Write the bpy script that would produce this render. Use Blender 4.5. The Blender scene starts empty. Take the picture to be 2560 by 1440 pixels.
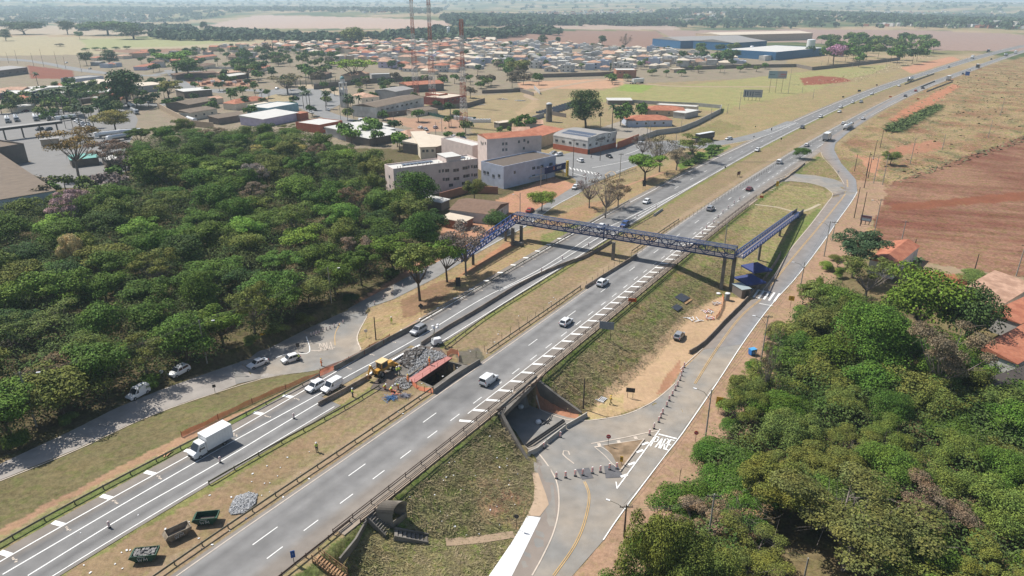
import bpy, bmesh, math, random
import numpy as np
from mathutils import Vector, Matrix, noise
from mathutils.geometry import delaunay_2d_cdt
HZD=0.00015
R=math.radians
rnd=random.Random(7)
S=bpy.context.scene
COL=S.collection
# ---------------------------------------------------------------- camera (drone, 66 m above the highway, 24 mm)
CF=1707.0; CH=66.0; TH=math.atan(720/CF)
cam=bpy.data.cameras.new('camera'); co=bpy.data.objects.new('camera',cam); COL.objects.link(co)
cam.sensor_width=36; cam.lens=CF/2560*36; cam.clip_start=1; cam.clip_end=40000
co.location=(0,0,CH); co.rotation_euler=(math.pi/2-TH,0,0); S.camera=co
SUNAZ=R(150); SUNEL=R(54)   # sun stands up-left of the view
sd=Vector((math.cos(SUNAZ)*math.cos(SUNEL),math.sin(SUNAZ)*math.cos(SUNEL),math.sin(SUNEL)))
W=bpy.data.worlds.new('World'); S.world=W; W.use_nodes=True
nt=W.node_tree; nt.nodes.clear()
sky=nt.nodes.new('ShaderNodeTexSky'); sky.sky_type='NISHITA'; sky.sun_disc=False
sky.sun_elevation=SUNEL; sky.sun_rotation=R(90)-SUNAZ; sky.dust_density=2.5; sky.air_density=1.2; sky.altitude=600
bg=nt.nodes.new('ShaderNodeBackground'); bg.inputs[1].default_value=0.075
wo=nt.nodes.new('ShaderNodeOutputWorld'); nt.links.new(sky.outputs[0],bg.inputs[0]); nt.links.new(bg.outputs[0],wo.inputs[0])
sl=bpy.data.lights.new('sun','SUN'); sl.energy=4.7; sl.angle=R(0.5); sl.color=(1,.95,.87)
so=bpy.data.objects.new('sun',sl); COL.objects.link(so); so.rotation_euler=sd.to_track_quat('Z','Y').to_euler(); so.location=(0,0,200)
S.view_settings.view_transform='Standard'; S.view_settings.look='None'; S.view_settings.exposure=0.42; S.view_settings.gamma=1
S.render.engine='CYCLES'
try:
    S.cycles.max_bounces=5; S.cycles.transparent_max_bounces=6; S.cycles.volume_bounces=1; S.cycles.diffuse_bounces=2; S.cycles.glossy_bounces=2
    S.cycles.caustics_reflective=False; S.cycles.caustics_refractive=False; S.cycles.sample_clamp_indirect=4
except Exception: pass
# ---------------------------------------------------------------- traced survey points -> ground coordinates
def un(px,py,z=0.0):
    x=(px-1280)/CF; y=-(py-720)/CF
    dx,dy,dz=x, math.cos(TH)+y*math.sin(TH), -math.sin(TH)+y*math.cos(TH)
    k=(CH-z)/-dz
    return (dx*k,dy*k)
def proj(x,y,z):
    v=Vector((x,y,z-CH)); d=v.y*math.cos(TH)-v.z*math.sin(TH); u=v.y*math.sin(TH)+v.z*math.cos(TH)
    return (1280+CF*v.x/d, 720-CF*u/d)
# ---------------------------------------------------------------- tags
def tag(o,label=None,cat=None,group=None,kind=None):
    if label: o['label']=label
    if cat: o['category']=cat
    if group: o['group']=group
    if kind: o['kind']=kind
    return o
def empty(name,loc,rz=0,label=None,cat=None,group=None):
    o=bpy.data.objects.new(name,None); COL.objects.link(o); o.empty_display_size=.5
    o.location=(loc[0],loc[1],loc[2]); o.rotation_euler=(0,0,rz)
    return tag(o,label,cat,group)
# ---------------------------------------------------------------- materials
MC={}
def mat(name,col,rough=.8,var=.12,scale=3.0,metal=0,col2=None,f2=.5,s2=.6,bump=0,obj=True,emit=0,attr=False,trans=0,spec=.3,isl=0):
    if name in MC: return MC[name]
    m=bpy.data.materials.new(name); m.use_nodes=True; n=m.node_tree; b=n.nodes['Principled BSDF']
    b.inputs['Roughness'].default_value=rough; b.inputs['Metallic'].default_value=metal; b.inputs['Specular IOR Level'].default_value=spec
    tc=n.nodes.new('ShaderNodeTexCoord')
    if obj: vec=tc.outputs['Object']
    else:
        g=n.nodes.new('ShaderNodeNewGeometry'); vec=g.outputs['Position']
    c=n.nodes.new('ShaderNodeRGB'); c.outputs[0].default_value=(*col,1); cur=c.outputs[0]
    if attr:
        a=n.nodes.new('ShaderNodeAttribute'); a.attribute_name='tint'; cur=a.outputs['Color']
    def mix(a,bb,fac,t='MIX'):
        x=n.nodes.new('ShaderNodeMix'); x.data_type='RGBA'; x.blend_type=t
        if hasattr(fac,'links') or not isinstance(fac,(int,float)): n.links.new(fac,x.inputs[0])
        else: x.inputs[0].default_value=fac
        n.links.new(a,x.inputs[6])
        if isinstance(bb,tuple): x.inputs[7].default_value=(*bb,1)
        else: n.links.new(bb,x.inputs[7])
        return x.outputs[2]
    def nz(sc,det=3):
        t=n.nodes.new('ShaderNodeTexNoise'); t.inputs['Scale'].default_value=sc; t.inputs['Detail'].default_value=det
        n.links.new(vec,t.inputs['Vector']); return t.outputs[0]
    def mr(x,a,bb,c0,d):
        t=n.nodes.new('ShaderNodeMapRange'); n.links.new(x,t.inputs[0])
        for i,v in enumerate((a,bb,c0,d)): t.inputs[i+1].default_value=v
        return t.outputs[0]
    if col2: cur=mix(cur,col2,mr(nz(s2,4),f2-.12,f2+.12,1,0))
    if var:
        v=mr(nz(scale,5),.25,.75,1-var,1+var)
        x=n.nodes.new('ShaderNodeVectorMath'); x.operation='SCALE'; n.links.new(cur,x.inputs[0]); n.links.new(v,x.inputs['Scale']); cur=x.outputs[0]
    if isl:
        g=n.nodes.new('ShaderNodeNewGeometry'); v=mr(g.outputs['Random Per Island'],0,1,1-isl,1+isl)
        x=n.nodes.new('ShaderNodeVectorMath'); x.operation='SCALE'; n.links.new(cur,x.inputs[0]); n.links.new(v,x.inputs['Scale']); cur=x.outputs[0]
    n.links.new(cur,b.inputs['Base Color'])
    if bump:
        bp=n.nodes.new('ShaderNodeBump'); bp.inputs['Strength'].default_value=bump; bp.inputs['Distance'].default_value=.1
        n.links.new(nz(scale*2,4),bp.inputs['Height']); n.links.new(bp.outputs[0],b.inputs['Normal'])
    if emit: b.inputs['Emission Color'].default_value=(*col,1); b.inputs['Emission Strength'].default_value=emit
    if trans: b.inputs['Alpha'].default_value=1-trans
    MC[name]=m; return m
# ---------------------------------------------------------------- mesh builder
class MB:
    def __init__(s): s.v=[]; s.f=[]; s.m=[]; s.cm=0
    def add(s,vs,fs):
        b=len(s.v); s.v+= [tuple(v) for v in vs]; s.f+= [tuple(i+b for i in f) for f in fs]; s.m+=[s.cm]*len(fs)
    def box(s,c,d,rz=0,M=None,taper=1):
        x,y,z=d[0]/2,d[1]/2,d[2]/2
        P=[Vector((a*x*(taper if k>0 else 1),b*y*(taper if k>0 else 1),k*z)) for k in(-1,1) for a,b in((-1,-1),(1,-1),(1,1),(-1,1))]
        mt=Matrix.Rotation(rz,3,'Z'); c=Vector(c); P=[mt@p+c for p in P]
        if M: P=[M@p for p in P]
        s.add(P,[(3,2,1,0),(4,5,6,7),(0,1,5,4),(1,2,6,5),(2,3,7,6),(3,0,4,7)]); return s
    def beam(s,a,b,w,h,up=(0,0,1)):
        a=Vector(a);b=Vector(b); d=(b-a).normalized(); u=Vector(up)
        if abs(d.dot(u))>.99: u=Vector((1,0,0))
        r=d.cross(u).normalized(); u=r.cross(d)
        P=[q+r*i*w/2+u*j*h/2 for q in(a,b) for i,j in((-1,-1),(1,-1),(1,1),(-1,1))]
        s.add(P,[(0,1,2,3),(7,6,5,4),(1,0,4,5),(2,1,5,6),(3,2,6,7),(0,3,7,4)]); return s
    def tube(s,a,b,r,r2=None,n=8,cap=True):
        a=Vector(a);b=Vector(b); d=(b-a).normalized(); u=Vector((0,0,1)) if abs(d.z)<.9 else Vector((1,0,0))
        x=d.cross(u).normalized(); y=d.cross(x); r2=r if r2 is None else r2
        P=[q+(x*math.cos(t)+y*math.sin(t))*rr for q,rr in((a,r),(b,r2)) for t in [2*math.pi*i/n for i in range(n)]]
        F=[(i,(i+1)%n,n+(i+1)%n,n+i) for i in range(n)]
        if cap: F+=[tuple(range(n-1,-1,-1)),tuple(range(n,2*n))]
        s.add(P,F); return s
    def path(s,pts,r,n=6):
        for a,b in zip(pts[:-1],pts[1:]): s.tube(a,b,r if not isinstance(r,(list,tuple)) else r[0],n=n)
        return s
    def prism(s,poly,z0,z1,M=None):
        n=len(poly)
        ar=sum(poly[i][0]*poly[(i+1)%n][1]-poly[(i+1)%n][0]*poly[i][1] for i in range(n))
        if ar<0: poly=poly[::-1]
        P=[Vector((p[0],p[1],z0 if not callable(z0) else z0(p))) for p in poly]+[Vector((p[0],p[1],z1 if not callable(z1) else z1(p))) for p in poly]
        if M: P=[M@p for p in P]
        s.add(P,[tuple(range(n-1,-1,-1)),tuple(range(n,2*n))]+[(i,(i+1)%n,n+(i+1)%n,n+i) for i in range(n)]); return s
    def lathe(s,c,prof,n=12):
        c=Vector(c); P=[c+Vector((r*math.cos(2*math.pi*i/n),r*math.sin(2*math.pi*i/n),z)) for r,z in prof for i in range(n)]
        F=[(k*n+i,k*n+(i+1)%n,(k+1)*n+(i+1)%n,(k+1)*n+i) for k in range(len(prof)-1) for i in range(n)]
        F+=[tuple(range(n-1,-1,-1)),tuple(range((len(prof)-1)*n,len(prof)*n))]
        s.add(P,F); return s
    def mesh(s,name,mats,smooth=False):
        me=bpy.data.meshes.new(name); me.from_pydata([tuple(v) for v in s.v],[],s.f)
        for m in (mats if isinstance(mats,(list,tuple)) else [mats]): me.materials.append(m)
        if any(s.m): me.polygons.foreach_set('material_index',s.m)
        if smooth: me.polygons.foreach_set('use_smooth',[True]*len(me.polygons))
        me.update(); return me
    def build(s,name,mats,parent=None,smooth=False,loc=None,rz=0,**t):
        o=bpy.data.objects.new(name,s.mesh(name,mats,smooth)); COL.objects.link(o)
        if parent: o.parent=parent
        if loc is not None: o.location=loc; o.rotation_euler=(0,0,rz)
        return tag(o,**t) if t else o
def copy_tree(o,parent=None):
    c=o.copy(); COL.objects.link(c)
    if parent: c.parent=parent
    for ch in KIDS.get(o.name) or [x for x in o.children]: copy_tree(ch,c)
    return c
KIDS={}
# ---------------------------------------------------------------- smooth curves fitted through the traced highway lines
def fit(pts,deg,zs=None):
    Wp=np.array([un(*p) for p in pts]); u=np.log(Wp[:,1])
    c=np.polyfit(u,Wp[:,0],deg,w=1/Wp[:,1]); return lambda y,c=c: np.polyval(c,np.log(y))
T_RL=[(443,1440),(860,1150),(1135,960),(1440,745),(1710,555),(1821,480),(1888,433),(1975,383),(2049,343),(2137,292),(2204,260),(2271,235),(2338,205),(2405,175),(2473,151),(2560,126)]
T_LM=[(134,1440),(517,1207),(860,1004),(1109,851),(1246,765),(1387,678),(1525,594),(1710,480),(1828,408),(1935,349),(2036,302),(2137,255),(2251,217),(2338,182),(2422,150),(2560,118)]
T_LO=[(0,1408),(380,1188),(769,980),(850,928),(1008,831),(1172,732),(1354,626),(1478,550),(1599,490),(1700,448),(1811,391),(1992,308),(2117,252),(2204,216),(2372,161),(2439,138),(2560,105)]
fRL=fit(T_RL,5); fLM=fit(T_LM,5); fLO=fit(T_LO,5)
T_G1=[(0,1368),(168,1267),(487,1108),(766,960),(1045,811),(1172,732),(1458,571),(1623,480),(1800,387)]
T_G2=[(521,1207),(860,1020),(1115,871),(1220,789),(1337,715),(1461,638),(1650,524)]
fG1=fit(T_G1,4)
def smooth_px(pts,z=None,n=8):
    """Catmull-Rom through traced points -> list of (x,y)"""
    P=[Vector(un(p[0],p[1],p[2] if len(p)>2 else (z or 0))) for p in pts]
    out=[]
    for i in range(len(P)-1):
        a=P[max(i-1,0)];b=P[i];c=P[i+1];d=P[min(i+2,len(P)-1)]
        for k in range(n):
            t=k/n; out.append(.5*((2*b)+(c-a)*t+(2*a-5*b+4*c-d)*t*t+(3*b-a-3*c+d)*t**3))
    out.append(P[-1]); return [tuple(p) for p in out]
def resample(P,step):
    P=[Vector(p) for p in P]; L=[0]
    for a,b in zip(P[:-1],P[1:]): L.append(L[-1]+(b-a).length)
    n=max(1,int(round(L[-1]/step))); out=[];j=0
    for i in range(n+1):
        s=L[-1]*i/n
        while j<len(P)-2 and L[j+1]<s: j+=1
        t=(s-L[j])/max(1e-9,L[j+1]-L[j]); out.append(P[j].lerp(P[j+1],min(1,max(0,t))))
    return out
def offset(P,d):
    """offset a polyline to its right (looking along it) by d"""
    P=[Vector(p) for p in P]; out=[]
    for i,p in enumerate(P):
        t=(P[min(i+1,len(P)-1)]-P[max(i-1,0)]).normalized(); out.append(p+Vector((t.y,-t.x))*d)
    return out
YS=list(np.exp(np.linspace(math.log(52),math.log(1150),420)))
cRL=[Vector((float(fRL(y)),y)) for y in YS]; cLM=[Vector((float(fLM(y)),y)) for y in YS]; cLO=[Vector((float(fLO(y)),y)) for y in YS]
cG1=[Vector((float(fG1(y)),y)) for y in YS if y<310]
# ---------------------------------------------------------------- terrain height (Laplace surface between levelled lines)
GX0,GX1,GY0,GY1,GS=-110.,190.,50.,350.,.5
NX=int((GX1-GX0)/GS)+1; NY=int((GY1-GY0)/GS)+1
Hf=np.zeros((NY,NX)); Hm=np.zeros((NY,NX),bool); Hm[0,:]=Hm[-1,:]=True; Hm[:,0]=Hm[:,-1]=True
gxx,gyy=np.meshgrid(GX0+GS*np.arange(NX),GY0+GS*np.arange(NY))
def inpoly(X,Y,poly):
    r=np.zeros(X.shape,bool); n=len(poly)
    for i in range(n):
        x1,y1=poly[i][0],poly[i][1]; x2,y2=poly[(i+1)%n][0],poly[(i+1)%n][1]
        if y1==y2: continue
        c=((Y>=min(y1,y2))&(Y<max(y1,y2)))&(X<(x2-x1)*(Y-y1)/(y2-y1)+x1); r^=c
    return r
def hfill(poly,z):
    m=inpoly(gxx,gyy,poly); Hf[m]=z; Hm[m]=True
def hline(P,zs,w=.6):
    for (a,b),(za,zb) in zip(zip(P[:-1],P[1:]),zip(zs[:-1],zs[1:])):
        L=math.hypot(b[0]-a[0],b[1]-a[1]); n=max(1,int(L/.25))
        for i in range(n+1):
            t=i/n; x=a[0]+(b[0]-a[0])*t; y=a[1]+(b[1]-a[1])*t; k=max(0,int(w/GS))
            ix=int(round((x-GX0)/GS)); iy=int(round((y-GY0)/GS))
            if 1<=ix-k and ix+k<NX-1 and 1<=iy-k and iy+k<NY-1:
                Hf[iy-k:iy+k+1,ix-k:ix+k+1]=za+(zb-za)*t; Hm[iy-k:iy+k+1,ix-k:ix+k+1]=True
def pz(pts):  # traced (px,py,z) -> points, zs
    return [un(*p) for p in pts],[p[2] for p in pts]
def zR(py): return float(np.interp(py,[370,440,500,580,655,745,843,960,1074,1440],[0,-.3,-1,-1.9,-2.7,-3.8,-4.6,-5.2,-5.5,-5.6]))
def zL(px): return float(np.interp(px,[0,185,336,457,600,700,770,860,984,1085,1200,1270],[0,-.6,-1.6,-2.6,-3.8,-4.5,-4.8,-4.5,-3,-1.5,-.3,0]))
UP=[(-33,120),(-17.8,112.3),(-14.5,109.7),(-1.7,101.0),(2.7,94.3),(12.4,108.7),(4.1,111.9),(-9.7,117.5),(-13.1,119.1),(-27,128)]
# right frontage road edges (traced)
RFr=[(p[0],p[1],zR(p[1])) for p in [(1400,1490),(1431,1440),(1508,1351),(1555,1282),(1656,1148),(1705,1085),(1791,960),(1868,843),(1935,755),(1992,692),(2059,604),(2093,554),(2127,507),(2143,480),(2140,450),(2103,410),(2085,376),(2088,360),(2120,333),(2187,285),(2237,255)]]
RFl=[(p[0],p[1],zR(p[1])) for p in [(1270,1500),(1310,1440),(1347,1380),(1384,1316),(1396,1245),(1387,1198),(1367,1162),(1344,1131)]]
RFm=[(p[0],p[1],zR(p[1])) for p in [(1467,1052),(1504,1049),(1562,1036),(1621,1011),(1656,987),(1685,960),(1700,932),(1757,876),(1800,825),(1861,765),(1888,742),(1935,688),(1979,618),(2029,557),(2069,503),(2090,482)]]
RFm2=[(p[0],p[1],zR(p[1])) for p in [(2117,480),(2103,450),(2080,416),(2058,392),(2049,375),(2056,362),(2075,345),(2130,305)]]
LRr=[(p[0],p[1],zL(p[0])) for p in [(-130,1262),(0,1200),(185,1125),(336,1054),(457,1007),(551,977),(605,956),(705,933),(773,930),(830,915),(880,900)]]
LRl=[(p[0],p[1],zL(p[0])) for p in [(-130,1212),(0,1160),(168,1082),(286,1022),(400,975),(520,932),(600,905),(692,860),(766,825),(860,778),(930,742),(984,712),(1060,672),(1150,628),(1240,580),(1300,548),(1381,500),(1442,462)]]
LRm=[(p[0],p[1],zL(p[0])) for p in [(766,843),(850,801),(917,776),(984,749),(1038,722),(1085,698),(1135,668),(1203,628),(1270,591),(1320,564),(1387,516),(1447,484)]]
# fills
L0=offset(cG1,-.8); Rr=offset(cRL,12.6)
poly=[p for p in L0 if p.y<305]+[p for p in reversed(Rr) if p.y<305]
hfill(poly,0)
def hband(A3,B3,k=16):
    pa,za=pz(A3); pb,zb=pz(B3)
    def rs(P,Z,n):
        L=[0]
        for a,b in zip(P[:-1],P[1:]): L.append(L[-1]+math.hypot(b[0]-a[0],b[1]-a[1]))
        s=np.linspace(0,L[-1],n); return np.interp(s,L,[p[0] for p in P]),np.interp(s,L,[p[1] for p in P]),np.interp(s,L,Z)
    n=120; ax,ay,az=rs(pa,za,n); bx,by,bz=rs(pb,zb,n)
    for i in range(k+1):
        t=i/k; P=list(zip(ax+(bx-ax)*t,ay+(by-ay)*t)); Z=list(az+(bz-az)*t); hline(P,Z,.5)
hband(RFm,RFr[4:15]); hband(RFl,[(1400,1490,-5.6)]+RFr[1:6],30)
hfill([un(*p) for p in [(1344,1131,-5.5),(1467,1052,-5.5),(1700,1000,-5.4),(1705,1085,-5.5),(1656,1148,-5.5),(1420,1250,-5.5)]],-5.5)
hband(LRl[:7],LRr[:6]+[(640,948,zL(640))]); hband(LRl[6:],LRm)
hfill([un(p[0],p[1],-4.7) for p in [(600,905),(692,860),(766,825),(860,778),(917,776),(892,849),(900,880),(880,900),(830,915),(773,930),(640,948)]],-4.7)
hfill([un(p[0],p[1],-.4) for p in [(1938,453),(1989,437),(2036,440),(2106,463),(2117,480),(2080,490),(2059,467),(2022,457)]],-.4)
hfill(UP,-5.5)
# slope toes and crests
P,Z=pz([(1450,1037,-5.4),(1500,1012,-5.3),(1545,985,-5.1),(1640,905,-4.8),(1720,800,-4.3),(1800,738,-3.9),(1850,700,-3.4)]); hline(P,Z)
P,Z=pz([(1300,1115,-4.2),(1345,1170,-5.3),(1342,1215,-5.4),(1345,1260,-5.4),(1318,1310,-5.4),(1288,1342,-5.4),(1250,1400,-5.5),(1225,1450,-5.6)]); hline(P,Z)
P,Z=pz([(1288,1342,-5.4),(1115,1362,-4.6),(975,1338,-2.6),(925,1288,-.1)]); hline(P,Z)
hline([(-2.6,99.6),(1.6,93.2)],[0,-4.9],.3); hline([(5.2,112.6),(13.4,109.6)],[-.1,-5.2],.3)
P,Z=pz([(820,1400,-.3),(870,1440,-2.2),(1000,1500,-4.5)]); hline(P,Z)
for d in (10,): 
    pa,_=pz([(p[0],p[1],0) for p in LRl[:11]])
    hline([(p[0]-6,p[1]+9) for p in pa],[zL(p[0])*.6 for p in LRl[:11]],.3)
    hline([(p[0]-30,p[1]+40) for p in pa],[0]*11,.3)
    pa,_=pz([(p[0],p[1],0) for p in RFr[:15]])
    hline([(p[0]+7,p[1]-3) for p in pa],[p[2]-.2 for p in RFr[:15]],.3)
    hline([(p[0]+60,p[1]-20) for p in pa],[p[2]*.6 for p in RFr[:15]],.3)
def lap(H,M,it):
    F=M
    for _ in range(it):
        A=H.copy(); A[1:-1,1:-1]=.25*(H[:-2,1:-1]+H[2:,1:-1]+H[1:-1,:-2]+H[1:-1,2:]); A[F]=H[F]; H=A
    return H
def solve(H,M):
    if min(H.shape)<60: return lap(H,M,1500)
    h=H[::2,::2]; m=M[::2,::2]; c=solve(h.copy(),m.copy())
    ny,nx=H.shape; yi=np.arange(ny)/2; xi=np.arange(nx)/2
    y0=np.minimum(yi.astype(int),c.shape[0]-1); y1=np.minimum(y0+1,c.shape[0]-1); x0=np.minimum(xi.astype(int),c.shape[1]-1); x1=np.minimum(x0+1,c.shape[1]-1)
    fy=(yi-y0)[:,None]; fx=(xi-x0)[None,:]
    U=(c[y0][:,x0]*(1-fy)+c[y1][:,x0]*fy)*(1-fx)+(c[y0][:,x1]*(1-fy)+c[y1][:,x1]*fy)*fx
    U[M]=H[M]; return lap(U,M,40)
HG=solve(Hf,Hm)
def hills(x,y):
    """far terrain: gentle rises beyond the town"""
    r=np.hypot(x,y); a=np.arctan2(x,y)
    s=np.clip((r-900)/2500,0,1); s=s*s*(3-2*s)
    z=s*(10*np.sin(a*6+1.3)+8*np.sin(a*11+r*.0011)+6*np.sin(r*.0021+a*3)+2)
    z+=np.clip((r-3500)/5000,0,1)**1.2*(44+10*np.sin(a*9)+6*np.sin(a*23+2))
    # knoll on the right beyond the ploughed field
    z+=6.5*np.exp(-(((x-470)/170)**2+((y-430)/150)**2))
    return z
def hq(x,y):
    x=np.asarray(x,float); y=np.asarray(y,float)
    fx=np.clip((x-GX0)/GS,0,NX-1.001); fy=np.clip((y-GY0)/GS,0,NY-1.001); ix=fx.astype(int); iy=fy.astype(int); fx=fx-ix; fy=fy-iy
    z=(HG[iy,ix]*(1-fx)+HG[iy,ix+1]*fx)*(1-fy)+(HG[iy+1,ix]*(1-fx)+HG[iy+1,ix+1]*fx)*fy
    ins=(x>GX0)&(x<GX1)&(y>GY0)&(y<GY1)
    return np.where(ins,z,0)+hills(x,y)
_up=inpoly(gxx,gyy,[(p[0]+d[0],p[1]+d[1]) for p,d in zip(UP,[(0,0)]*10)]) & inpoly(gxx,gyy,[(p.x,p.y) for p in poly])
_k=_up.copy()
for _ in range(3):
    _k[1:-1,1:-1]|=_k[:-2,1:-1]|_k[2:,1:-1]|_k[1:-1,:-2]|_k[1:-1,2:]
_k&=inpoly(gxx,gyy,[(p.x,p.y) for p in poly])
HT=HG.copy(); HT[_k]=0
def hqt(x,y):
    """height of the carriageways: as the ground, but carried over the underpass"""
    global HG
    g=HG; HG=HT; r=hq(x,y); HG=g; return r
def hz(x,y): return float(hqt(x,y))
def hg(x,y): return float(hq(x,y))
def G(px,py):
    """traced point -> ground point (x,y,z) on the terrain"""
    x=(px-1280)/CF; y=-(py-720)/CF
    dx,dy,dz=x, math.cos(TH)+y*math.sin(TH), -math.sin(TH)+y*math.cos(TH)
    lo=40.0; prev=lo
    k0=(CH+7)/-dz if dz<0 else 9000; a=(CH-12)/-dz if dz<0 else 3000
    ks=np.linspace(a,k0*1.0,80); f=(CH+dz*ks)-hqt(dx*ks,dy*ks)
    i=np.where(f<=0)[0]
    if len(i)==0: k=ks[-1]
    elif i[0]==0: k=ks[0]
    else:
        j=i[0]; t=f[j-1]/(f[j-1]-f[j]); k=ks[j-1]+(ks[j]-ks[j-1])*t
    X,Y=dx*k,dy*k
    return Vector((X,Y,hz(X,Y)))
def G2(px,py): return G(px,py).xy
# ---------------------------------------------------------------- ground sheet with soil / grass tints
def A(r,g,b,k=.68):
    y=.3*r+.59*g+.11*b; r,g,b=[y+(c-y)*.92 for c in (r,g,b)]
    f=lambda c:(c/255/12.92 if c/255<=.04045 else ((c/255+.055)/1.055)**2.4)*k
    return (f(r),f(g),f(b))
def pn(x,y,s,seed=0):
    """cheap smooth pseudo noise -1..1"""
    x=x/s; y=y/s; r=0; a=1
    rs=np.random.RandomState(seed)
    for o in range(4):
        for _ in range(3):
            t=rs.rand()*6.283; f=(1.7**o)*(.8+.5*rs.rand()); r=r+a*np.sin((x*np.cos(t)+y*np.sin(t))*f*2+rs.rand()*6.28+1.3*np.sin((y*np.cos(t)-x*np.sin(t))*f*1.3))
        a*=.62
    return r/5.5
Z=[]  # (polygon, colour, shag, edge jitter)
def zone(px,col,shag=.3,jit=1.0,z=0): Z.append(([un(p[0],p[1],p[2] if len(p)>2 else z) for p in px],A(*col),shag,jit))
def zonew(pts,col,shag=.3,jit=1.0): Z.append(([(p[0],p[1]) for p in pts],A(*col),shag,jit))
# town ground, fields beyond
zone([(-400,150),(640,122),(1100,95),(1640,108),(1970,150),(1930,195),(1440,215),(1200,240),(1170,350),(900,390),(500,400),(-400,470)],(158,142,124),.4,3)
zone([(-400,92),(480,95),(660,101),(640,118),(200,137),(-400,145)],(186,172,138),.1,6)
zone([(-400,58),(500,52),(480,90),(-400,88)],(190,172,150),.1,8)
zone([(200,100),(420,92),(640,100),(440,116),(220,122)],(170,170,120),.1,6)
zone([(230,126),(500,120),(640,112),(640,118),(350,135)],(160,125,105),.1,6)
zone([(470,56),(560,44),(650,38),(900,46),(1120,58),(1130,80),(900,72),(700,66)],(196,168,152),.1,8)
zone([(1150,96),(1300,82),(1640,76),(1700,118),(1500,124),(1330,112)],(158,124,108),.1,5)
zone([(1640,74),(2000,70),(2400,78),(2560,84),(2900,86),(2900,140),(2560,128),(2350,126),(1990,104),(1690,100)],(170,142,130),.1,5)
zone([(1250,64),(1700,60),(1700,72),(1250,80)],(188,164,148),.1,6)
zone([(1700,8),(2600,6),(3000,8),(3000,14),(2200,17),(1900,14)],(190,160,145),.1,20)
zone([(70,164),(180,176),(188,198),(76,196)],(150,92,74),.2,1)
zone([(440,192),(640,200),(640,218),(480,214)],(185,140,115),.3,1)
zone([(740,205),(840,215),(860,262),(760,240)],(196,176,150),.1,1)
zone([(1080,244),(1340,232),(1400,250),(1440,262),(1400,290),(1330,318),(1240,318),(1100,290),(1040,290)],(172,150,116),.4,2)
zone([(960,292),(1150,300),(1160,330),(1060,328),(990,310)],(190,150,125),.2,1)
zone([(1330,235),(1350,262),(1310,290),(1340,310),(1300,300),(1290,280),(1330,255)],(186,158,124),.2,1)
zone([(1290,205),(1560,195),(1560,222),(1300,222)],(205,160,130),.2,2)
zone([(1460,238),(1560,212),(1700,214),(1920,190),(2080,172),(2230,160),(2180,185),(2110,200),(2010,240),(1900,285),(1810,300),(1800,280),(1640,262),(1400,250)],(168,158,108),.55,2)
zone([(1560,210),(1640,214),(1600,232),(1540,226)],(150,165,85),.5,2)
zone([(2000,196),(2050,190),(2110,195),(2130,204),(2060,212),(2010,214)],(158,92,70),.2,.8)
zone([(1740,330),(1830,270),(2100,215),(2200,185),(2260,175),(2170,225),(2000,300),(1900,330)],(170,148,110),.6,2)
zone([(1700,338),(1800,300),(1860,320),(1800,338)],(150,135,95),.7,2)
zone([(2250,170),(2380,140),(2400,150),(2280,185)],(205,150,120),.2,1)
# land right of the highway
zone([(2080,380),(2200,290),(2400,180),(2700,110),(3200,120),(3200,420),(2560,350),(2200,470),(2140,480)],(172,146,112),.95,2)
zone([(2190,500),(2230,455),(2560,345),(3200,300),(3200,760),(2560,680),(2300,640),(2180,590)],(152,104,82),.61,1.5)
zone([(2230,505),(2560,480),(3200,440),(3200,470),(2560,500),(2230,520)],(148,92,68),.2,1.5)
zone([(2200,395),(2330,380),(2360,365),(2330,352),(2240,370)],(184,130,102),.2,2.5)
zone([(2222,303),(2245,285),(2385,214),(2398,222),(2300,290),(2235,316)],(196,132,100),.1,2)
zone([(2140,390),(2205,398),(2192,440),(2170,425)],(202,146,114),.1,1.6)
zone([(2195,600),(2330,655),(2560,700),(3000,760),(3000,800),(2400,700),(2200,640)],(180,112,82),.2,1.2)
zone([(2290,640),(2560,678),(2560,694),(2290,656)],(170,148,120),.1,.8)
zone([(2090,505),(2190,560),(2200,640),(2090,680),(2040,640)],(176,146,108),.5,1)
# near right: forest floor and verge
ver=[un(*p) for p in RFr[:15]]; vo=[(p[0]+9,p[1]-4) for p in ver]
zonew(ver+vo[::-1],(180,146,120),.3,.8)
zonew([(p[0]+8,p[1]-4) for p in ver[:11]]+[un(2190,640),un(2330,720),(160,120),(120,40),(20,30)],(132,116,84),.5,1.5)
# left forest floor
lf=[un(*p) for p in LRl]
zonew(lf+[(20,300),(-60,330),(-200,330),(-300,120),(-110,40)],(112,100,72),.6,1.5)
zonew([(p[0],p[1]) for p in lf[9:]]+[un(1380,440),un(1240,500),un(1110,560),un(1090,620)],(196,146,118),.3,.8)
# strip between left road and highway
lr=[un(*p) for p in LRr]
zonew(lr[:9]+[un(960,870),un(860,925),un(766,965),un(487,1113),un(168,1272),un(0,1374),un(-200,1500)],(126,116,82),.45,.6)
zonew([un(-50,1350),un(100,1268),un(250,1190),un(400,1110),un(452,1084),un(640,1010),un(800,935),un(855,918),un(800,960),un(640,1040),un(470,1108),un(330,1180),un(150,1275),un(-50,1380)],(180,142,114),.2,.5)
zone([(-20,1352),(168,1248),(487,1092),(487,1110),(168,1268),(-20,1376)],(168,152,112),.4,.4)
zonew([un(917,792,-4),un(984,749,-3),un(1135,668,-1),un(1270,595),un(1500,560),un(1440,575),un(1172,722),un(1045,800),un(930,860),un(897,849,-4)],(172,146,110),.4,.8)
zonew([un(1000,745,-2),un(1100,700,-1),un(1150,690),un(1090,760),un(1010,780)],(150,118,92),.3,.8)
zone([(1270,600),(1470,505),(1520,505),(1480,545),(1330,580)],(176,140,108),.4,.6)
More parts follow.
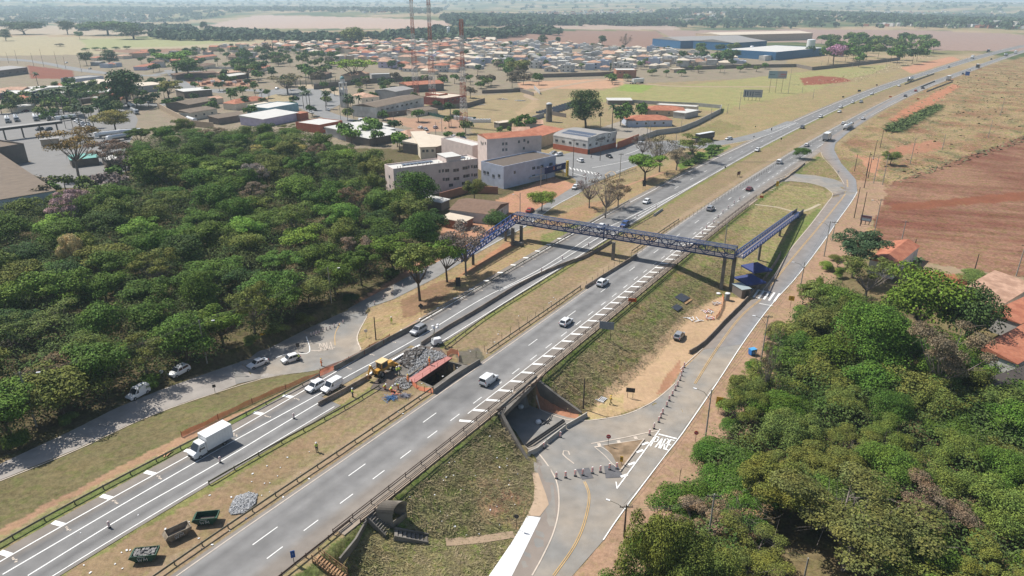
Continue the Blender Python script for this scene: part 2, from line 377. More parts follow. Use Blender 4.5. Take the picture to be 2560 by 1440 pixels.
zone([(1270,602),(1210,640),(1120,700),(1200,660),(1290,612)],(188,138,106),.2,.4)
zone([(1350,590),(1450,555),(1490,560),(1400,600),(1360,620)],(140,138,88),.6,.5)
zone([(1500,500),(1700,395),(1760,372),(1800,376),(1640,460),(1560,520)],(176,148,112),.4,.6)
zone([(1690,400),(1830,362),(1790,392),(1700,425)],(110,132,62),.9,.5)
# median
M0=[p for p in cLM if p.y<700]; M1=[p for p in cRL if p.y<700]
zonew([(p.x,p.y) for p in offset(M0,.6)]+[(p.x,p.y) for p in reversed(offset(M1,-.8))],(158,136,106),.4,.3)
zonew([(p.x,p.y) for p in offset(M0,.4)]+[(p.x,p.y) for p in reversed(offset(M0,2.2))],(140,138,84),.5,.5)
zonew([(p.x,p.y) for p in offset(M1,-3.6)]+[(p.x,p.y) for p in reversed(offset(M1,-1.3))],(172,148,120),.2,.5)
zone([(150,1440),(420,1290),(600,1200),(700,1120),(860,1050),(860,1080),(640,1230),(560,1330),(330,1440)],(162,136,106),.3,.6)
zone([(1135,880),(1200,870),(1215,905),(1150,915)],(120,112,100),.2,.3)
# left verge of the left carriageway
gv=[p for p in cG1 if p.y<300]
zonew([(p.x,p.y) for p in offset(gv,-.9)]+[(p.x,p.y) for p in reversed(offset(gv,.9))],(122,128,76),.5,.3)
# right of the right carriageway: slope beside the footpath
rg=[p for p in cRL if 60<p.y<320]
zonew([(p.x,p.y) for p in offset(rg,12.2)]+[(p.x,p.y) for p in reversed(offset(rg,30))],(150,132,96),.9,.5)
zone([(1340,955),(1450,880),(1560,800),(1640,740),(1700,760,-3),(1600,850,-4),(1480,960,-5),(1400,985,-3)],(150,134,98),1,.6)
zone([(1530,1040,-5.4),(1480,1005,-5.3),(1525,970,-5.0),(1615,890,-4.5),(1715,780,-4.0),(1800,742,-3.9),(1880,742,-3.7),(1862,768,-3.9),(1760,880,-5),(1700,935,-5.2),(1660,985,-5.4),(1620,1012,-5.4)],(206,172,136),.1,.5)
zone([(1670,930,-5),(1700,900,-5),(1700,935,-5.2),(1660,985,-5.4),(1640,990,-5.4)],(186,138,108),.1,.4)
zone([(1550,820),(1700,700),(1790,680,-2),(1700,760,-3),(1600,850,-3)],(136,132,84),1,.7)
zone([(1890,500),(1950,460),(2060,470),(2070,500),(2010,530),(1900,690,-2),(1840,640)],(164,148,106),.7,.5)
zone([(2000,545,-1),(2070,510,-1),(2030,560,-1.5),(1975,630,-2),(1930,690,-3),(1900,690,-3),(1960,600,-2)],(132,140,80),.6,.4)
zone([(1300,1115,-5),(1345,1165,-5.3),(1342,1260,-5.4),(1290,1340,-5.4),(1115,1360,-4.6),(975,1335,-2),(1011,1240),(1240,1040)],(142,132,92),1,.5)
zone([(1250,1200,-4),(1335,1230,-5),(1300,1320,-5),(1180,1310,-5),(1180,1220,-4)],(178,150,112),.8,.8)
zone([(1210,1240,-4),(1290,1240,-5),(1280,1290,-5),(1230,1300,-5)],(172,132,104),.5,1.2)
zone([(960,1300,-1),(1200,1350,-4.6),(1290,1340,-5.4),(1215,1460,-5.6),(800,1460,-2),(800,1400)],(150,138,94),1,.6)
zonew([(p.x,p.y) for p in offset(rg,12.2)]+[(p.x,p.y) for p in reversed(offset(rg,14))],(116,118,72),.9,.5)
zone([(1440,1045,-5.5),(1480,1030,-5.5),(1520,990,-5.2),(1560,980,-5),(1560,1030,-5.4),(1500,1048,-5.5)],(206,176,132),.3,.4)
zone([(1335,1008,-5.5),(1445,1030,-5.5),(1450,1048,-5.5),(1360,1044,-5.5)],(196,138,108),.1,.3)
def ground():
    an=np.radians(np.linspace(-50,50,640)); 
    rr=[22.]
    while rr[-1]<330: rr.append(rr[-1]*1.0046)
    while rr[-1]<1500: rr.append(rr[-1]*1.008)
    while rr[-1]<14000: rr.append(rr[-1]*1.03)
    rr=np.array(rr); Rg,Ag=np.meshgrid(rr,an,indexing='ij'); X=Rg*np.sin(Ag); Y=Rg*np.cos(Ag)
    # keep the sheet from sagging under the sides of the frame: everything is real ground
    Zz=hq(X,Y)
    near=(Rg<420)
    Zz=Zz+np.where(near,.03*pn(X,Y,2.2,3),0)
    C=np.zeros(X.shape+(4,),np.float32)
    base=np.array(A(168,146,112)); C[...,:3]=base; C[...,3]=.5
    far=Rg>900; q=pn(X,Y,260,5)+.5*pn(X,Y,90,6)
    f1=np.array(A(84,100,62)); f2=np.array(A(186,158,130)); f3=np.array(A(150,140,92))
    t=np.clip((q-.02)*3+.5,0,1)[...,None]; fc=f1*(1-t)+f2*t
    t2=np.clip(pn(X,Y,150,9)*4,0,1)[...,None]; fc=fc*(1-t2*.5)+f3*t2*.5
    s=np.clip((Rg-850)/150,0,1)[...,None]; C[...,:3]=C[...,:3]*(1-s)+fc*s
    jx=pn(X,Y,3,11)+.5*pn(X,Y,.9,12); jy=pn(X,Y,3,13)+.5*pn(X,Y,.9,14)
    for poly,col,sh,ji in Z:
        xs=[p[0] for p in poly]; ys=[p[1] for p in poly]; m=8+ji*3
        B=(X>min(xs)-m)&(X<max(xs)+m)&(Y>min(ys)-m)&(Y<max(ys)+m)
        if not B.any(): continue
        sc=ji*(1 if max(ys)<400 else .8); I=inpoly(X[B]+jx[B]*sc,Y[B]+jy[B]*sc,poly)
        v=C[B]; v[I,:3]=np.array(col); v[I,3]=sh; C[B]=v
    C0=C[...,3].copy()
    # weathering: patches of greener and barer ground
    w=pn(X,Y,7,21)*.5+pn(X,Y,2.1,22)*.5
    gr=np.array([.80,1.04,.72]); br=np.array([1.08,.96,.9])
    k=np.clip(w*1.6,-1,1)[...,None]*C[...,3:4]
    C[...,:3]*=np.where(k>0,1+(gr-1)*k,1+(br-1)*-k)
    # furrows of the ploughed field, patchy hillside
    pl=(C[...,3]>.605)&(C[...,3]<.615)&(X>90)
    u_=(X*.93-Y*.37); v_=(X*.37+Y*.93); st=pn(u_*.10,v_,2.0,31)*.7+pn(X,Y,28,35)*.7+pn(u_*.2,v_*.6,9,32)*.5
    k=np.clip(.5+st*1.0,0,1)[...,None]; C[...,:3]=np.where(pl[...,None],np.array(A(134,84,68))*(1-k)+np.array(A(164,124,100))*k,C[...,:3])
    hl=(C[...,3]>.94)&(C[...,3]<.96); k=np.clip(.35+pn(X,Y,16,33)*1.3,0,1)[...,None]; k2=np.clip(pn(X,Y,6,34)*2.2-.25,0,1)[...,None]
    hc=np.array(A(174,146,110))*(1-k)+np.array(A(158,116,90))*k; hc=hc*(1-k2)+np.array(A(128,118,84))*k2; C[...,:3]=np.where(hl[...,None],hc,C[...,:3])
    # dirt tracks: tyre lines in the median and verges
    nr,na=X.shape
    me=bpy.data.meshes.new('ground'); nv=nr*na; me.vertices.add(nv)
    me.vertices.foreach_set('co',np.stack([X,Y,Zz],-1).astype(np.float32).ravel())
    i=np.arange(nr-1)[:,None]*na+np.arange(na-1)[None,:]
    Q=np.stack([i,i+1,i+na+1,i+na],-1).reshape(-1,4)[:, ::-1]
    me.loops.add(Q.size); me.polygons.add(len(Q)); me.loops.foreach_set('vertex_index',Q.ravel().astype(np.int32))
    me.polygons.foreach_set('loop_start',np.arange(0,Q.size,4,dtype=np.int32)); me.polygons.foreach_set('loop_total',np.full(len(Q),4,np.int32))
    me.update(); a=me.color_attributes.new('tint','FLOAT_COLOR','POINT'); a.data.foreach_set('color',C.ravel())
    me.polygons.foreach_set('use_smooth',[True]*len(Q))
    o=bpy.data.objects.new('ground',me); COL.objects.link(o); tag(o,kind='structure')
    m=bpy.data.materials.new('soil_and_grass'); m.use_nodes=True; n=m.node_tree; b=n.nodes['Principled BSDF']; b.inputs['Roughness'].default_value=.95; b.inputs['Specular IOR Level'].default_value=.1
    at=n.nodes.new('ShaderNodeAttribute'); at.attribute_name='tint'; ge=n.nodes.new('ShaderNodeNewGeometry')
    def nz(s,d=4,dist=0):
        t=n.nodes.new('ShaderNodeTexNoise'); t.inputs['Scale'].default_value=s; t.inputs['Detail'].default_value=d; t.inputs['Distortion'].default_value=dist; n.links.new(ge.outputs['Position'],t.inputs['Vector']); return t.outputs[0]
    def ma(op,x,y=None,z=None):
        t=n.nodes.new('ShaderNodeMath'); t.operation=op
        for k,v in enumerate((x,y,z)):
            if v is None: continue
            if isinstance(v,(int,float)): t.inputs[k].default_value=v
            else: n.links.new(v,t.inputs[k])
        return t.outputs[0]
    # shaggy growth: contrasty tufts where alpha is high
    t1=ma('SUBTRACT',nz(1.3,6,.4),.5); t2=ma('SUBTRACT',nz(5,5),.5); t3=ma('SUBTRACT',nz(.12,5),.5)
    amp=ma('MULTIPLY_ADD',at.outputs['Alpha'],2.0,.35)
    v=ma('MULTIPLY_ADD',ma('ADD',ma('MULTIPLY',t1,1.0),ma('MULTIPLY',t2,.8)),amp,1.0)
    v=ma('MAXIMUM',ma('MULTIPLY_ADD',t3,.5,v),.3)
    sv=n.nodes.new('ShaderNodeVectorMath'); sv.operation='SCALE'; n.links.new(at.outputs['Color'],sv.inputs[0]); n.links.new(v,sv.inputs['Scale'])
    gmx=n.nodes.new('ShaderNodeMix'); gmx.data_type='RGBA'; gmx.blend_type='MULTIPLY'; gmx.inputs[7].default_value=(.68,.98,.5,1)
    mk=n.nodes.new('ShaderNodeMapRange'); n.links.new(nz(.55,5,.6),mk.inputs[0]); mk.inputs[1].default_value=.5; mk.inputs[2].default_value=.62
    n.links.new(ma('MULTIPLY',ma('MULTIPLY',mk.outputs[0],at.outputs['Alpha']),.9),gmx.inputs[0]); n.links.new(sv.outputs[0],gmx.inputs[6]); n.links.new(gmx.outputs[2],b.inputs['Base Color'])
    bp=n.nodes.new('ShaderNodeBump'); bp.inputs['Distance'].default_value=.25; n.links.new(ma('MULTIPLY',at.outputs['Alpha'],.6),bp.inputs['Strength']); n.links.new(nz(2.5,5),bp.inputs['Height']); n.links.new(bp.outputs[0],b.inputs['Normal'])
    me.materials.append(m)
ground()
# ---------------------------------------------------------------- draped sheets: roads and paint
def band(A_,B_,nlat=1,off=.06,tints=None,m=None,name='road',kind='structure',step=None,flat=None):
    """sheet between two polylines of equal length; tints: function(t,x,y)->colour"""
    V=[];C=[];n=len(A_)
    for a,b in zip(A_,B_):
        for k in range(nlat+1):
            t=k/nlat; x=a[0]+(b[0]-a[0])*t; y=a[1]+(b[1]-a[1])*t; V.append((x,y,t))
    V=np.array(V); z=(np.zeros(len(V)) if flat is not None else hqt(V[:,0],V[:,1]))+off+(flat or 0)
    if flat is None: pass
    else: z=z+hills(V[:,0],V[:,1])
    F=[(i*(nlat+1)+k,i*(nlat+1)+k+1,(i+1)*(nlat+1)+k+1,(i+1)*(nlat+1)+k) for i in range(n-1) for k in range(nlat)]
    # orient upwards
    a=V[F[0][1]]-V[F[0][0]]; c=V[F[0][3]]-V[F[0][0]]
    if a[0]*c[1]-a[1]*c[0]<0: F=[f[::-1] for f in F]
    me=bpy.data.meshes.new(name); me.from_pydata(np.column_stack([V[:,0],V[:,1],z]).tolist(),[],F)
    if tints:
        at=me.color_attributes.new('tint','FLOAT_COLOR','POINT'); cc=np.array([(*tints(v[2],v[0],v[1]),1) for v in V],np.float32); at.data.foreach_set('color',cc.ravel())
    me.materials.append(m); o=bpy.data.objects.new(name,me); COL.objects.link(o)
    if kind: tag(o,kind=kind)
    return o
asph=mat('asphalt',(.2,.2,.21),.85,.16,.45,obj=False,attr=True,bump=.15)
asph2=mat('asphalt_plain',(.215,.21,.2),.85,.16,.5,obj=False,col2=(.29,.25,.205),s2=.09)
white=mat('road_paint_white',(.74,.74,.72),.7,.12,1.5,obj=False)
cream=mat('road_paint_worn',(.52,.45,.38),.8,.15,1.0,obj=False)
yel=mat('road_paint_yellow',(.50,.33,.14),.8,.18,1.0,obj=False)
kerb=mat('kerb_concrete',(.46,.40,.34),.85,.15,2,obj=False)
gB=A(152,151,150); gD=A(124,123,123); gS=A(146,138,130); gR=A(150,140,130)
def lanes(stops):
    def f(t,x,y):
        w=stops[-1][1]
        for (a,ca),(b,cb) in zip(stops[:-1],stops[1:]):
            if a<=t<=b:
                u=(t-a)/max(1e-6,b-a); w=tuple(p+(q-p)*u for p,q in zip(ca,cb)); break
        s=1+.03*math.sin(x*.05+y*.11)+.18*noise.noise(Vector((t*15,(x*.55+y*.84)*.03,1)))+.14*noise.noise(Vector((t*5,(x*.55+y*.84)*.22,5)))
        return tuple(c*s for c in w)
    return f
# right carriageway: -0.8 m .. +11 m from its left edge line
def sel(P,y0,y1): return [p for p in P if y0<=p.y<=y1]
R0=sel(cRL,52,1150)
wid=lambda y:(10.9 if y<330 else max(8.6,10.9-(y-330)*.02))
band(offset(R0,-.7),[a+(b-a)*(wid(a.y)/11) for a,b in zip(R0,offset(R0,11))],10,.06,lanes([(0,gR),(.06,gR),(.1,gB),(.22,gD),(.33,gB),(.45,gD),(.58,gB),(.68,gB),(.78,gS),(1,gR)]),asph,'road')
# left carriageway, cut where the demolished deck lies open
PIT=[un(*p) for p in [(905,985),(958,931),(1052,862),(1098,868),(1118,893),(1038,952),(1000,985)]]
L0=cLM; Lo=[Vector((p.x,p.y)) for p in cLO]
def nearest(P,q): return min(P,key=lambda p:(p-q).length)
def cross(C1,i,C2):
    t=(C1[min(i+1,len(C1)-1)]-C1[max(i-1,0)]).normalized(); nrm=Vector((-t.y,t.x)); p=C1[i]
    return min(C2,key=lambda q:abs((q-p).dot(t)))
lw=[]
for i,p in enumerate(L0):
    q=cross(L0,i,Lo); lw.append((q-p).length)
lw=np.convolve(np.pad(lw,8,'edge'),np.ones(17)/17,'valid'); lw=np.clip(lw,8.2,11.5)
Lout=[L0[i]+(offset(L0,-1)[i]-L0[i])*0 for i in range(0)]
oL=offset(L0,-1); LOUT=[p+(o-p)*(w+1.9) for p,o,w in zip(L0,oL,lw)]; LLN=[p+(o-p)*w for p,o,w in zip(L0,oL,lw)]
lt=lanes([(0,gS),(.08,gB),(.2,gD),(.33,gB),(.45,gD),(.55,gB),(.7,gD),(.82,gS),(1,gR)])
iy0=[i for i,p in enumerate(L0) if p.y<104][-1]; iy1=[i for i,p in enumerate(L0) if p.y<124][-1]
def sub(P,a,b): return P[a:b+1]
O7=offset(L0,.7)
band(sub(O7,0,iy0),sub(LOUT,0,iy0),10,.06,lt,asph,'road'); band(sub(O7,iy1,len(L0)-1),sub(LOUT,iy1,len(L0)-1),10,.06,lt,asph,'road')
O45=[p+(o-p)*4.3 for p,o in zip(L0,oL)]
band(sub(O45,iy0,iy1),sub(LOUT,iy0,iy1),6,.06,lanes([(0,gD),(.4,gB),(.7,gD),(.85,gS),(1,gR)]),asph,'road')
# drape polygons (junctions, yards)
def drape(poly,name,m,off=.05,step=2.0,kind='structure',tints=None,px=True):
    P=[Vector(un(*p)) if px else Vector(p) for p in poly]; 
    P=[Vector(p[:2]) for p in P]; n=len(P); B=[]
    for i in range(n):
        a,b=P[i],P[(i+1)%n]; k=max(1,int((b-a).length/step)); B+=[a.lerp(b,j/k) for j in range(k)]
    xs=[p.x for p in P]; ys=[p.y for p in P]; gx,gy=np.meshgrid(np.arange(min(xs)+step/2,max(xs),step),np.arange(min(ys)+step/2,max(ys),step))
    ins=inpoly(gx,gy,[(p.x,p.y) for p in P]); I=[Vector((a,b)) for a,b in zip(gx[ins],gy[ins])]
    I=[q for q in I] if len(I)<6000 else I[::2]
    vs,es,fs,_,_,_=delaunay_2d_cdt(B+I,[(i,(i+1)%len(B)) for i in range(len(B))],[],1,1e-4)
    va=np.array([(v.x,v.y) for v in vs]); z=hq(va[:,0],va[:,1])+off
    me=bpy.data.meshes.new(name); me.from_pydata(np.column_stack([va,z]).tolist(),[],[tuple(f) for f in fs])
    if sum(p.normal.z for p in me.polygons)<0: me.flip_normals()
    me.materials.append(m); o=bpy.data.objects.new(name,me); COL.objects.link(o)
    if kind: tag(o,kind=kind)
    return o
# right frontage road and its junction by the underpass
RB=RFr[1:6][::-1]
drape([(1190,1500,-5.6),(1225,1440,-5.6),(1290,1345,-5.5),(1335,1285,-5.5),(1345,1255,-5.5),(1338,1205,-5.5),(1334,1160,-5.5),(1320,1130,-5.5),(1290,1080,-5.5),(1250,1040,-5.5),(1200,1015,-5.5),(1260,985,-5.5),(1345,1022,-5.5),(1420,1044,-5.5)]+RFm[:8]+[(1790,850,-4.8),(1868,843,-4.6),(1791,960,-5.2),(1705,1085,-5.5),(1656,1148,-5.5),(1555,1282,-5.5),(1508,1351,-5.5),(1431,1440,-5.6),(1400,1500,-5.6)],'frontage_road',asph2,.05)
m_=RFm[7:]; r_=[RFr[i] for i in range(7,14)]
def mid(A3,B3,n=60):
    def rs(P3):
        P=[un(*p) for p in P3]; return resample(P,1e9 if 0 else max(.1,sum(math.hypot(b[0]-a[0],b[1]-a[1]) for a,b in zip(P[:-1],P[1:]))/n))[:n+1]
    a=rs(A3); b=rs(B3); k=min(len(a),len(b)); return a[:k],b[:k]
a,b=mid([(1757,876,-4.9)]+RFm[8:],[(1868-12,860,-4.6)]+RFr[7:14],90)
red=lambda t,x,y:tuple(p*(1-t)+q*t for p,q in zip(A(160,146,134),A(148,150,154)))
band(a,b,6,.075,red,asph,'frontage_road')
a,b=mid([RFm[-1]]+[(2110,478,-.9)]+RFm2[1:5]+[(2056,362,0),(2075,345,0),(2130,312,0),(2200,268,0),(2240,246,0)],RFr[13:]+[(2290,232,0)],80)
band(a,b,4,.10,red,asph,'frontage_road')
drape([(1932,450,-.4),(1960,441,-.4),(1989,436,-.4),(2036,439,-.4),(2086,449,-.4),(2125,465,-.5),(2142,485,-.8),(2090,492,-1),(2076,480,-.6),(2062,468,-.4),(2022,458,-.4),(1975,453,-.4),(1938,462,-.4)],'loop_road',asph2,.085)
# left frontage road
a,b=mid(LRl[:8],LRr[:7]+[(705,933,-4.5)],80)
band(a,b,5,.05,lambda t,x,y:A(178,170,162),asph,'frontage_road')
drape([(580,915,-3.7),(640,880,-4.2),(692,860,-4.5),(766,825,-4.8),(860,778,-4.5),(925,745,-3.9),(984,712,-3),(984,749,-3),(925,774,-4.2),(917,792,-4.3),(897,826,-4.7),(892,849,-4.7),(902,878,-4.7),(880,905,-4.7),(830,917,-4.7),(773,932,-4.7),(705,935,-4.5),(640,950,-4.1),(590,962,-3.8)],'frontage_road',asph2,.075)
a,b=mid(LRl[10:],LRm[3:]+[(1460,476,0)],80)
band(a,b,5,.06,lambda t,x,y:A(150,148,146),asph,'frontage_road')
# town streets
tar=mat('street_asphalt',(.20,.20,.20),.9,.12,.2,obj=False)
def street(px,w,name='street',off=.05,m=tar):
    P=resample(smooth_px(px),5); return band(offset(P,-w/2),offset(P,w/2),2,off,None,m,name)
street([(1300,392),(1400,404),(1490,425)],9)
street([(430,215),(520,225),(640,226),(700,236),(770,268),(850,298),(1000,330),(1090,350),(1180,368),(1300,388)],12,off=.06)
street([(560,182),(440,178),(330,190),(120,160),(30,148),(-200,140)],9,off=.07)
street([(420,175),(470,215),(560,232)],8,off=.08)
street([(-200,150),(60,152),(200,176),(300,186),(400,190)],10,off=.085)
street([(-60,292),(90,280),(200,272),(330,262),(420,262)],12,off=.05)
street([(1940,218),(1700,216),(1570,206),(1500,200),(1330,232),(1340,250)],6,off=.05,m=mat('dirt_road',A(186,160,132),.95,.1,.3,obj=False))
drape([(1385,392),(1440,378),(1530,362),(1600,352),(1625,355),(1660,352),(1700,352),(1700,372),(1640,392),(1600,408),(1560,428),(1500,452),(1450,478),(1438,470),(1440,450),(1410,430)],'junction',tar,.09,3)
P=resample(smooth_px([(1650,362),(1740,368),(1800,358),(1870,345),(1930,328),(1985,306)]),3); band(offset(P,-4.2),offset(P,3.6),3,.09,None,tar,'slip_road')
drape([(0,285),(60,283),(330,268),(345,300),(330,345),(300,400),(130,420),(0,380),(-80,380),(-80,290)],'parking_yard',mat('yard_concrete',A(144,142,140),.9,.08,.2,obj=False),.07,4)
drape([(1560,300),(1640,330),(1600,345),(1430,350),(1400,322),(1500,320)],'parking_yard',mat('gravel_yard',A(166,156,142),.9,.12,.3,obj=False),.06,4)
drape([(40,410),(140,395),(300,380),(330,420),(240,470),(60,470)],'parking_yard',MC['yard_concrete'],.06,4)
drape([(650,232),(690,222),(790,222),(850,240),(850,262),(800,285),(720,262),(640,252)],'roundabout',tar,.10,4)
drape([(652,246),(690,236),(740,240),(745,250),(700,256),(664,254)],'roundabout_island',mat('island_soil',A(176,158,120),.95,.2,.4,obj=False),.15,4)
# footpath beside the highway (raised kerb step) and dirt paths
pave=mat('concrete_pavement',A(196,176,154),.85,.1,.6,obj=False,col2=A(176,160,142),s2=.25)
def strip3(P,w0,w1,z0,z1,name,m,**k):
    """raised strip with a real step"""
    a=offset(P,w0); b=offset(P,w1); mb=MB(); n=len(P); V=[]
    for p,q in zip(a,b):
        h1=hz(p.x,p.y); h2=hz(q.x,q.y); h=max(h1,h2)
        V+=[(p.x,p.y,h+z0),(p.x,p.y,h+z1),(q.x,q.y,h+z1),(q.x,q.y,h+z0)]
    F=[]
    for i in range(n-1):
        for j in range(4): F.append((i*4+j,i*4+(j+1)%4,(i+1)*4+(j+1)%4,(i+1)*4+j))
    F+=[(0,3,2,1),(n*4-4,n*4-3,n*4-2,n*4-1)]
    if w1>w0: F=[f[::-1] for f in F]
    mb.add(V,F); return mb.build(name,m,**k)
strip3(sel(cRL,78,246),11.0,12.25,-.5,.14,'footpath',pave,kind='structure')
def path(px,w,name='dirt_path',m=None,off=.05):
    P=resample(smooth_px(px),1); return band(offset(P,-w/2),offset(P,w/2),2,off,None,m or MC['dirt_road'],name)
path([(1115,1358,-4.6),(1200,1350,-5.0),(1285,1337,-5.4)],1.4,off=.07)
path([(1888,511),(1940,514),(2000,522),(2050,510,-1)],1.1,m=mat('pale_path',A(206,190,160),.9,.1,.5,obj=False))
path([(1160,1260-520),(1060,790),(940,870)],.8,m=mat('reddish_path',A(196,150,118),.9,.1,.5,obj=False))
path([(1420,585),(1480,560),(1500,545)],.8,m=MC['reddish_path'])
path([(1550,470),(1620,445),(1660,430)],1.2,m=mat('reddish_path',A(200,150,118),.9,.1,.5,obj=False))
# painted concrete shoulder strips along the lower curve
drape([(1330,1185,-5.5),(1345,1185,-5.5),(1366,1240,-5.5),(1372,1262,-5.5),(1350,1292,-5.5),(1318,1292,-5.5),(1334,1255,-5.5),(1336,1220,-5.5)],'concrete_shoulder',mat('tan_concrete',A(206,178,150),.85,.1,1,obj=False),.09,1)
drape([(1318,1292,-5.5),(1352,1296,-5.5),(1340,1320,-5.5),(1310,1380,-5.5),(1270,1460,-5.6),(1205,1465,-5.6),(1250,1400,-5.5),(1285,1350,-5.5)],'concrete_shoulder',mat('fresh_concrete',(.72,.72,.72),.85,.08,1.2,obj=False,col2=(.56,.56,.57),f2=.36,s2=.35),.095,1)
drape([(1366,1160,-5.5),(1400,1250,-5.5),(1388,1318,-5.5),(1330,1440,-5.6),(1290,1500,-5.6),(1262,1465,-5.6),(1310,1380,-5.5),(1352,1296,-5.5),(1372,1262,-5.5),(1345,1185,-5.5),(1340,1150,-5.5)],'hard_shoulder',mat('brown_shoulder',A(160,148,138),.9,.1,.5,obj=False),.065,1)
# dark asphalt patches
drape([(1441,1174,-5.5),(1472,1170,-5.5),(1484,1196,-5.5),(1455,1200,-5.5)],'asphalt_patch',mat('fresh_asphalt',A(112,112,116),.9,.15,.8,obj=False),.085,.8)
drape([(1510,1166,-5.5),(1545,1163,-5.5),(1558,1194,-5.5),(1514,1196,-5.5)],'asphalt_patch',MC['fresh_asphalt'],.085,.8)
# ---------------------------------------------------------------- painted markings (one sheet each colour)
drape([(1508,1116,-5.5),(1560,1107,-5.5),(1611,1100,-5.5),(1580,1140,-5.5),(1552,1178,-5.5),(1545,1166,-5.5),(1530,1138,-5.5)],'traffic_island',mat('island_dirt',A(168,142,114),.95,.25,.8,obj=False,col2=A(140,118,92),s2=.6),.13,.7)
strip3(resample([un(1612,1100,-5.5),un(1551,1181,-5.5)],1.0),0,.22,-.1,.24,'kerb',kerb,kind='structure')
class Paint:
    def __init__(s): s.V=[];s.F=[]
    def strip(s,P,w,off):
        P=[Vector(p[:2]) for p in P]
        if len(P)<2: return
        a=offset(P,-w/2); b=offset(P,w/2); k=len(s.V)
        for p,q in zip(a,b): s.V+=[(p.x,p.y,hz(p.x,p.y)+off),(q.x,q.y,hz(q.x,q.y)+off)]
        s.F+=[(k+2*i,k+2*i+1,k+2*i+3,k+2*i+2) for i in range(len(P)-1)]
    def dash(s,P,w,on,gap,off,ph=0):
        P=resample(P,.5); L=[0]
        for a,b in zip(P[:-1],P[1:]): L.append(L[-1]+(b-a).length)
        d=ph
        while d<L[-1]-on:
            s.strip([p for p,l in zip(P,L) if d<=l<=d+on],w,off); d+=on+gap
    def poly(s,pts,off):
        k=len(s.V); s.V+=[(p[0],p[1],hz(p[0],p[1])+off) for p in pts]; s.F.append(tuple(range(k,k+len(pts))))
    def done(s,name,m):
        me=bpy.data.meshes.new(name); me.from_pydata(s.V,[],s.F); me.update()
        bm=bmesh.new(); bm.from_mesh(me)
        for f in bm.faces:
            if f.normal.z<0: f.normal_flip()
        bm.to_mesh(me); bm.free()
        me.materials.append(m); o=bpy.data.objects.new(name,me); COL.objects.link(o); return tag(o,kind='structure')
pw,pc,py_=Paint(),Paint(),Paint()
h=.078
near=lambda P,a,b:[p for p in P if a<=p.y<=b]
pc.strip(near(R0,54,1140),.16,h)
r2=offset(cRL,3.5)
pw_d=[p for p in r2 if 55<p.y<900]
# dash phase: first traced dash starts at (629,1366)
s0=min(range(len(pw_d)),key=lambda i:(pw_d[i]-Vector(un(629,1366))).length)
pw.dash(pw_d[s0:],.15,4.1,12.7,h)
r3=[p for p in offset(cRL,7.05) if 56<p.y<330]; pw.dash(r3,.15,3.0,3.3,h)
pw.strip([p for p in offset(cRL,7.1) if 330<=p.y<1100],.16,h)
r4=[p for p in offset(cRL,8.2) if 100<p.y<212]; pw.strip(r4,.16,h)
# chevron bars between the edge line and the rail
P=resample([p for p in cRL if 100<p.y<215],3.9)
for i,p in enumerate(P[1:-1],1):
    t=(P[i+1]-P[i-1]).normalized(); nn=Vector((t.y,-t.x)); pw.strip([p+nn*8.25-t*.9,p+nn*10.6+t*.2],.62,h+.004)
P=resample([Vector(un(*q)) for q in [(1926,480),(1975,440),(2030,400),(2056,372)]],2.6)
for i,p in enumerate(P[1:-1],1):
    t=(P[i+1]-P[i-1]).normalized(); nn=Vector((t.y,-t.x)); pc.strip([p-nn*2.2,p+nn*.2],.4,h+.004)
# left carriageway
pw.strip(near(cLM,54,103),.16,h); pw.strip(near(cLM,124,1130),.2,h)
pw.strip([p for p in LLN if 54<p.y<1100],.2,h)
pw.strip(resample(smooth_px([(7,1437),(504,1148),(796,987),(853,950),(1038,849),(1203,749),(1354,671),(1485,587),(1560,550),(1633,514),(1720,470),(1800,426)]),1.5),.2,h)
pw.strip(resample(smooth_px([(70,1440),(319,1287),(551,1155),(793,1010),(850,982),(905,950)]),1.5),.2,h)
pw.strip(resample(smooth_px([(1250,727),(1374,668),(1502,591),(1586,545),(1700,480)]),1.5),.2,h)
l3=[p+(o-p)*4.3 for p,o in zip(L0,oL) if 250<p.y<900]; pw.dash(l3,.15,4,12,h)
P=resample([p for p in LLN if 62<p.y<200],6.6)
for i,p in enumerate(P[1:-1],1):
    t=(P[i+1]-P[i-1]).normalized(); nn=Vector((t.y,-t.x)); pw.strip([p-nn*1.85-t*.5,p+nn*.0],.75,h+.004)
    for k in range(4): pc.strip([p+nn*(.6+k*.35)+t*rnd.uniform(-.3,.3),p+nn*(.8+k*.35)],.25,h+.003)
# slip road gore
P=resample([Vector(un(*q)) for q in [(1905,330),(1950,318),(1985,309)]],4)
for i,p in enumerate(P[1:-1],1):
    pw.strip([p+Vector((-.8,.6)),p+Vector((1.2,-1.4))],.4,.1)
pw.strip(resample(smooth_px([(1740,374),(1800,364),(1870,352),(1930,334),(1990,308)]),3),.2,.105)
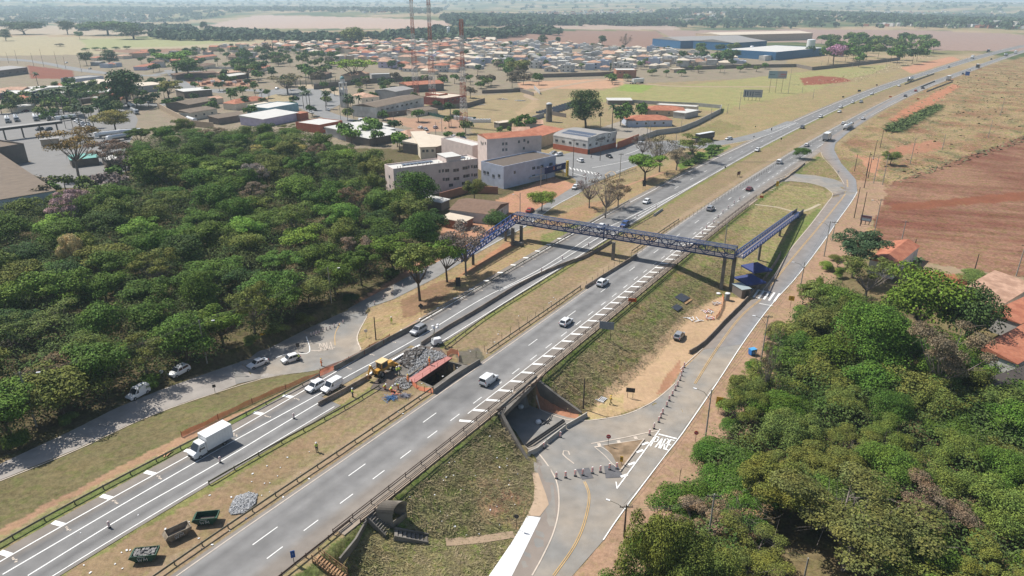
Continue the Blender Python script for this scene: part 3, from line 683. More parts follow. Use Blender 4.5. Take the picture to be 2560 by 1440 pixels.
# right frontage road
def ln(pr,px,w=.18,off=.095): pr.strip(resample(smooth_px(px),1.0),w,off)
ln(pw,RFr[2:14],.18,.1)
for d in (-.13,.13):
    P=resample(smooth_px([(1384,1440,-5.6),(1435,1366,-5.5),(1461,1306,-5.5),(1473,1242,-5.5),(1461,1205,-5.5)]),1); py_.strip(offset(P,d),.12,.1)
P=resample(smooth_px([(1737,960,-5.2),(1794,870,-4.8),(1851,792,-4.1),(1902,749,-3.8)]),1)
py_.strip(offset(P,-.15),.12,.11); py_.strip(offset(P,.15),.12,.11)
P=resample(smooth_px([(1920,722,-3.5),(1985,641,-2.5),(2036,581,-1.9),(2086,520,-1.2),(2116,480,-.8),(2118,450,-.4)]),1)
py_.strip(offset(P,-.15),.14,.11); py_.strip(offset(P,.15),.14,.11)
ln(pc,[(1330,1440,-5.6),(1355,1395,-5.6),(1384,1330,-5.5),(1397,1270,-5.5),(1393,1210,-5.5),(1372,1168,-5.5),(1344,1131,-5.5)],.2,.1)
ln(pc,[(1340,1020,-5.5),(1390,1042,-5.5),(1440,1053,-5.5),(1504,1048,-5.5),(1562,1036,-5.4),(1621,1011,-5.3),(1656,987,-5.3),(1688,958,-5.2)],.2,.1)
ln(pc,[(1700,925,-5.1),(1757,872,-4.8)],.2,.11)
ln(pc,[(1888,749,-3.8),(1935,690,-3.1),(1979,620,-2.3),(2029,559,-1.6),(2070,505,-1),(2081,490,-.9),(2072,478,-.7),(2056,467,-.4),(2020,457,-.3),(1975,451,-.3)],.2,.11)
ln(pc,[(2052,380,0),(2058,395,0),(2082,420,-.1),(2105,452,-.4),(2118,478,-.8)],.18,.115)
ln(pc,[(1478,1110,-5.5),(1560,1095,-5.5),(1620,1082,-5.5),(1652,1076,-5.5)],.22,.1)
ln(pc,[(1486,1118,-5.5),(1512,1140,-5.5),(1530,1160,-5.5),(1541,1168,-5.5)],.14,.1)
ln(pc,[(1502,1117,-5.5),(1528,1135,-5.5),(1543,1158,-5.5)],.14,.1)
ln(pc,[(1486,1118,-5.5),(1502,1117,-5.5)],.3,.1)
ln(pc,[(1505,1114,-5.5),(1560,1106,-5.5),(1612,1098,-5.5)],.14,.1)
for q in [(1499,1113),(1548,1106),(1590,1096)]: ln(pc,[(q[0]-5,q[1],-5.5),(q[0]+3,q[1]-1,-5.5)],.8,.104)
ln(pw,[(1542,1222,-5.5),(1595,1150,-5.5),(1650,1074,-5.5)],.22,.1); ln(pw,[(1540,1205,-5.5),(1543,1222,-5.5)],.2,.1)
ln(pw,[(1646,1086,-5.5),(1692,1098,-5.5)],.4,.1)
for q in [(1561,1192),(1580,1162),(1600,1131),(1613,1112)]: ln(pw,[(q[0]-9,q[1]+1,-5.5),(q[0]+8,q[1]-5,-5.5)],.5,.104)
# crosswalk
for i in range(6):
    x0,y0=1878+i*13,733+i*2.4; ln(pw,[(x0-8,y0+10,-3.9),(x0+6,y0-9,-3.8)],.5,.12)
ln(pw,[(1870,724,-3.7),(1922,731,-3.6)],.25,.12); ln(pw,[(1898,760,-4),(1932,766,-4)],.25,.12)
# left frontage road
ln(pc,[(0,1203,0),(185,1128,-.6),(336,1057,-1.6),(457,1010,-2.6),(605,962,-3.8),(705,937,-4.5),(773,931,-4.7),(830,926,-4.7)],.2,.09)
ln(pc,[(917,792,-4.3),(899,826,-4.7),(893,849,-4.7),(903,878,-4.7)],.25,.1)
ln(pw,[(690,893,-4.5),(725,884,-4.7),(773,883,-4.8),(766,843,-4.8)],.22,.1)
ln(pc,[(778,878,-4.8),(800,878,-4.8),(838,870,-4.8)],.25,.1)
ln(py_,[(838,865,-4.8),(838,835,-4.7),(850,808,-4.6)],.16,.1)
ln(pw,[(1203,626,-.3),(1270,589,0),(1320,562,0),(1387,515,0),(1447,483,0)],.18,.09)
# junction paint
for px in ([(1400,418),(1440,424),(1490,433),(1500,443),(1480,452)],[(1430,432),(1470,445)],[(1570,365),(1620,355)],[(1480,420),(1560,405),(1600,395)],[(1540,430),(1600,412)],[(1580,362),(1600,372),(1560,388)]): ln(pw,[(p[0],p[1]) for p in px],.25,.12)
for i in range(9): ln(pw,[(1415+i*9,416+i*2),(1419+i*9,422+i*2)],.4,.12)
ln(py_,[(1513,437),(1530,428),(1540,440),(1520,448),(1513,437)],.25,.12)
# worn arrow on the closed lane
ln(pc,[(1435,1160,-5.5),(1408,1138,-5.5),(1410,1127,-5.5),(1420,1128,-5.5),(1424,1138,-5.5)],.2,.098)
# the word PARE, drawn letter by letter
LET={'P':[[(0,0),(0,1),(.7,1),(.85,.85),(.85,.6),(.7,.48),(0,.48)]],'A':[[(0,0),(.45,1),(.9,0)],[(.2,.35),(.7,.35)]],'R':[[(0,0),(0,1),(.7,1),(.85,.85),(.85,.62),(.7,.5),(0,.5)],[(.4,.5),(.9,0)]],'E':[[(.85,0),(0,0),(0,1),(.85,1)],[(0,.5),(.65,.5)]]}
def word(s,org,ux,uy,off,w=.3,pr=pw):
    o=Vector(org)
    for i,ch in enumerate(s):
        for st in LET[ch]:
            pts=[o+Vector(ux)*(i*1.25+a)+Vector(uy)*b for a,b in st]
            for p,q in zip(pts[:-1],pts[1:]): 
                d=(q-p).normalized()*w*.4; pr.strip([p-d,q+d],w,off)
o=Vector(un(1626,1116,-5.5)); e=Vector(un(1678,1128,-5.5)); t=Vector(un(1640,1092,-5.5))
word('PARE',o,(e-o)/5.2,(t-o)*1.0,.1,.26)
o=Vector(un(826,856,-4.7)); e=Vector(un(790,861,-4.7)); t=Vector(un(832,874,-4.7))
word('PARE',o,(e-o)/4.8,(t-o),.1,.17,pc)
pw.done('road_marking',white); pc.done('road_marking',cream); py_.done('road_marking',yel)
# ---------------------------------------------------------------- underpass: decks, abutment walls, wing walls
conc=mat('concrete',A(150,144,136),.85,.14,.8,obj=False,col2=A(118,112,104),s2=.3,bump=.1)
concd=mat('concrete_weathered',A(160,152,138),.9,.18,.7,obj=False,col2=A(120,112,102),s2=.4)
def extr(pts,w,z0s,z1s,name,m,parent=None,**k):
    """wall along points with bottom/top heights per point"""
    P=[Vector(p) for p in pts]; a=offset(P,-w/2); b=offset(P,w/2); V=[]
    for p,q,z0,z1 in zip(a,b,z0s,z1s): V+=[(p.x,p.y,z0),(p.x,p.y,z1),(q.x,q.y,z1),(q.x,q.y,z0)]
    F=[(i*4+j,(i+1)*4+j,(i+1)*4+(j+1)%4,i*4+(j+1)%4) for i in range(len(P)-1) for j in range(4)]+[(0,1,2,3),tuple(len(P)*4-1-j for j in range(4))]
    F=[f[::-1] for f in F]
    mb=MB(); mb.add(V,F); return mb.build(name,m,parent,**k)
und=empty('underpass',(-1.7,101,-5.5),0,'concrete highway underpass with dark mouth and sloping wing walls','underpass')
def rel(o,par): 
    o.parent=par; o.matrix_parent_inverse=Matrix.Translation(-Vector(par.location)); return o
SW=[(-33.4,119.4),(-18.1,111.9),(-14.8,109.3),(-1.95,100.6)]; NE=[(-27,128.6),(-12.9,119.6),(-9.5,118),(4.35,112.4)]
rel(extr(SW,.7,[-6]*4,[-.05]*4,'abutment',conc),und); rel(extr(NE,.7,[-6]*4,[-.05]*4,'abutment',conc),und)
rel(extr([(-1.95,100.6),(.5,97.2),(2.9,93.9)],.55,[-6]*3,[.35,-2.6,-5.1],'wing_wall',conc),und)
rel(extr([(4.35,112.4),(8.5,110.6),(13.0,108.6)],.55,[-6]*3,[.35,-2.4,-5.0],'wing_wall',conc),und)
mb=MB(); mb.prism([(-14.9,109.2),(-1.6,100.2),(5.0,112.3),(-9.4,118.2)],-.95,-.02); rel(mb.build('deck_slab',conc),und)
mb=MB(); mb.prism([(-33.6,119.6),(-18.0,111.6),(-13.2,119.9),(-27.2,129.0)],-.95,-.02); rel(mb.build('deck_slab',conc),und)
# ---------------------------------------------------------------- concrete barriers
barm=mat('barrier_concrete',A(176,158,142),.85,.14,.9,obj=False,col2=A(140,126,116),s2=.4)
bart=mat('barrier_pale',A(206,200,190),.85,.1,.9,obj=False)
def barrier(px,label,h=.95,w=.55,m=None,tapered=True,group='concrete barriers along the highway',step=3.0,pts=None,zf=None):
    P=resample(pts if pts else smooth_px(px,n=6),step); mb=MB(); V=[]
    prof=[(-w/2,0),(-w/2,.12),(-w*.2,h*.45),(-w*.16,h),(w*.16,h),(w*.2,h*.45),(w/2,.12),(w/2,0)] if tapered else [(-w/2,0),(-w/2,h),(w/2,h),(w/2,0)]
    k=len(prof); offs=[offset(P,d) for d,_ in prof]; c=P[len(P)//2]
    for i in range(len(P)):
        for j,(d,z) in enumerate(prof):
            q=offs[j][i]; V.append((q.x,q.y,hz(P[i].x,P[i].y)+z-.03))
    F=[]
    for i in range(len(P)-1):
        for j in range(k): F.append((i*k+j,(i+1)*k+j,(i+1)*k+(j+1)%k,i*k+(j+1)%k))
    F+=[tuple(range(k)),tuple(range((len(P)-1)*k,len(P)*k))[::-1]]
    mb.add([(v[0]-c.x,v[1]-c.y,v[2]) for v in V],F)
    # joints between cast pieces
    o=mb.build('concrete_barrier',m or barm,loc=(c.x,c.y,0),label=label,cat='barrier',group=group)
    bm=bmesh.new(); bm.from_mesh(o.data); bmesh.ops.recalc_face_normals(bm,faces=bm.faces); bm.to_mesh(o.data); bm.free(); return o
barrier([(836,927),(900,893),(960,860),(1050,813)],'dark shaded concrete barrier beside the far lanes, above the orange netting',1.1,.5,concd)
barrier([(797,1016),(860,982),(920,948)],'short brown concrete barrier left of the yellow backhoe',.95)
barrier([(1054,864),(1120,822),(1186,784),(1287,722),(1354,687),(1420,660),(1462,645),(1528,606)],'long bending brown barrier closing a lane between backhoe and footbridge',.95)
barrier([(1084,985),(1140,945),(1200,908)],'concrete parapet between the open pit and the near lanes',1.0,.5,conc)
barrier([(1463,722),(1520,686),(1592,642)],'brown median barrier ending at the middle footbridge pillar',.95)
barrier([(1723,886,-4.9),(1760,862,-4.8),(1810,808,-4.3),(1861,757,-3.9),(1905,705,-3.3),(1935,664,-2.8),(1951,636,-2.5)],'long concrete barrier along the frontage road below the blue tents',1.0,m=barm)
for a,b,l in (((1320,1148,-5.5),(1365,1112,-5.5),'nearest'),((1367,1110,-5.5),(1413,1073,-5.5),'middle'),((1415,1071,-5.5),(1467,1042,-5.5),'farthest')):
    barrier([a,b],l+' of three pale concrete barrier pieces closing the underpass mouth',.95,m=bart,group='barrier pieces across the underpass road')
barrier([(1905,484),(1945,458),(1985,432),(2012,410)],'concrete parapet at the end of the highway footpath by the loop road',.7,.45)
barrier([(1634,541),(1656,525)],'short pale barrier end in the median right of the footbridge',.8,.45,bart)
for a,b,l in (((2261,215),(2335,186),'far dark barrier between the two tanker trucks in the median'),((2301,223),(2336,207),'far dark barrier behind two small red and black cars'),((2315,236),(2380,209),'far dark barrier on the right edge below the boxy truck')):
    barrier([a,b],l,1.0,.6,concd)
mb=MB(); P=resample(smooth_px([(917,943),(960,917),(1005,890),(1050,866)]),2)
for a,b in zip(P[:-1],P[1:]): mb.beam((a.x,a.y,.22),(b.x,b.y,.22),.4,.36)
mb.build('plastic_barrier',mat('white_plastic',(.8,.8,.8),.5,.03,2),label='low white plastic barrier line between open lanes and broken deck',cat='barrier')
# ---------------------------------------------------------------- steel guardrails
galv=mat('rail_steel_weathered',A(128,124,108),.6,.18,.5,obj=False,metal=.2)
rust=mat('rail_steel_dark',A(92,74,66),.7,.18,.5,obj=False)
def guard(P,label,rails=((.62,.30,.07),),post=4.0,pm=None,ph=.8,pwid=.12,step=2.0,m=None,side=.09,name='guardrail',group='steel guardrails'):
    P=resample(P,step); c=P[len(P)//2]; e=empty(name,(c.x,c.y,hz(c.x,c.y)),0,label,'guardrail' if name=='guardrail' else 'railing',group)
    L=Vector((c.x,c.y,hz(c.x,c.y)))
    for z,hh,ww in rails:
        mb=MB(); q=offset(P,side)
        for a,b in zip(q[:-1],q[1:]): mb.beam(Vector((a.x,a.y,hz(a.x,a.y)+z))-L,Vector((b.x,b.y,hz(b.x,b.y)+z))-L,ww,hh)
        mb.build('rail',m or galv,e)
    po=None; Q=resample(P,post)[:99]
    for p in Q:
        if po is None:
            mb=MB(); mb.box((0,0,ph/2-.1),(pwid,pwid,ph+.2)); po=mb.build('post',pm or galv,e)
            o=po
        else: o=po.copy(); COL.objects.link(o); o.parent=e
        o.location=Vector((p.x,p.y,hz(p.x,p.y)))-L
    return e
g1=[p for p in cG1 if p.y<300]
guard([p for p in g1 if p.y<113.5],'guardrail along far carriageway edge, lower left of the orange netting')
guard([p for p in g1 if 136<p.y<236],'guardrail along far carriageway edge passing under the footbridge')
guard([Vector(un(*p)) for p in [(1640,471),(1720,425),(1808,378)]],'guardrail beside bare trees at far left of the highway')
guard([Vector(un(*p)) for p in [(1330,575+0),(1420,560)]] if 0 else resample(smooth_px([(523,1212),(690,1116),(860,1023),(948,970)]),3),'guardrail on the median edge below the white box truck')
guard(resample(smooth_px([(1113,873),(1220,792),(1337,718),(1461,641),(1525,600),(1636,536)]),3),'guardrail on the median edge from the light tower to the footbridge')
guard(offset([p for p in cRL if 55<p.y<107.5],-1.9),'guardrail on the near carriageway beside the three skips')
guard(offset([p for p in cRL if 121<p.y<156],-1.9),'guardrail on the near carriageway right of the open pit')
guard(offset([p for p in cRL if 180<p.y<212],-1.9),'guardrail in the median right of the middle bridge pillar')
dr=((.55,.16,.06),(.95,.12,.08))
guard(offset([p for p in cRL if 53<p.y<80],11.1),'dark guardrail beside bus stop sign at the bottom edge',m=rust,pm=rust)
guard(offset([p for p in cRL if 77<p.y<113],10.85),'inner railing of the footpath, left of the underpass mouth',dr,3.5,rust,1.0,.1,m=rust,name='railing',group='railings of the highway footpath')
guard(offset([p for p in cRL if 80<p.y<112],12.4),'outer railing of the footpath above the grassy slope and underpass',dr,3.5,rust,1.0,.1,m=rust,name='railing',group='railings of the highway footpath')
guard(offset([p for p in cRL if 113<p.y<248],10.85),'long inner railing of the footpath from underpass to loop road',dr,3.5,rust,1.0,.1,m=rust,name='railing',group='railings of the highway footpath')
guard(offset([p for p in cRL if 112<p.y<236],12.4),'long outer railing of the footpath above the shrubby slope',dr,3.5,rust,1.0,.1,m=rust,name='railing',group='railings of the highway footpath')
guard([Vector(un(*p)) for p in [(1430,478),(1500,455),(1590,425)]],'railing between the junction and the bright green roadside tree',dr,3,None,1.0,.1,name='railing',group='railings by the junction')
# parapet beam and pipe rails over the underpass mouth
mb=MB()
for a,b in (((-2.6,101.2),(4.6,112.9)),):
    for z,h_,w_ in ((.25,.5,.25),): mb.beam((a[0],a[1],z),(b[0],b[1],z),w_,h_)
rel(mb.build('parapet',conc),und)
# median wire fence posts
fp=[q for q in resample(smooth_px([(1190,895),(1240,858),(1330,800),(1440,735),(1540,665),(1610,625),(1700,560),(1800,500),(1900,440),(2000,378),(2080,332),(2140,300)]),3.2)]
wood=mat('fence_post',A(96,84,72),.9,.1,3)
e=empty('wire_fence',(fp[len(fp)//2].x,fp[len(fp)//2].y,0),0,'thin wire fence with slim posts along the dry median','fence'); L=Vector(e.location); po=None
for i,p in enumerate(fp[:98]):
    if po is None: mb=MB(); mb.tube((0,0,-.1),(0,0,1.5),.045,n=5); po=mb.build('post',wood,e); o=po
    else: o=po.copy(); COL.objects.link(o); o.parent=e
    o.location=Vector((p.x,p.y,hz(p.x,p.y)))-L; o.rotation_euler=(rnd.uniform(-.05,.05),rnd.uniform(-.05,.05),0)
for z in (.5,1.0,1.4):
    mb=MB()
    for a,b in zip(fp[:-1],fp[1:]): mb.tube(Vector((a.x,a.y,hz(a.x,a.y)+z))-L,Vector((b.x,b.y,hz(b.x,b.y)+z))-L,.012,n=3,cap=False)
    mb.build('wire',galv,e)
# ---------------------------------------------------------------- footbridge
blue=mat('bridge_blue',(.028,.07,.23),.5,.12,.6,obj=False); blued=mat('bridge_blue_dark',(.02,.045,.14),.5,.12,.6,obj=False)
deckm=mat('bridge_deck',A(196,184,180),.8,.1,.8,obj=False)
BZ=5.3; bA=Vector((*un(1286,553,BZ),BZ)); bB=Vector((*un(1838,643,BZ),BZ))
fb=empty('footbridge',((bA.x+bB.x)/2,(bA.y+bB.y)/2,0),0,'long blue steel truss footbridge over the highway on concrete pillars','footbridge'); fo=Vector(fb.location)
def truss(a,b,name,m,h,n,side,par=fb,zz=True,mesh=False,wd=3.0,post=.17):
    """one side frame from a to b (deck line), offset sideways"""
    d=(b-a); hd=Vector((d.x,d.y,0)).normalized(); nn=Vector((hd.y,-hd.x,0))*side*wd/2; up=Vector((0,0,h)); mb=MB()
    a=a+nn-fo; b=b+nn-fo
    mb.beam(a,b,.2,.34); mb.beam(a+up,b+up,.2,.22); mb.beam(a+up*.42,b+up*.42,.08,.12); mb.beam(a+up*.22,b+up*.22,.05,.07)
    for i in range(n+1):
        p=a.lerp(b,i/n); mb.beam(p,p+up,post,post)
        if i<n:
            q=a.lerp(b,(i+1)/n)
            if zz: mb.beam(p if i%2 else p+up,q+up if i%2 else q,.16,.16)
            else:
                mm=(p+q)/2; mb.beam(p,mm+up,.09,.09); mb.beam(q,mm+up,.09,.09)
    return mb.build(name,m,par)
def deck(a,b,wd=3.0):
    d=(b-a); hd=Vector((d.x,d.y,0)).normalized(); mb=MB(); mb.beam(a-fo+Vector((0,0,.05)),b-fo+Vector((0,0,.05)),wd-.15,.14); return mb.build('deck',deckm,fb)
NB=26
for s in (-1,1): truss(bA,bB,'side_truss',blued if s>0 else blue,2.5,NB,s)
deck(bA,bB)
mb=MB(); hd=(bB-bA).normalized(); nn=Vector((hd.y,-hd.x,0))*1.45
for i in range(NB+1):
    p=bA.lerp(bB,i/NB)-fo; mb.beam(p+nn+Vector((0,0,2.5)),p-nn+Vector((0,0,2.5)),.09,.09)
    if i<NB: q=bA.lerp(bB,(i+1)/NB)-fo; mb.beam(p+(nn if i%2 else -nn)+Vector((0,0,2.5)),q+(-nn if i%2 else nn)+Vector((0,0,2.5)),.07,.07)
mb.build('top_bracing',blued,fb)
mb=MB(); mb.beam(bA-fo+Vector((0,0,2.62)),bB-fo+Vector((0,0,2.62)),2.8,.02); mb.build('roof_mesh',mat('grey_mesh',A(96,104,124),.6,.05,1,trans=.55),fb)
mb=MB()
for i in range(0,NB+1):
    p=bA.lerp(bB,i/NB)-fo; mb.beam(p+nn-Vector((0,0,.12)),p-nn-Vector((0,0,.12)),.12,.14)
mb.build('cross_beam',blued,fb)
# ramps
rE=Vector((*un(2000,530,-.9),-.9)); bB2=bB+hd*.9+Vector((0,0,0))
for s in (-1,1): truss(bB2,bB2.lerp(rE,.9),'ramp_truss',blue,1.3,24,s,zz=False,wd=2.1,post=.12)
deck(bB2,rE,2.1)
rd=(rE-bB2).normalized(); rn=Vector((rd.y,-rd.x,0)).normalized()
for s in (-1,1):
    mb=MB(); a=bB2.lerp(rE,.9)+rn*s*1.05-fo; b=rE+rn*s*1.05-fo; mb.beam(a+Vector((0,0,.6)),b+Vector((0,0,.6)),.08,1.25); mb.beam(a-Vector((0,0,.5)),b-Vector((0,0,.3)),.15,1.0); mb.build('end_panel',blued,fb)
c1=Vector((*un(1183,655,0),3.35)); lE=bA+(c1-bA)*1.32
for s in (-1,1): truss(bA,lE,'ramp_truss',blue,1.7,22,s,zz=True,wd=2.2)
deck(bA,lE,2.2)
def leg(px,py,z0,zt,w=.75,cap=False,name='pillar'):
    x,y=un(px,py,z0); mb=MB(); a=math.atan2(hd.y,hd.x); mb.box((0,0,(zt+z0)/2-.3),(w,w*.8,zt-z0+.6),a)
    if cap: mb.box((0,0,zt-.25),(2.4,1.0,.5),a+math.pi/2)
    return mb.build(name,conc,fb,loc=Vector((x,y,0))-fo)
pm=bA.lerp(bB,.445); x,y=un(1532,650,0)
leg(1532,650,0,BZ-.1,.8); leg(1282,612,0,BZ-.1,.8); leg(1303,606,0,BZ-.1,.8); leg(1264,602,0,3.6,.6,True); leg(1183,657,0,3.2,.6)
leg(1802,727,-4.1,BZ-.1,.8); leg(1826,726,-4.1,BZ-.1,.9)
x,y=un(1293,612,0); mb=MB(); mb.box((0,0,.45),(3.6,1.6,.9),math.atan2(hd.y,hd.x)); mb.build('pile_cap',conc,fb,loc=Vector((x,y,0))-fo)
mb=MB(); mb.beam(bA.lerp(bB,.45)+nn*1.05-fo-Vector((0,0,.6)),bA.lerp(bB,.45)+nn*1.05-fo+Vector((0,0,3.1)),.34,.34); mb.beam(bA.lerp(bB,.45)-nn*1.05-fo-Vector((0,0,.6)),bA.lerp(bB,.45)-nn*1.05-fo+Vector((0,0,3.1)),.34,.34); mb.build('portal_frame',blued,fb)
for t in (.3,.62):
    p=bB2.lerp(rE,t); g=hz(p.x,p.y); mb=MB(); mb.box((0,0,(p.z+g)/2-.2),(.6,.6,p.z-g)); mb.box((0,0,p.z-.3),(.9,2.0,.4),math.atan2(rd.y,rd.x)); mb.build('pillar',conc,fb,loc=Vector((p.x,p.y,0))-fo)
# ---------------------------------------------------------------- stairs with vaulted shelter, timber stairs
P1=Vector(un(943,1292,-.3)); P2=Vector(un(984,1328,-2.7)); P3=Vector(un(1018,1307,-2.9))
sh=empty('stair_shelter',(P2.x,P2.y,-2.7),0,'stained concrete shelter with vaulted roof beside the steps','shelter'); so_=Vector(sh.location)
u=(P1-P2); v=(P3-P2); Lu=u.length; Lv=v.length; u.normalize(); v.normalize()
def quadw(a,b,z0,z1,w=.18,name='wall',m=concd):
    mb=MB(); mb.beam(Vector((a.x,a.y,(z0+z1)/2))-so_,Vector((b.x,b.y,(z0+z1)/2))-so_,w,z1-z0); return mb.build(name,m,sh)
P4=P1+v*Lv
quadw(P1,P2,-3.4,.35,name='side_wall',m=conc); quadw(P4,P3,-3.4,.35,name='side_wall',m=conc); quadw(P2+u*.1,P3+u*.1,-3.4,-1.1,name='front_wall'); quadw(P1,P4,-3,.3,name='back_wall')
mb=MB(); n=12; V=[]
for side,o_ in ((0,P2-u*.15),(1,P1+u*.1)):
    for k in range(n+1):
        t=math.pi*k/n; c=o_+v*(Lv/2-math.cos(t)*Lv*.54); V.append(Vector((c.x,c.y,.3+1.25*math.sin(t)))-so_)
    for k in range(n+1):
        t=math.pi*k/n; c=o_+v*(Lv/2-math.cos(t)*Lv*.48); V.append(Vector((c.x,c.y,.3+1.08*math.sin(t)))-so_)
m1=n+1
F=[(k,k+1,2*m1+k+1,2*m1+k) for k in range(n)]+[(m1+k+1,m1+k,3*m1+k,3*m1+k+1) for k in range(n)]+[(k+1,k,m1+k,m1+k+1) for k in range(n)]+[(2*m1+k,2*m1+k+1,3*m1+k+1,3*m1+k) for k in range(n)]
mb.add(V,F); mb.build('vaulted_roof',concd,sh)
def flight(a,b,n,w,name='concrete_steps',label='',m=conc,rail=False,walls=True,group=None):
    a=Vector(a);b=Vector(b); e=empty(name,tuple((a+b)/2),0,label,'stairs',group); o_=Vector(e.location); d=(b-a); hd_=Vector((d.x,d.y,0)).normalized(); nn_=Vector((hd_.y,-hd_.x,0)); ang=math.atan2(hd_.y,hd_.x); L=math.hypot(d.x,d.y)/n
    mb=MB()
    for i in range(n):
        p=a.lerp(b,(i+.5)/n)-o_; z=a.z+(b.z-a.z)*(i+.3)/n-o_.z; mb.box((p.x,p.y,z-.4),(L*.8,w,.85),ang); 
    mb.build('treads',m,e)
    if walls:
        for s in (-1,1):
            mb=MB(); mb.beam(a-o_+nn_*s*(w/2+.1)+Vector((0,0,-.1)),b-o_+nn_*s*(w/2+.1)+Vector((0,0,-.1)),.16,.8 if s>0 else 1.0); mb.build('side_wall',m,e)
    return e
a_=(*un(924,1288,0),.45); b_=(*un(970,1333,-2.2),-1.9)
flight(a_,b_,9,1.6,label='upper flight of concrete steps descending from the footpath')
c_=(*un(1070,1352,-3.9),-3.7); flight((*un(985,1336,-2.2),-2.0),c_,8,1.3,label='lower shadowed flight of steps between two low walls',walls=True)
def wallz(px,z0,z1,w,label,name='retaining_wall',m=conc,group=None):
    P=[Vector(un(*p)) for p in px]; c=P[0]; o=extr([p-c for p in P],w,[z0]*len(P) if not isinstance(z0,list) else z0,z1,name,m,loc=(c.x,c.y,0)) if 1 else None
    return tag(o,label,'wall',group)
extr([un(850,1405,-.4),un(890,1352,-.2),un(921,1293,0)],.25,[-1]*3,[.25]*3,'retaining_wall',conc,label='low concrete wall with a bent end left of the steps',cat='wall')
wd_=mat('scaffold_timber',A(206,164,120),.85,.15,2,col2=A(170,130,96),s2=1)
a=Vector((*un(790,1396,.1),.3)); b=Vector((*un(862,1450,-2),-1.7)); e=flight(a,b,11,1.3,'timber_steps','new timber steps with handrails at the bottom edge',wd_,walls=False)
d=(b-a); hd_=Vector((d.x,d.y,0)).normalized(); nn_=Vector((hd_.y,-hd_.x,0)); o_=Vector(e.location)
for s in (-1,1):
    mb=MB()
    for zz in (.5,1.0): mb.beam(a-o_+nn_*s*.7+Vector((0,0,zz)),b-o_+nn_*s*.7+Vector((0,0,zz)),.06,.09)
    for k in range(6): p=a.lerp(b,k/5)-o_+nn_*s*.7; mb.beam(p+Vector((0,0,-.8)),p+Vector((0,0,1.05)),.09,.09)
    mb.build('handrail',wd_,e)
# ---------------------------------------------------------------- demolition: formwork walkway, netting, rubble
pink=mat('formwork_pink',A(206,138,130),.8,.12,1.2,obj=False); net=mat('orange_netting',(.78,.24,.13),.7,.15,1.5,obj=False,trans=.25)
fa=Vector(un(1027,955)); fb_=Vector(un(1120,893)); e=empty('formwork_walkway',((fa.x+fb_.x)/2,(fa.y+fb_.y)/2,0),0,'pink formwork walkway along the broken deck edge above the pit','walkway'); L=Vector(e.location)
d=(fb_-fa).normalized(); nn_=Vector((d.y,-d.x))
mb=MB(); A3=lambda p,z:Vector((p.x,p.y,z))-L
mb.beam(A3(fa,.1),A3(fb_,.1),2.0,.14); mb.build('boards',pink,e)
mb=MB(); q=nn_*1.0
mb.beam(A3(fa+q,-.3),A3(fb_+q,-.3),.12,.7); mb.build('edge_form',mat('form_dark',A(90,62,60),.8,.1,1),e)
for z in (.55,1.1):
    mb=MB(); mb.beam(A3(fa+q,z),A3(fb_+q,z),.03,.03); mb.build('guard_line',pink,e)
for k in range(6): p=fa.lerp(fb_,k/5)+q; mb=MB(); mb.beam(A3(p,.1),A3(p,1.15),.06,.06); mb.build('post',net,e)
mb=MB(); a=Vector(un(1022,943)); b=Vector(un(1090,896)); mb.beam((a.x,a.y,.2),(b.x,b.y,.2),.35,.5); mb.build('broken_deck_edge',concd,label='dark broken concrete edge beam beside the pink walkway',cat='beam')
def netting(px,label,h=1.0,lean=0,zs=None,name='safety_netting',post=6,group='orange safety netting'):
    P=resample(smooth_px(px),1.5); c=P[len(P)//2]; e=empty(name,(c.x,c.y,hz(c.x,c.y)),0,label,'netting',group); L=Vector(e.location); mb=MB(); V=[]
    for i,p in enumerate(P):
        g=hz(p.x,p.y); sag=.12*math.sin(i*1.7); V+=[Vector((p.x,p.y,g+.05))-L,Vector((p.x-lean*.4,p.y+lean*.9,g+h+sag-lean*.4))-L]
    F=[(2*i,2*i+2,2*i+3,2*i+1) for i in range(len(P)-1)]; mb.add(V,F); mb.build('net',net,e)
    for p in resample(P,post):
        mb=MB(); g=hz(p.x,p.y); mb.tube(Vector((p.x,p.y,g))-L,Vector((p.x,p.y,g+h+.25))-L,.05,n=5); mb.build('stake',mat('stake_red',A(150,70,50),.8,.1,2),e)
    return e
netting([(454,1089),(520,1056),(600,1016),(700,972),(800,942)],'long orange netting on stakes between left road and guardrail')
netting([(800,942),(860,914),(920,884),(960,862)],'orange netting in a band behind the dark shaded barrier',1.0,lean=.8)
netting([(800,925),(870,905),(930,870),(975,846)],'rear run of orange netting near the round sign',.9)
netting([(1118,892),(1128,884),(1146,888),(1148,905)],'orange netting wrapped around the pit corner by the gravel',1.1,post=3)
netting([(1030,962),(1045,975),(1065,980),(1084,984)],'sagging red netting at the lower corner of the pit',1.0,lean=.6,post=2)
netting([(1806,742,-4),(1808,760,-4.1),(1800,785,-4.4),(1790,800,-4.5)],'short orange netting below the tall bridge pillars',.9,post=3)
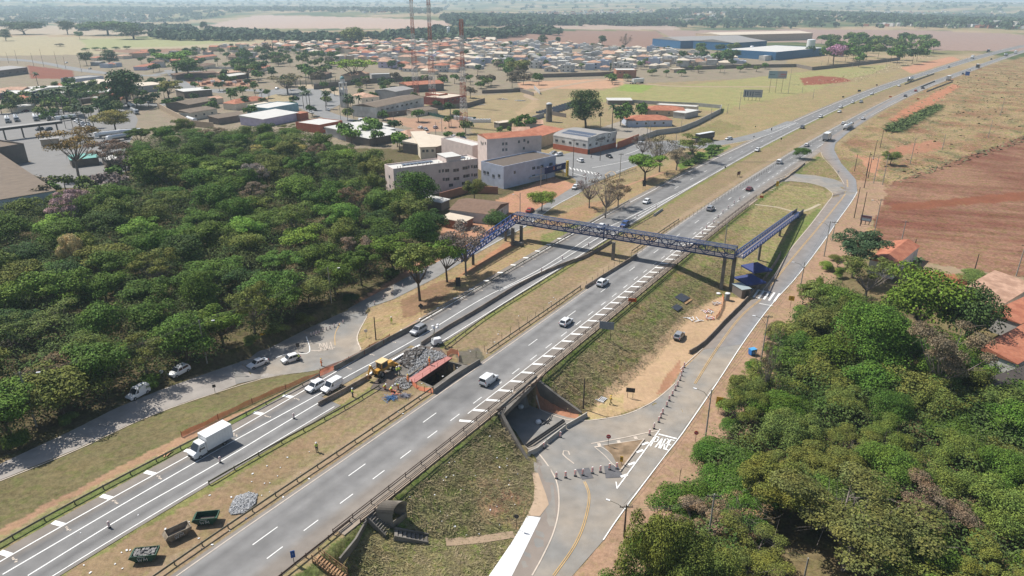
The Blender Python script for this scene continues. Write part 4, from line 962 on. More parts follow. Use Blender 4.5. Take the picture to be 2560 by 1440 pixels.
def rocks(poly,n,smin,smax,name,m,label,cat,z0=0.05,heap=0,loc=None):
    P=[un(*p) for p in poly]; xs=[p[0] for p in P]; ys=[p[1] for p in P]; cx=sum(xs)/len(xs); cy=sum(ys)/len(ys); g=hz(cx,cy); mb=MB(); r=random.Random(len(label)); k=0
    R_=max(max(xs)-min(xs),max(ys)-min(ys))/2
    while k<n:
        x=r.uniform(min(xs),max(xs)); y=r.uniform(min(ys),max(ys))
        if not inpoly(np.array([x]),np.array([y]),P)[0]: continue
        s=r.uniform(smin,smax); hh=heap*max(0,1-(math.hypot(x-cx,y-cy)/R_)**1.3)*r.uniform(.3,1)
        M=Matrix.Translation((x-cx,y-cy,z0+s*.25+hh))@Matrix.Rotation(r.uniform(0,6),4,'Z')@Matrix.Rotation(r.uniform(-.5,.5),4,'X')
        mb.cm=r.randrange(len(m)) if isinstance(m,list) else 0
        mb.box((0,0,0),(s,s*r.uniform(.5,1),s*r.uniform(.3,.7)),0,M,taper=r.uniform(.5,.9)); k+=1
    return mb.build(name,m,loc=(cx,cy,g),label=label,cat=cat,kind='stuff')
rk=[mat('rubble_grey',A(150,148,146),.9,.2,2),mat('rubble_dark',A(96,90,86),.9,.2,2),mat('rubble_pale',A(190,190,190),.9,.15,2)]
gvl=[mat('gravel_pale',A(196,198,202),.9,.2,2),mat('gravel_grey',A(160,162,166),.9,.2,2),rk[2]]
rocks([(1015,885),(1052,868),(1062,873),(1040,905),(1028,925),(1000,910)],520,.2,.75,'asphalt_rubble',[rk[1],rk[1],rk[0]],'heap of broken dark asphalt slabs right of the backhoe','rubble',heap=.55)
rocks([(1062,873),(1100,880),(1118,893),(1070,915),(1030,945),(1015,940),(1035,905)],1500,.1,.30,'concrete_rubble',[rk[0],rk[2],gvl[0]],'grey concrete rubble spread beside the pink walkway','rubble',heap=.5)
rocks([(1005,945),(1018,948),(1035,960),(1015,975),(985,965),(990,950)],500,.1,.32,'concrete_rubble',[rk[0],rk[2],rk[1]],'loose grey rubble between backhoe and crouching workers','rubble',heap=.3)
rocks([(572,1280),(590,1242),(622,1232),(645,1236),(638,1262),(612,1284),(580,1288)],1600,.1,.28,'gravel_pile',gvl,'pile of pale grey stones in the median above the skips','gravel pile',heap=.4)
mb=MB(); P=[un(*p) for p in [(920,965),(958,930),(1052,864),(1098,868),(1122,890),(1040,950),(1010,985)]]; 
drape([(925,972),(955,930),(1052,866),(1098,868),(1118,890),(1030,950),(1000,985)],'broken_deck_bed',mat('milled_bed',A(128,108,94),.95,.2,.6,obj=False,col2=A(104,98,94),s2=.3),.07,1)
# ---------------------------------------------------------------- vehicles
def paint_(name,c,metal=.1,rough=.3): return mat(name,c,rough,.03,1.5,metal=metal,spec=.5)
PAINT={'white':paint_('paint_white',(.72,.73,.74)),'silver':paint_('paint_silver',(.42,.43,.45),.5),'grey':paint_('paint_grey',(.16,.17,.19),.4),'black':paint_('paint_black',(.025,.026,.03)),'maroon':paint_('paint_maroon',(.16,.025,.04)),'red':paint_('paint_red',(.35,.04,.03)),'blue':paint_('paint_blue',(.05,.10,.28)),'dark':paint_('paint_dark_blue',(.05,.07,.10)),'pale':paint_('paint_pale',(.62,.5,.5)),'yellow':paint_('paint_yellow',(.55,.30,.06)),'green':paint_('paint_green',(.03,.10,.06),.1,.6),'steel':paint_('paint_steel',(.55,.57,.6),.7)}
glass=mat('car_glass',(.02,.026,.035),.12,.05,1,spec=.6); tyre=mat('tyre_rubber',(.02,.02,.02),.85,.1,3); rim=mat('wheel_rim',(.35,.36,.38),.4,.1,4,metal=.6)
lampw=mat('headlight_glass',(.75,.76,.78),.2,.05,4); lampr=mat('taillight_red',(.4,.02,.02),.3,.05,4); plast=mat('black_plastic',(.03,.03,.032),.7,.1,3); chas=mat('truck_chassis',(.05,.05,.055),.7,.1,3)
def loft(mb,st,prof):
    """st: stations (x,w,z0,z1); prof: list of (fy,fz)"""
    n=len(prof); V=[(x,w*fy,z0+(z1-z0)*fz) for x,w,z0,z1 in st for fy,fz in prof]
    F=[(i*n+j,i*n+(j+1)%n,(i+1)*n+(j+1)%n,(i+1)*n+j) for i in range(len(st)-1) for j in range(n)]
    F+=[tuple(range(n))[::-1],tuple(range((len(st)-1)*n,len(st)*n))]
    mb.add(V,[f[::-1] for f in F])
HP=[(-.96,0),(-1,.3),(-1,.62),(-.97,.85),(-.86,1),(.86,1),(.97,.85),(1,.62),(1,.3),(.96,0)]
CAR={ # length, half width, hull stations, cabin: base front, top front, top rear, base rear, roof z, belt z
'hatch':dict(h=[(-1.95,.72,.32,.78),(-1.85,.82,.24,.92),(-1.2,.86,.2,.96),(0,.87,.2,.95),(1.0,.86,.2,.93),(1.55,.83,.22,.84),(1.92,.76,.26,.72),(2.0,.6,.32,.6)],c=(1.05,.45,-1.35,-1.85,1.5,.92)),
'sedan':dict(h=[(-2.2,.7,.34,.82),(-2.1,.82,.26,.96),(-1.3,.87,.2,.98),(0,.88,.2,.95),(1.1,.87,.2,.92),(1.75,.83,.22,.84),(2.15,.76,.26,.72),(2.25,.6,.32,.6)],c=(1.0,.35,-1.0,-1.6,1.45,.93)),
'suv':dict(h=[(-2.05,.76,.36,.9),(-1.98,.88,.28,1.06),(-1.2,.91,.24,1.1),(0,.92,.24,1.08),(1.05,.91,.24,1.04),(1.7,.88,.26,.98),(2.08,.82,.3,.86),(2.15,.66,.36,.7)],c=(1.1,.5,-1.55,-1.95,1.66,1.05)),
'van':dict(h=[(-2.05,.8,.34,.95),(-2.0,.88,.26,1.1),(-1.2,.9,.22,1.12),(0,.9,.22,1.08),(1.05,.89,.22,1.0),(1.75,.86,.24,.9),(2.08,.78,.28,.76),(2.15,.62,.34,.62)],c=(1.15,.5,-1.98,-2.03,1.83,1.0)),
'bigvan':dict(h=[(-2.75,.9,.4,1.1),(-2.7,.98,.32,1.25),(-1.2,1.0,.28,1.25),(0,1.0,.28,1.22),(1.6,.99,.28,1.12),(2.3,.95,.3,1.0),(2.7,.86,.34,.84),(2.78,.7,.4,.7)],c=(1.9,1.1,-2.68,-2.73,2.45,1.15))}
MESH={}
def car_parts(kind):
    if kind in MESH: return MESH[kind]
    k=CAR[kind]; P={}
    x0,x1,x2,x3,zr,zb=k['c']; w=k['h'][3][1]
    mb=MB(); loft(mb,k['h'],HP)
    wb,wt=w*.93,w*.74 if kind not in('van','bigvan') else w*.86
    rows=[(x0,wb,zb-.06),(x1,wt,zr-.05),(x1-.25,wt*.97,zr),(x2+.2,wt*.97,zr),(x2,wt,zr-.05),(x3,wb,zb-.04)]
    V=[]
    for x,ww,z in rows: V+=[(x,-ww,z),(x,ww,z)]
    V+=[(x1,-wb,zb-.1),(x1,wb,zb-.1),(x2,-wb,zb-.1),(x2,wb,zb-.1)]
    F=[(0,1,3,2),(2,3,5,4),(4,5,7,6),(6,7,9,8),(8,9,11,10),(0,2,12),(12,2,4,6,8,14),(14,8,10),(1,13,3),(13,15,9,7,5,3),(15,11,9)]
    mb.add(V,[f for f in F]); P['body']=mb
    def lerp3(a,b,t): return tuple(p+(q-p)*t for p,q in zip(a,b))
    def quad(a,b,c,d,inset,nrm,mbx):
        c0=tuple((p+q+r+s)/4 for p,q,r,s in zip(a,b,c,d)); pts=[lerp3(c0,p,1-inset) for p in (a,b,c,d)]; mbx.add([tuple(p[i]+nrm[i]*.015 for i in range(3)) for p in pts],[(0,1,2,3)])
    mb=MB(); quad((x0,-wb,zb-.02),(x0,wb,zb-.02),(x1,wt,zr-.05),(x1,-wt,zr-.05),.1,(.5,0,.8),mb); P['windscreen']=mb
    mb=MB(); zl=zb if kind not in('van','bigvan') else zb+.1
    quad((x3,wb,zl),(x3,-wb,zl),(x2,-wt,zr-.06),(x2,wt,zr-.06),.16,(-.9,0,.3),mb); P['rear_window']=mb
    for s in (-1,1):
        mb=MB(); yb=wb*s; yt=wt*s; nr=(0,s*1.0,.2)
        def sp(x,z): t=(z-zb)/(zr-.05-zb); return (x,yb+(yt-yb)*t,z)
        xe=(x2+.15) if kind not in('van','bigvan') else (x1-.9 if kind=='van' else x1-1.2)
        xm=(x0+xe)/2-.1; zt=zr-.14; zl=zb+.02
        xf=x0-(x0-x1)*.18; xt=x1-.04
        a=[sp(xf-.12,zl),sp(xm+.05,zl),sp(xm+.05,zt),sp(xt-.05,zt)]
        mb.add([tuple(p[i]+nr[i]*.02 for i in range(3)) for p in a],[(0,1,2,3) if s<0 else (3,2,1,0)])
        if kind not in('van','bigvan'):
            a=[sp(xm-.05,zl),sp(x3+.3,zl+.03),sp(xe-.05,zt),sp(xm-.05,zt)]; mb.add([tuple(p[i]+nr[i]*.02 for i in range(3)) for p in a],[(0,1,2,3) if s<0 else (3,2,1,0)])
        P['side_window%d'%s]=mb
    L=k['h'][-2][0]; Rr=k['h'][0][0]
    for s in (-1,1):
        mb=MB(); mb.box((L-.05,s*w*.66,k['h'][-2][3]-.06),(.2,.34,.16)); P['headlight%d'%s]=mb
        mb=MB(); mb.box((Rr+.07,s*w*.8,k['h'][0][3]-.02),(.12,.2,.3 if kind!='van' else .5)); P['taillight%d'%s]=mb
    mb=MB(); mb.box((L+.03,0,.42),(.14,w*1.5,.22)); mb.box((Rr,0,.44),(.14,w*1.5,.2)); P['bumper']=mb
    MESH[kind]={n:m for n,m in P.items()}; return MESH[kind]
ME={}
def mesh_of(key,mb,m):
    if key not in ME: ME[key]=mb.mesh(key[-1] if isinstance(key,tuple) else key,m)
    return ME[key]
def child(name,me,par,loc=(0,0,0),rz=0,ry=0):
    o=bpy.data.objects.new(name,me); COL.objects.link(o); o.parent=par; o.location=loc; o.rotation_euler=(0,ry,rz); return o
_w=MB(); _w.tube((0,-.11,0),(0,.11,0),.32,n=14); WH=_w.mesh('tyre',tyre,True); _w=MB(); _w.tube((0,-.12,0),(0,.12,0),.19,n=8); RM=_w.mesh('rim',rim)
_w=MB(); _w.tube((0,-.15,0),(0,.15,0),.5,n=12); WHT=_w.mesh('tyre',tyre,True); _w=MB(); _w.tube((0,-.16,0),(0,.16,0),.26,n=8); RMT=_w.mesh('rim',rim)
def wheels(e,pts,big=False,rims=True):
    for x,y in pts:
        o=child('wheel',WHT if big else WH,e,(x,y,.5 if big else .31))
        if rims: child('rim',RMT if big else RM,o)
def place(px,py,head,z=.09):
    p=G(px,py); g=hz(p.x,p.y)
    return (p.x,p.y,g+z)
def heading(px,py,way):
    p=G2(px,py)
    if way in('R','L'):
        C=cRL if way=='R' else cLM; i=min(range(len(C)),key=lambda i:(C[i]-p).length); i=min(max(i,1),len(C)-2); t=(C[i+1]-C[i-1]); a=math.atan2(t.y,t.x); return a if way=='R' else a+math.pi
    q=G2(*way); return math.atan2(q.y-p.y,q.x-p.x)
def car(px,py,kind,col,way,label,group=None,rims=None):
    a=heading(px,py,way); e=empty('car' if kind not in('van','bigvan') else 'van',place(px,py,a),a,label,'car' if kind not in('van','bigvan') else 'van',group)
    P=car_parts(kind)
    for n,mb in P.items():
        base=n.rstrip('-1').rstrip('1') if n[-1]=='1' else n
        m=PAINT[col] if base=='body' else plast if base=='bumper' else lampw if base=='headlight' else lampr if base=='taillight' else glass
        child(base,mesh_of((kind,col if base=='body' else '',n,base),mb,m),e)
    h=CAR[kind]['h']; w=h[3][1]-.06; f=h[-2][0]-.72; r=h[1][0]+.72
    wheels(e,[(f,w),(f,-w),(r,w),(r,-w)],rims=(py>380) if rims is None else rims); return e
def cab(e,col,L0_,big=True,h=2.9,w=1.22,ln=2.0):
    """forward-control lorry cab with its nose at x=L0_"""
    mb=MB(); loft(mb,[(L0_-ln,w,.7,h),(L0_-.5,w,.6,h),(L0_-.12,w*.98,.5,h-.25),(L0_,w*.95,.5,1.7)],[(-1,0),(-1,.9),(-.9,1),(.9,1),(1,.9),(1,0)]); c=child('cab',mesh_of(('cab',col,ln,h,'cab'),mb,PAINT[col]),e)
    mb=MB(); mb.add([(L0_-.0,-w*.85,1.72),(L0_-.0,w*.85,1.72),(L0_-.14,w*.85,h-.42),(L0_-.14,-w*.85,h-.42)],[(0,1,2,3)]); mb.v=[(x+.03,y,z+.02) for x,y,z in mb.v]; child('windscreen',mesh_of(('cabws',L0_,h,'windscreen'),mb,glass),c)
    for s in (-1,1):
        mb=MB(); mb.box((L0_-.75,s*(w+.01),1.95),(.8,.03,.65)); child('side_window',mesh_of(('cabsw',L0_,s,'side_window'),mb,glass),c)
        mb=MB(); mb.box((L0_+.01,s*w*.72,.85),(.08,.4,.2)); child('headlight',mesh_of(('cabhl',L0_,s,'headlight'),mb,lampw),c)
    mb=MB(); mb.box((L0_+.0,0,.62),(.18,w*1.9,.3)); child('bumper',mesh_of(('cabbp',L0_,'bumper'),mb,plast),c)
def lorry(px,py,kind,col,way,label,group=None,body='white'):
    a=heading(px,py,way); e=empty('truck' if kind!='tanker' else 'tanker_truck',place(px,py,a),a,label,'truck' if kind!='tanker' else 'tanker truck',group)
    if kind=='box':   # light box truck
        mb=MB(); loft(mb,[(1.1,.98,.5,2.35),(2.0,.98,.4,2.35),(2.75,.96,.36,1.35),(3.2,.88,.36,1.1),(3.35,.7,.42,.95)],[(-1,0),(-1,.75),(-.88,1),(.88,1),(1,.75),(1,0)]); c=child('cab',mesh_of(('bc',col,'cab'),mb,PAINT[col]),e)
        mb=MB(); mb.add([(2.72,-.82,1.4),(2.72,.82,1.4),(2.06,.76,2.24),(2.06,-.76,2.24)],[(0,1,2,3)]); mb.v=[(x+.05,y,z+.03) for x,y,z in mb.v]; child('windscreen',mb.mesh('windscreen',glass),c)
        for s in (-1,1): mb=MB(); mb.add([(2.45,s*1.0,1.42),(1.35,s*1.0,1.42),(1.35,s*.96,2.0),(2.0,s*.96,2.0)],[(0,1,2,3)]); child('side_window',mb.mesh('side_window',glass),c); mb=MB(); mb.box((3.22,s*.68,.92),(.2,.3,.2)); child('headlight',mb.mesh('headlight',lampw),c); mb=MB(); mb.box((2.3,s*1.15,1.5),(.1,.2,.3)); child('mirror',mb.mesh('mirror',plast),c)
        mb=MB(); mb.box((3.3,0,.5),(.16,1.6,.24)); mb.box((3.37,0,.75),(.06,.9,.14)); child('bumper',mb.mesh('bumper',plast),e)
        mb=MB(); mb.box((-1.25,0,2.0),(4.5,2.3,2.4)); 
        for k in range(9): 
            for s in (-1,1): mb.box((-3.3+k*.52,s*1.16,2.0),(.04,.02,2.3))
        child('cargo_box',mb.mesh('cargo_box',PAINT['white']),e); mb=MB(); mb.box((-.6,0,.65),(5.6,1.1,.3)); child('chassis',mb.mesh('chassis',chas),e); wheels(e,[(2.35,.9),(2.35,-.9),(-1.9,.9),(-1.9,-.9)])
        return e
    L={'semi':7.5,'rigid':4.6,'tanker':7.0,'mixer':4.4}[kind]; cab(e,col,L)
    mb=MB(); mb.box((-.6,0,.85),(2*L-1.2,1.0,.35)); child('chassis',mesh_of(('ch',L,'chassis'),mb,chas),e)
    if kind in('semi','rigid'):
        l=2*L-2.6; mb=MB(); mb.box((-L+l/2,0,2.6),(l,2.5,2.8)); mb.cm=1; mb.box((-L+l/2,0,4.02),(l+.04,2.54,.06)); child('cargo_box',mesh_of(('cb',L,body,'cargo_box'),mb,[PAINT[body],PAINT['white']]),e)
    else:
        l=2*L-2.8; mb=MB(); n=16; st=[(-L,.25,1.6),(-L+.12,.95,2.15),(-L+.35,1.2,2.15),(-L+l-.3,1.2,2.15),(-L+l,.8,2.15)]
        V=[(x,r*1.0*math.cos(2*math.pi*i/n),2.15+r*.92*math.sin(2*math.pi*i/n)) for x,r,_ in st for i in range(n)]; F=[(i*n+j,i*n+(j+1)%n,(i+1)*n+(j+1)%n,(i+1)*n+j) for i in range(len(st)-1) for j in range(n)]+[tuple(range(n))[::-1],tuple(range(4*n,5*n))]
        mb.add(V,[f[::-1] for f in F]); child('tank',mesh_of(('tk',L,body,'tank'),mb,PAINT[body]),e)
        mb=MB(); mb.box((-L+l/2,0,3.28),(l*.8,.5,.06)); child('walkway',mesh_of(('wk',L,'walkway'),mb,galv),e)
        mb=MB()
        for k in range(4): mb.tube((-L+l*(.2+.2*k),0,3.2),(-L+l*(.2+.2*k),0,3.42),.25,n=8)
        child('hatch',mesh_of(('ht',L,'hatch'),mb,galv),e)
    far=py<340
    wp=[L-1.3,L-5.0,-L+1.2,-L+2.4] if L>5 else [L-1.2,-L+1.3,-L+2.5]
    wheels(e,[(x,s*1.05) for x in wp for s in (-1,1)],True,rims=not far); return e
gR_='vehicles driving away on the near carriageway'; gL_='vehicles driving towards us on the far carriageway'
car(1222,957,'van','white','R','small white van nearest on the near carriageway, beside the pit',gR_)
car(1415,811,'hatch','white','R','white hatchback with dark rear window left of the grey sign back',gR_)
car(1506,713,'suv','white','R','white crossover just below the footbridge shadow on near carriageway',gR_)
car(1776,526,'suv','silver','R','silver car just beyond the footbridge on the near carriageway',gR_)
car(1873,476,'sedan','maroon','R','maroon car next to the orange work sign on near carriageway',gR_)
car(1948,409,'van','white','R','white van between the maroon car and the slip road nose',gR_)
car(2016,366,'hatch','white','R','white car close behind the grey box lorry',gR_)
lorry(2067,351,'rigid','white','R','boxy grey lorry with white roof at the slip road nose',gR_,'silver')
lorry(2120,322,'tanker','white','R','white tanker lorry ahead of the boxy grey lorry',gR_)
car(2108,311,'hatch','white','R','white car overtaking the tanker lorry',gR_)
car(2157,299,'sedan','white','R','white car right ahead of the white tanker lorry',gR_)
car(2263,242,'suv','grey','R','dark grey car left of the orange work sign far up the road',gR_)
car(2289,229,'hatch','red','R','small red car beside the far median barrier',gR_)
car(2307,222,'sedan','black','R','small black car ahead of the small red car',gR_)
lorry(2371,201,'rigid','white','R','far pale grey box lorry beyond the small black car',gR_,'silver')
car(2407,186,'hatch','dark','R','dark car just ahead of the far pale box lorry',gR_)
car(2424,176,'hatch','white','R','far white car between the pale and the dark lorries',gR_)
lorry(2444,170,'rigid','black','R','far all dark lorry near the top right',gR_,'black')
car(2478,149,'sedan','black','R','farthest black car on the near carriageway',gR_)
lorry(2514,140,'tanker','white','R','far silver tanker lorry near the right edge',gR_,'steel')
lorry(2538,134,'rigid','white','R','farthest white lorry at the right edge',gR_)
lorry(527,1124,'box','white','L','white box truck nearest on the far carriageway, left of the skips',gL_)
car(790,972,'hatch','white','L','white hatchback side by side with a small white van',gL_)
car(831,973,'van','white','L','small white van side by side with a white hatchback',gL_)
car(1047,832,'suv','silver','L','silver crossover passing the light tower and broken deck',gL_)
car(1503,571,'sedan','white','L','white car right under the footbridge deck',gL_)
car(1562,566,'suv','blue','L','bluish car seen through the footbridge truss',gL_)
car(1616,508,'hatch','white','L','white pickup like car just beyond the footbridge on far carriageway',gL_)
car(1893,378,'hatch','white','L','white car on far carriageway opposite the slip road nose',gL_)
car(2005,321,'suv','grey','L','dark grey car near the junction slip road on far carriageway',gL_)
for px,py,k,c,l in [(2051,294,'hatch','white','lone white car beyond the dark grey car'),(2098,281,'sedan','white','lower of two white cars one above the other'),(2101,270,'suv','white','upper of two white cars one above the other'),(2131,258,'hatch','white','left car of a pair side by side below the green hill'),(2152,257,'suv','silver','right car of a pair side by side below the green hill'),(2179,237,'suv','white','white crossover between the dark box sign and the tanker lorry'),(2247,216,'sedan','white','white car close to the end of the far median barrier'),(2317,187,'hatch','white','white car ahead of the silver tanker lorry'),(2372,169,'hatch','grey','grey car alone far up the far carriageway'),(2415,150,'hatch','white','far white car near the orange earth bank'),(2484,136,'hatch','white','farthest white car on the far carriageway')]:
    car(px,py,k,c,'L',l,gL_)
lorry(2276,203,'tanker','grey','L','silver tanker lorry coming down the far carriageway',gL_,'steel')
lorry(2430,147,'rigid','white','L','far white lorry by the orange earth bank',gL_)
lorry(2470,131,'rigid','black','L','far dark lorry at the top of the far carriageway',gL_,'black')
car(1697,845,'hatch','silver',(1712,826),'silver hatchback parked alone on the pale dirt',None)
gS_='vehicles on the left frontage road'
car(450,935,'suv','white',(425,947),'white patrol car in tree shade by the left road',gS_)
car(347,990,'van','white',(325,1000),'white van with rolls on its roof in the tree shade',gS_)
car(645,915,'sedan','white',(622,923),'white saloon waiting left of the small traffic island',gS_)
car(728,903,'hatch','white',(700,912),'white hatchback with a worker standing at its nose',gS_)
car(1325,530,'sedan','red',(1350,512),'red car behind the left ramp of the footbridge',gS_)
gJ='vehicles around the road junction'
for px,py,k,c,w,l in [(1438,472,'hatch','white',(1422,484),'white car coming out of the junction towards the footbridge'),(1451,405,'suv','white',(1440,400),'white crossover in front of the gym building corner'),(1397,390,'suv','white',(1386,392),'white crossover parked below the gym side wall'),(1383,386,'hatch','silver',(1372,388),'silver car parked behind the white crossover by the gym'),(1523,394,'sedan','black',(1540,402),'black saloon in the shade of the gym front'),(1601,361,'hatch','white',(1612,356),'white car parked by the orange wall'),(1822,350,'hatch','white',(1800,352),'white pickup on the slip road beside the parked black lorry'),
 (901,306,'bigvan','white',(890,300),'large white van on the avenue by the church'),(886,311,'sedan','white',(876,306),'white saloon below the large white van'),(1089,321,'hatch','pale',(1102,316),'pale pink car parked on the dirt by the masts'),(1065,326,'hatch','silver',(1076,330),'silver car beside the pale pink car'),(1051,322,'hatch','white',(1040,319),'small white car at the avenue kerb by the empty lot'),(1135,345,'sedan','white',(1145,348),'white saloon parked below the three round trees'),(1158,348,'suv','dark',(1168,351),'dark crossover parked below the three round trees'),(820,277,'sedan','silver',(830,280),'silver saloon by the church fence'),(788,277,'suv','black',(796,280),'black crossover by the palm trees at the avenue'),(778,283,'sedan','white',(788,286),'white saloon behind the orange roofed kiosk'),(423,204,'sedan','dark',(430,210),'dark saloon on the side street by the service station'),(693,223,'sedan','white',(702,221),'white car parked beyond the roundabout')]:
    car(px,py,k,c,w,l,gJ)
lorry(1757,353,'semi','white',(1730,358),'parked black lorry with white roof by the slip road',gJ,'black')
lorry(1592,209,'semi','white',(1570,211),'white articulated lorry on the dirt road by the field')
gY='tanker lorries parked in the depot'
for px,py,w,b,l in [(20,305,(24,320),'white','white tanker in the leftmost pair of the depot'),(42,302,(50,318),'steel','silver tanker in the leftmost pair of the depot'),(90,300,(100,318),'white','dark nosed tanker in the middle of the depot'),(104,296,(118,316),'steel','silver tanker beside the dark nosed tanker'),(122,300,(134,312),'white','white tanker beneath the long canopy'),(160,302,(128,306),'white','long white tanker parked across the others'),(262,344,(225,348),'white','upper white tanker behind the autumn coloured tree'),(292,352,(240,360),'steel','lower silver tanker behind the autumn coloured tree'),(318,338,(290,340),'steel','dull silver tanker right of the autumn coloured tree'),(330,270,(350,282),'white','white tanker parked by the large dark tree'),(338,284,(355,292),'steel','silver tanker below the one by the large dark tree'),(478,306,(465,302),'white','white tanker on the dirt lane behind the woodland')]:
    lorry(px,py,'tanker','white',w,l,gY,b)
for i in range(7): car(193+i*5.5,304+i*3.6,'hatch',['white','silver','white','grey','white','white','silver'][i],(183+i*5.5,306+i*3.6),'%s car %s in the left row beside the depot palms'%(['white','silver','white','grey','white','white','silver'][i],['at the top','second from the top','third from the top','fourth down','fifth down','second from the bottom','at the bottom'][i]),'cars parked in rows beside the depot',False)
for i in range(6): car(216+i*2.0,312+i*3.6,'hatch',['silver','white','white','silver','white','grey'][i],(206+i*2,314+i*3.6),'%s car %s in the right row beside the depot palms'%(['silver','white','white','silver','white','grey'][i],['at the top','second from the top','third from the top','fourth down','second from the bottom','at the bottom'][i]),'cars parked in rows beside the depot',False)
for px,py,k,c,l in [(100,326,'suv','black','black car under the left half of the long canopy'),(122,326,'suv','dark','dark car under the right half of the long canopy'),(64,280,'sedan','maroon','maroon car by the low white shed'),(345,258,'sedan','white','white car at the foot of the large dark tree'),(375,257,'sedan','silver','silver car right of the large dark tree'),(166,158,'sedan','white','white car on the distant left road'),(225,173,'sedan','dark','dark car on the distant left road')]:
    car(px,py,k,c,(px-12,py+2),l,'cars parked around the depot',False)
# ---------------------------------------------------------------- backhoe loader
e=empty('backhoe_loader',place(958,935,0),heading(958,935,'R'),'yellow backhoe loader with pale roof working on the broken deck','backhoe'); yl=PAINT['yellow']; cr=mat('cab_roof_cream',(.62,.46,.24),.6,.05,2)
mb=MB(); mb.box((.3,0,1.15),(4.2,1.0,.7)); mb.box((1.8,0,1.5),(1.7,1.0,.6),taper=.9); mb.build('body',yl,e)
mb=MB()
for x in (-.9,.75):
    for y in (-.72,.72): mb.beam((x,y,1.4),(x*.9,y*.95,2.75),.1,.1)
mb.build('cab_frame',yl,e); mb=MB(); mb.box((-.1,0,2.1),(1.5,1.35,1.15)); mb.build('cab_glass',glass,e); mb=MB(); mb.box((-.1,0,2.84),(2.0,1.7,.16)); mb.build('cab_roof',cr,e)
mb=MB(); 
for y in (-.6,.6): mb.beam((.9,y,1.6),(3.0,y,.9),.16,.26)
mb.build('loader_arm',yl,e); mb=MB(); mb.prism([(2.9,0),(3.9,.0),(3.2,.25),(3.1,.9),(2.9,.95)],-1.15,1.15,Matrix.Translation((0,0,.25))@Matrix.Rotation(R(90),4,'X')); mb.build('loader_bucket',yl,e)
mb=MB(); mb.beam((-2.0,0,1.0),(-3.1,.1,3.1),.26,.36); mb.build('boom',yl,e); mb=MB(); mb.beam((-3.1,.1,3.1),(-3.7,.1,1.5),.2,.28); mb.build('dipper_arm',yl,e); mb=MB(); mb.box((-3.5,.1,.95),(.7,.7,.7),taper=.7); mb.build('digging_bucket',mat('bucket_rust',(.14,.07,.03),.8,.2,2),e)
for x,y,s in ((-1.2,.85,1.3),(-1.2,-.85,1.3),(1.9,.8,.85),(1.9,-.8,.85)):
    o=child('wheel',WHT,e,(x,y,.5*s)); o.scale=(s,s*1.2,s); child('rim',RMT,o)
# ---------------------------------------------------------------- light tower trailer
e=empty('light_tower',place(1092,862,0),R(30),'mobile light tower with white generator and raised lamps on the roadside','light tower')
mb=MB(); mb.box((0,0,.9),(2.0,1.3,1.1),taper=.85); mb.build('generator',PAINT['white'],e); mb=MB(); mb.box((0,0,.32),(2.6,1.2,.12)); mb.beam((1.3,0,.3),(2.6,0,.35),.12,.12)
for x,y in ((-1,1.1),(1,1.1),(-1,-1.1),(1,-1.1)): mb.beam((x,y*.5,.35),(x,y,.05),.08,.08)
mb.build('frame',chas,e); wheels(e,[(0,.72),(0,-.72)])
mb=MB(); mb.beam((-.9,0,1.2),(-.4,.1,3.0),.14,.14); mb.beam((-.4,.1,3.0),(-.1,.2,4.3),.1,.1); mb.build('mast',galv,e)
for x,y,z in ((-.6,.2,4.3),(.5,.2,4.35),(-.4,.2,3.8),(.4,.2,3.75)): mb=MB(); mb.lathe((x,y,z),[(.1,.2),(.28,.1),(.3,-.12),(.12,-.18)],10); mb.build('lamp',lampw,e)
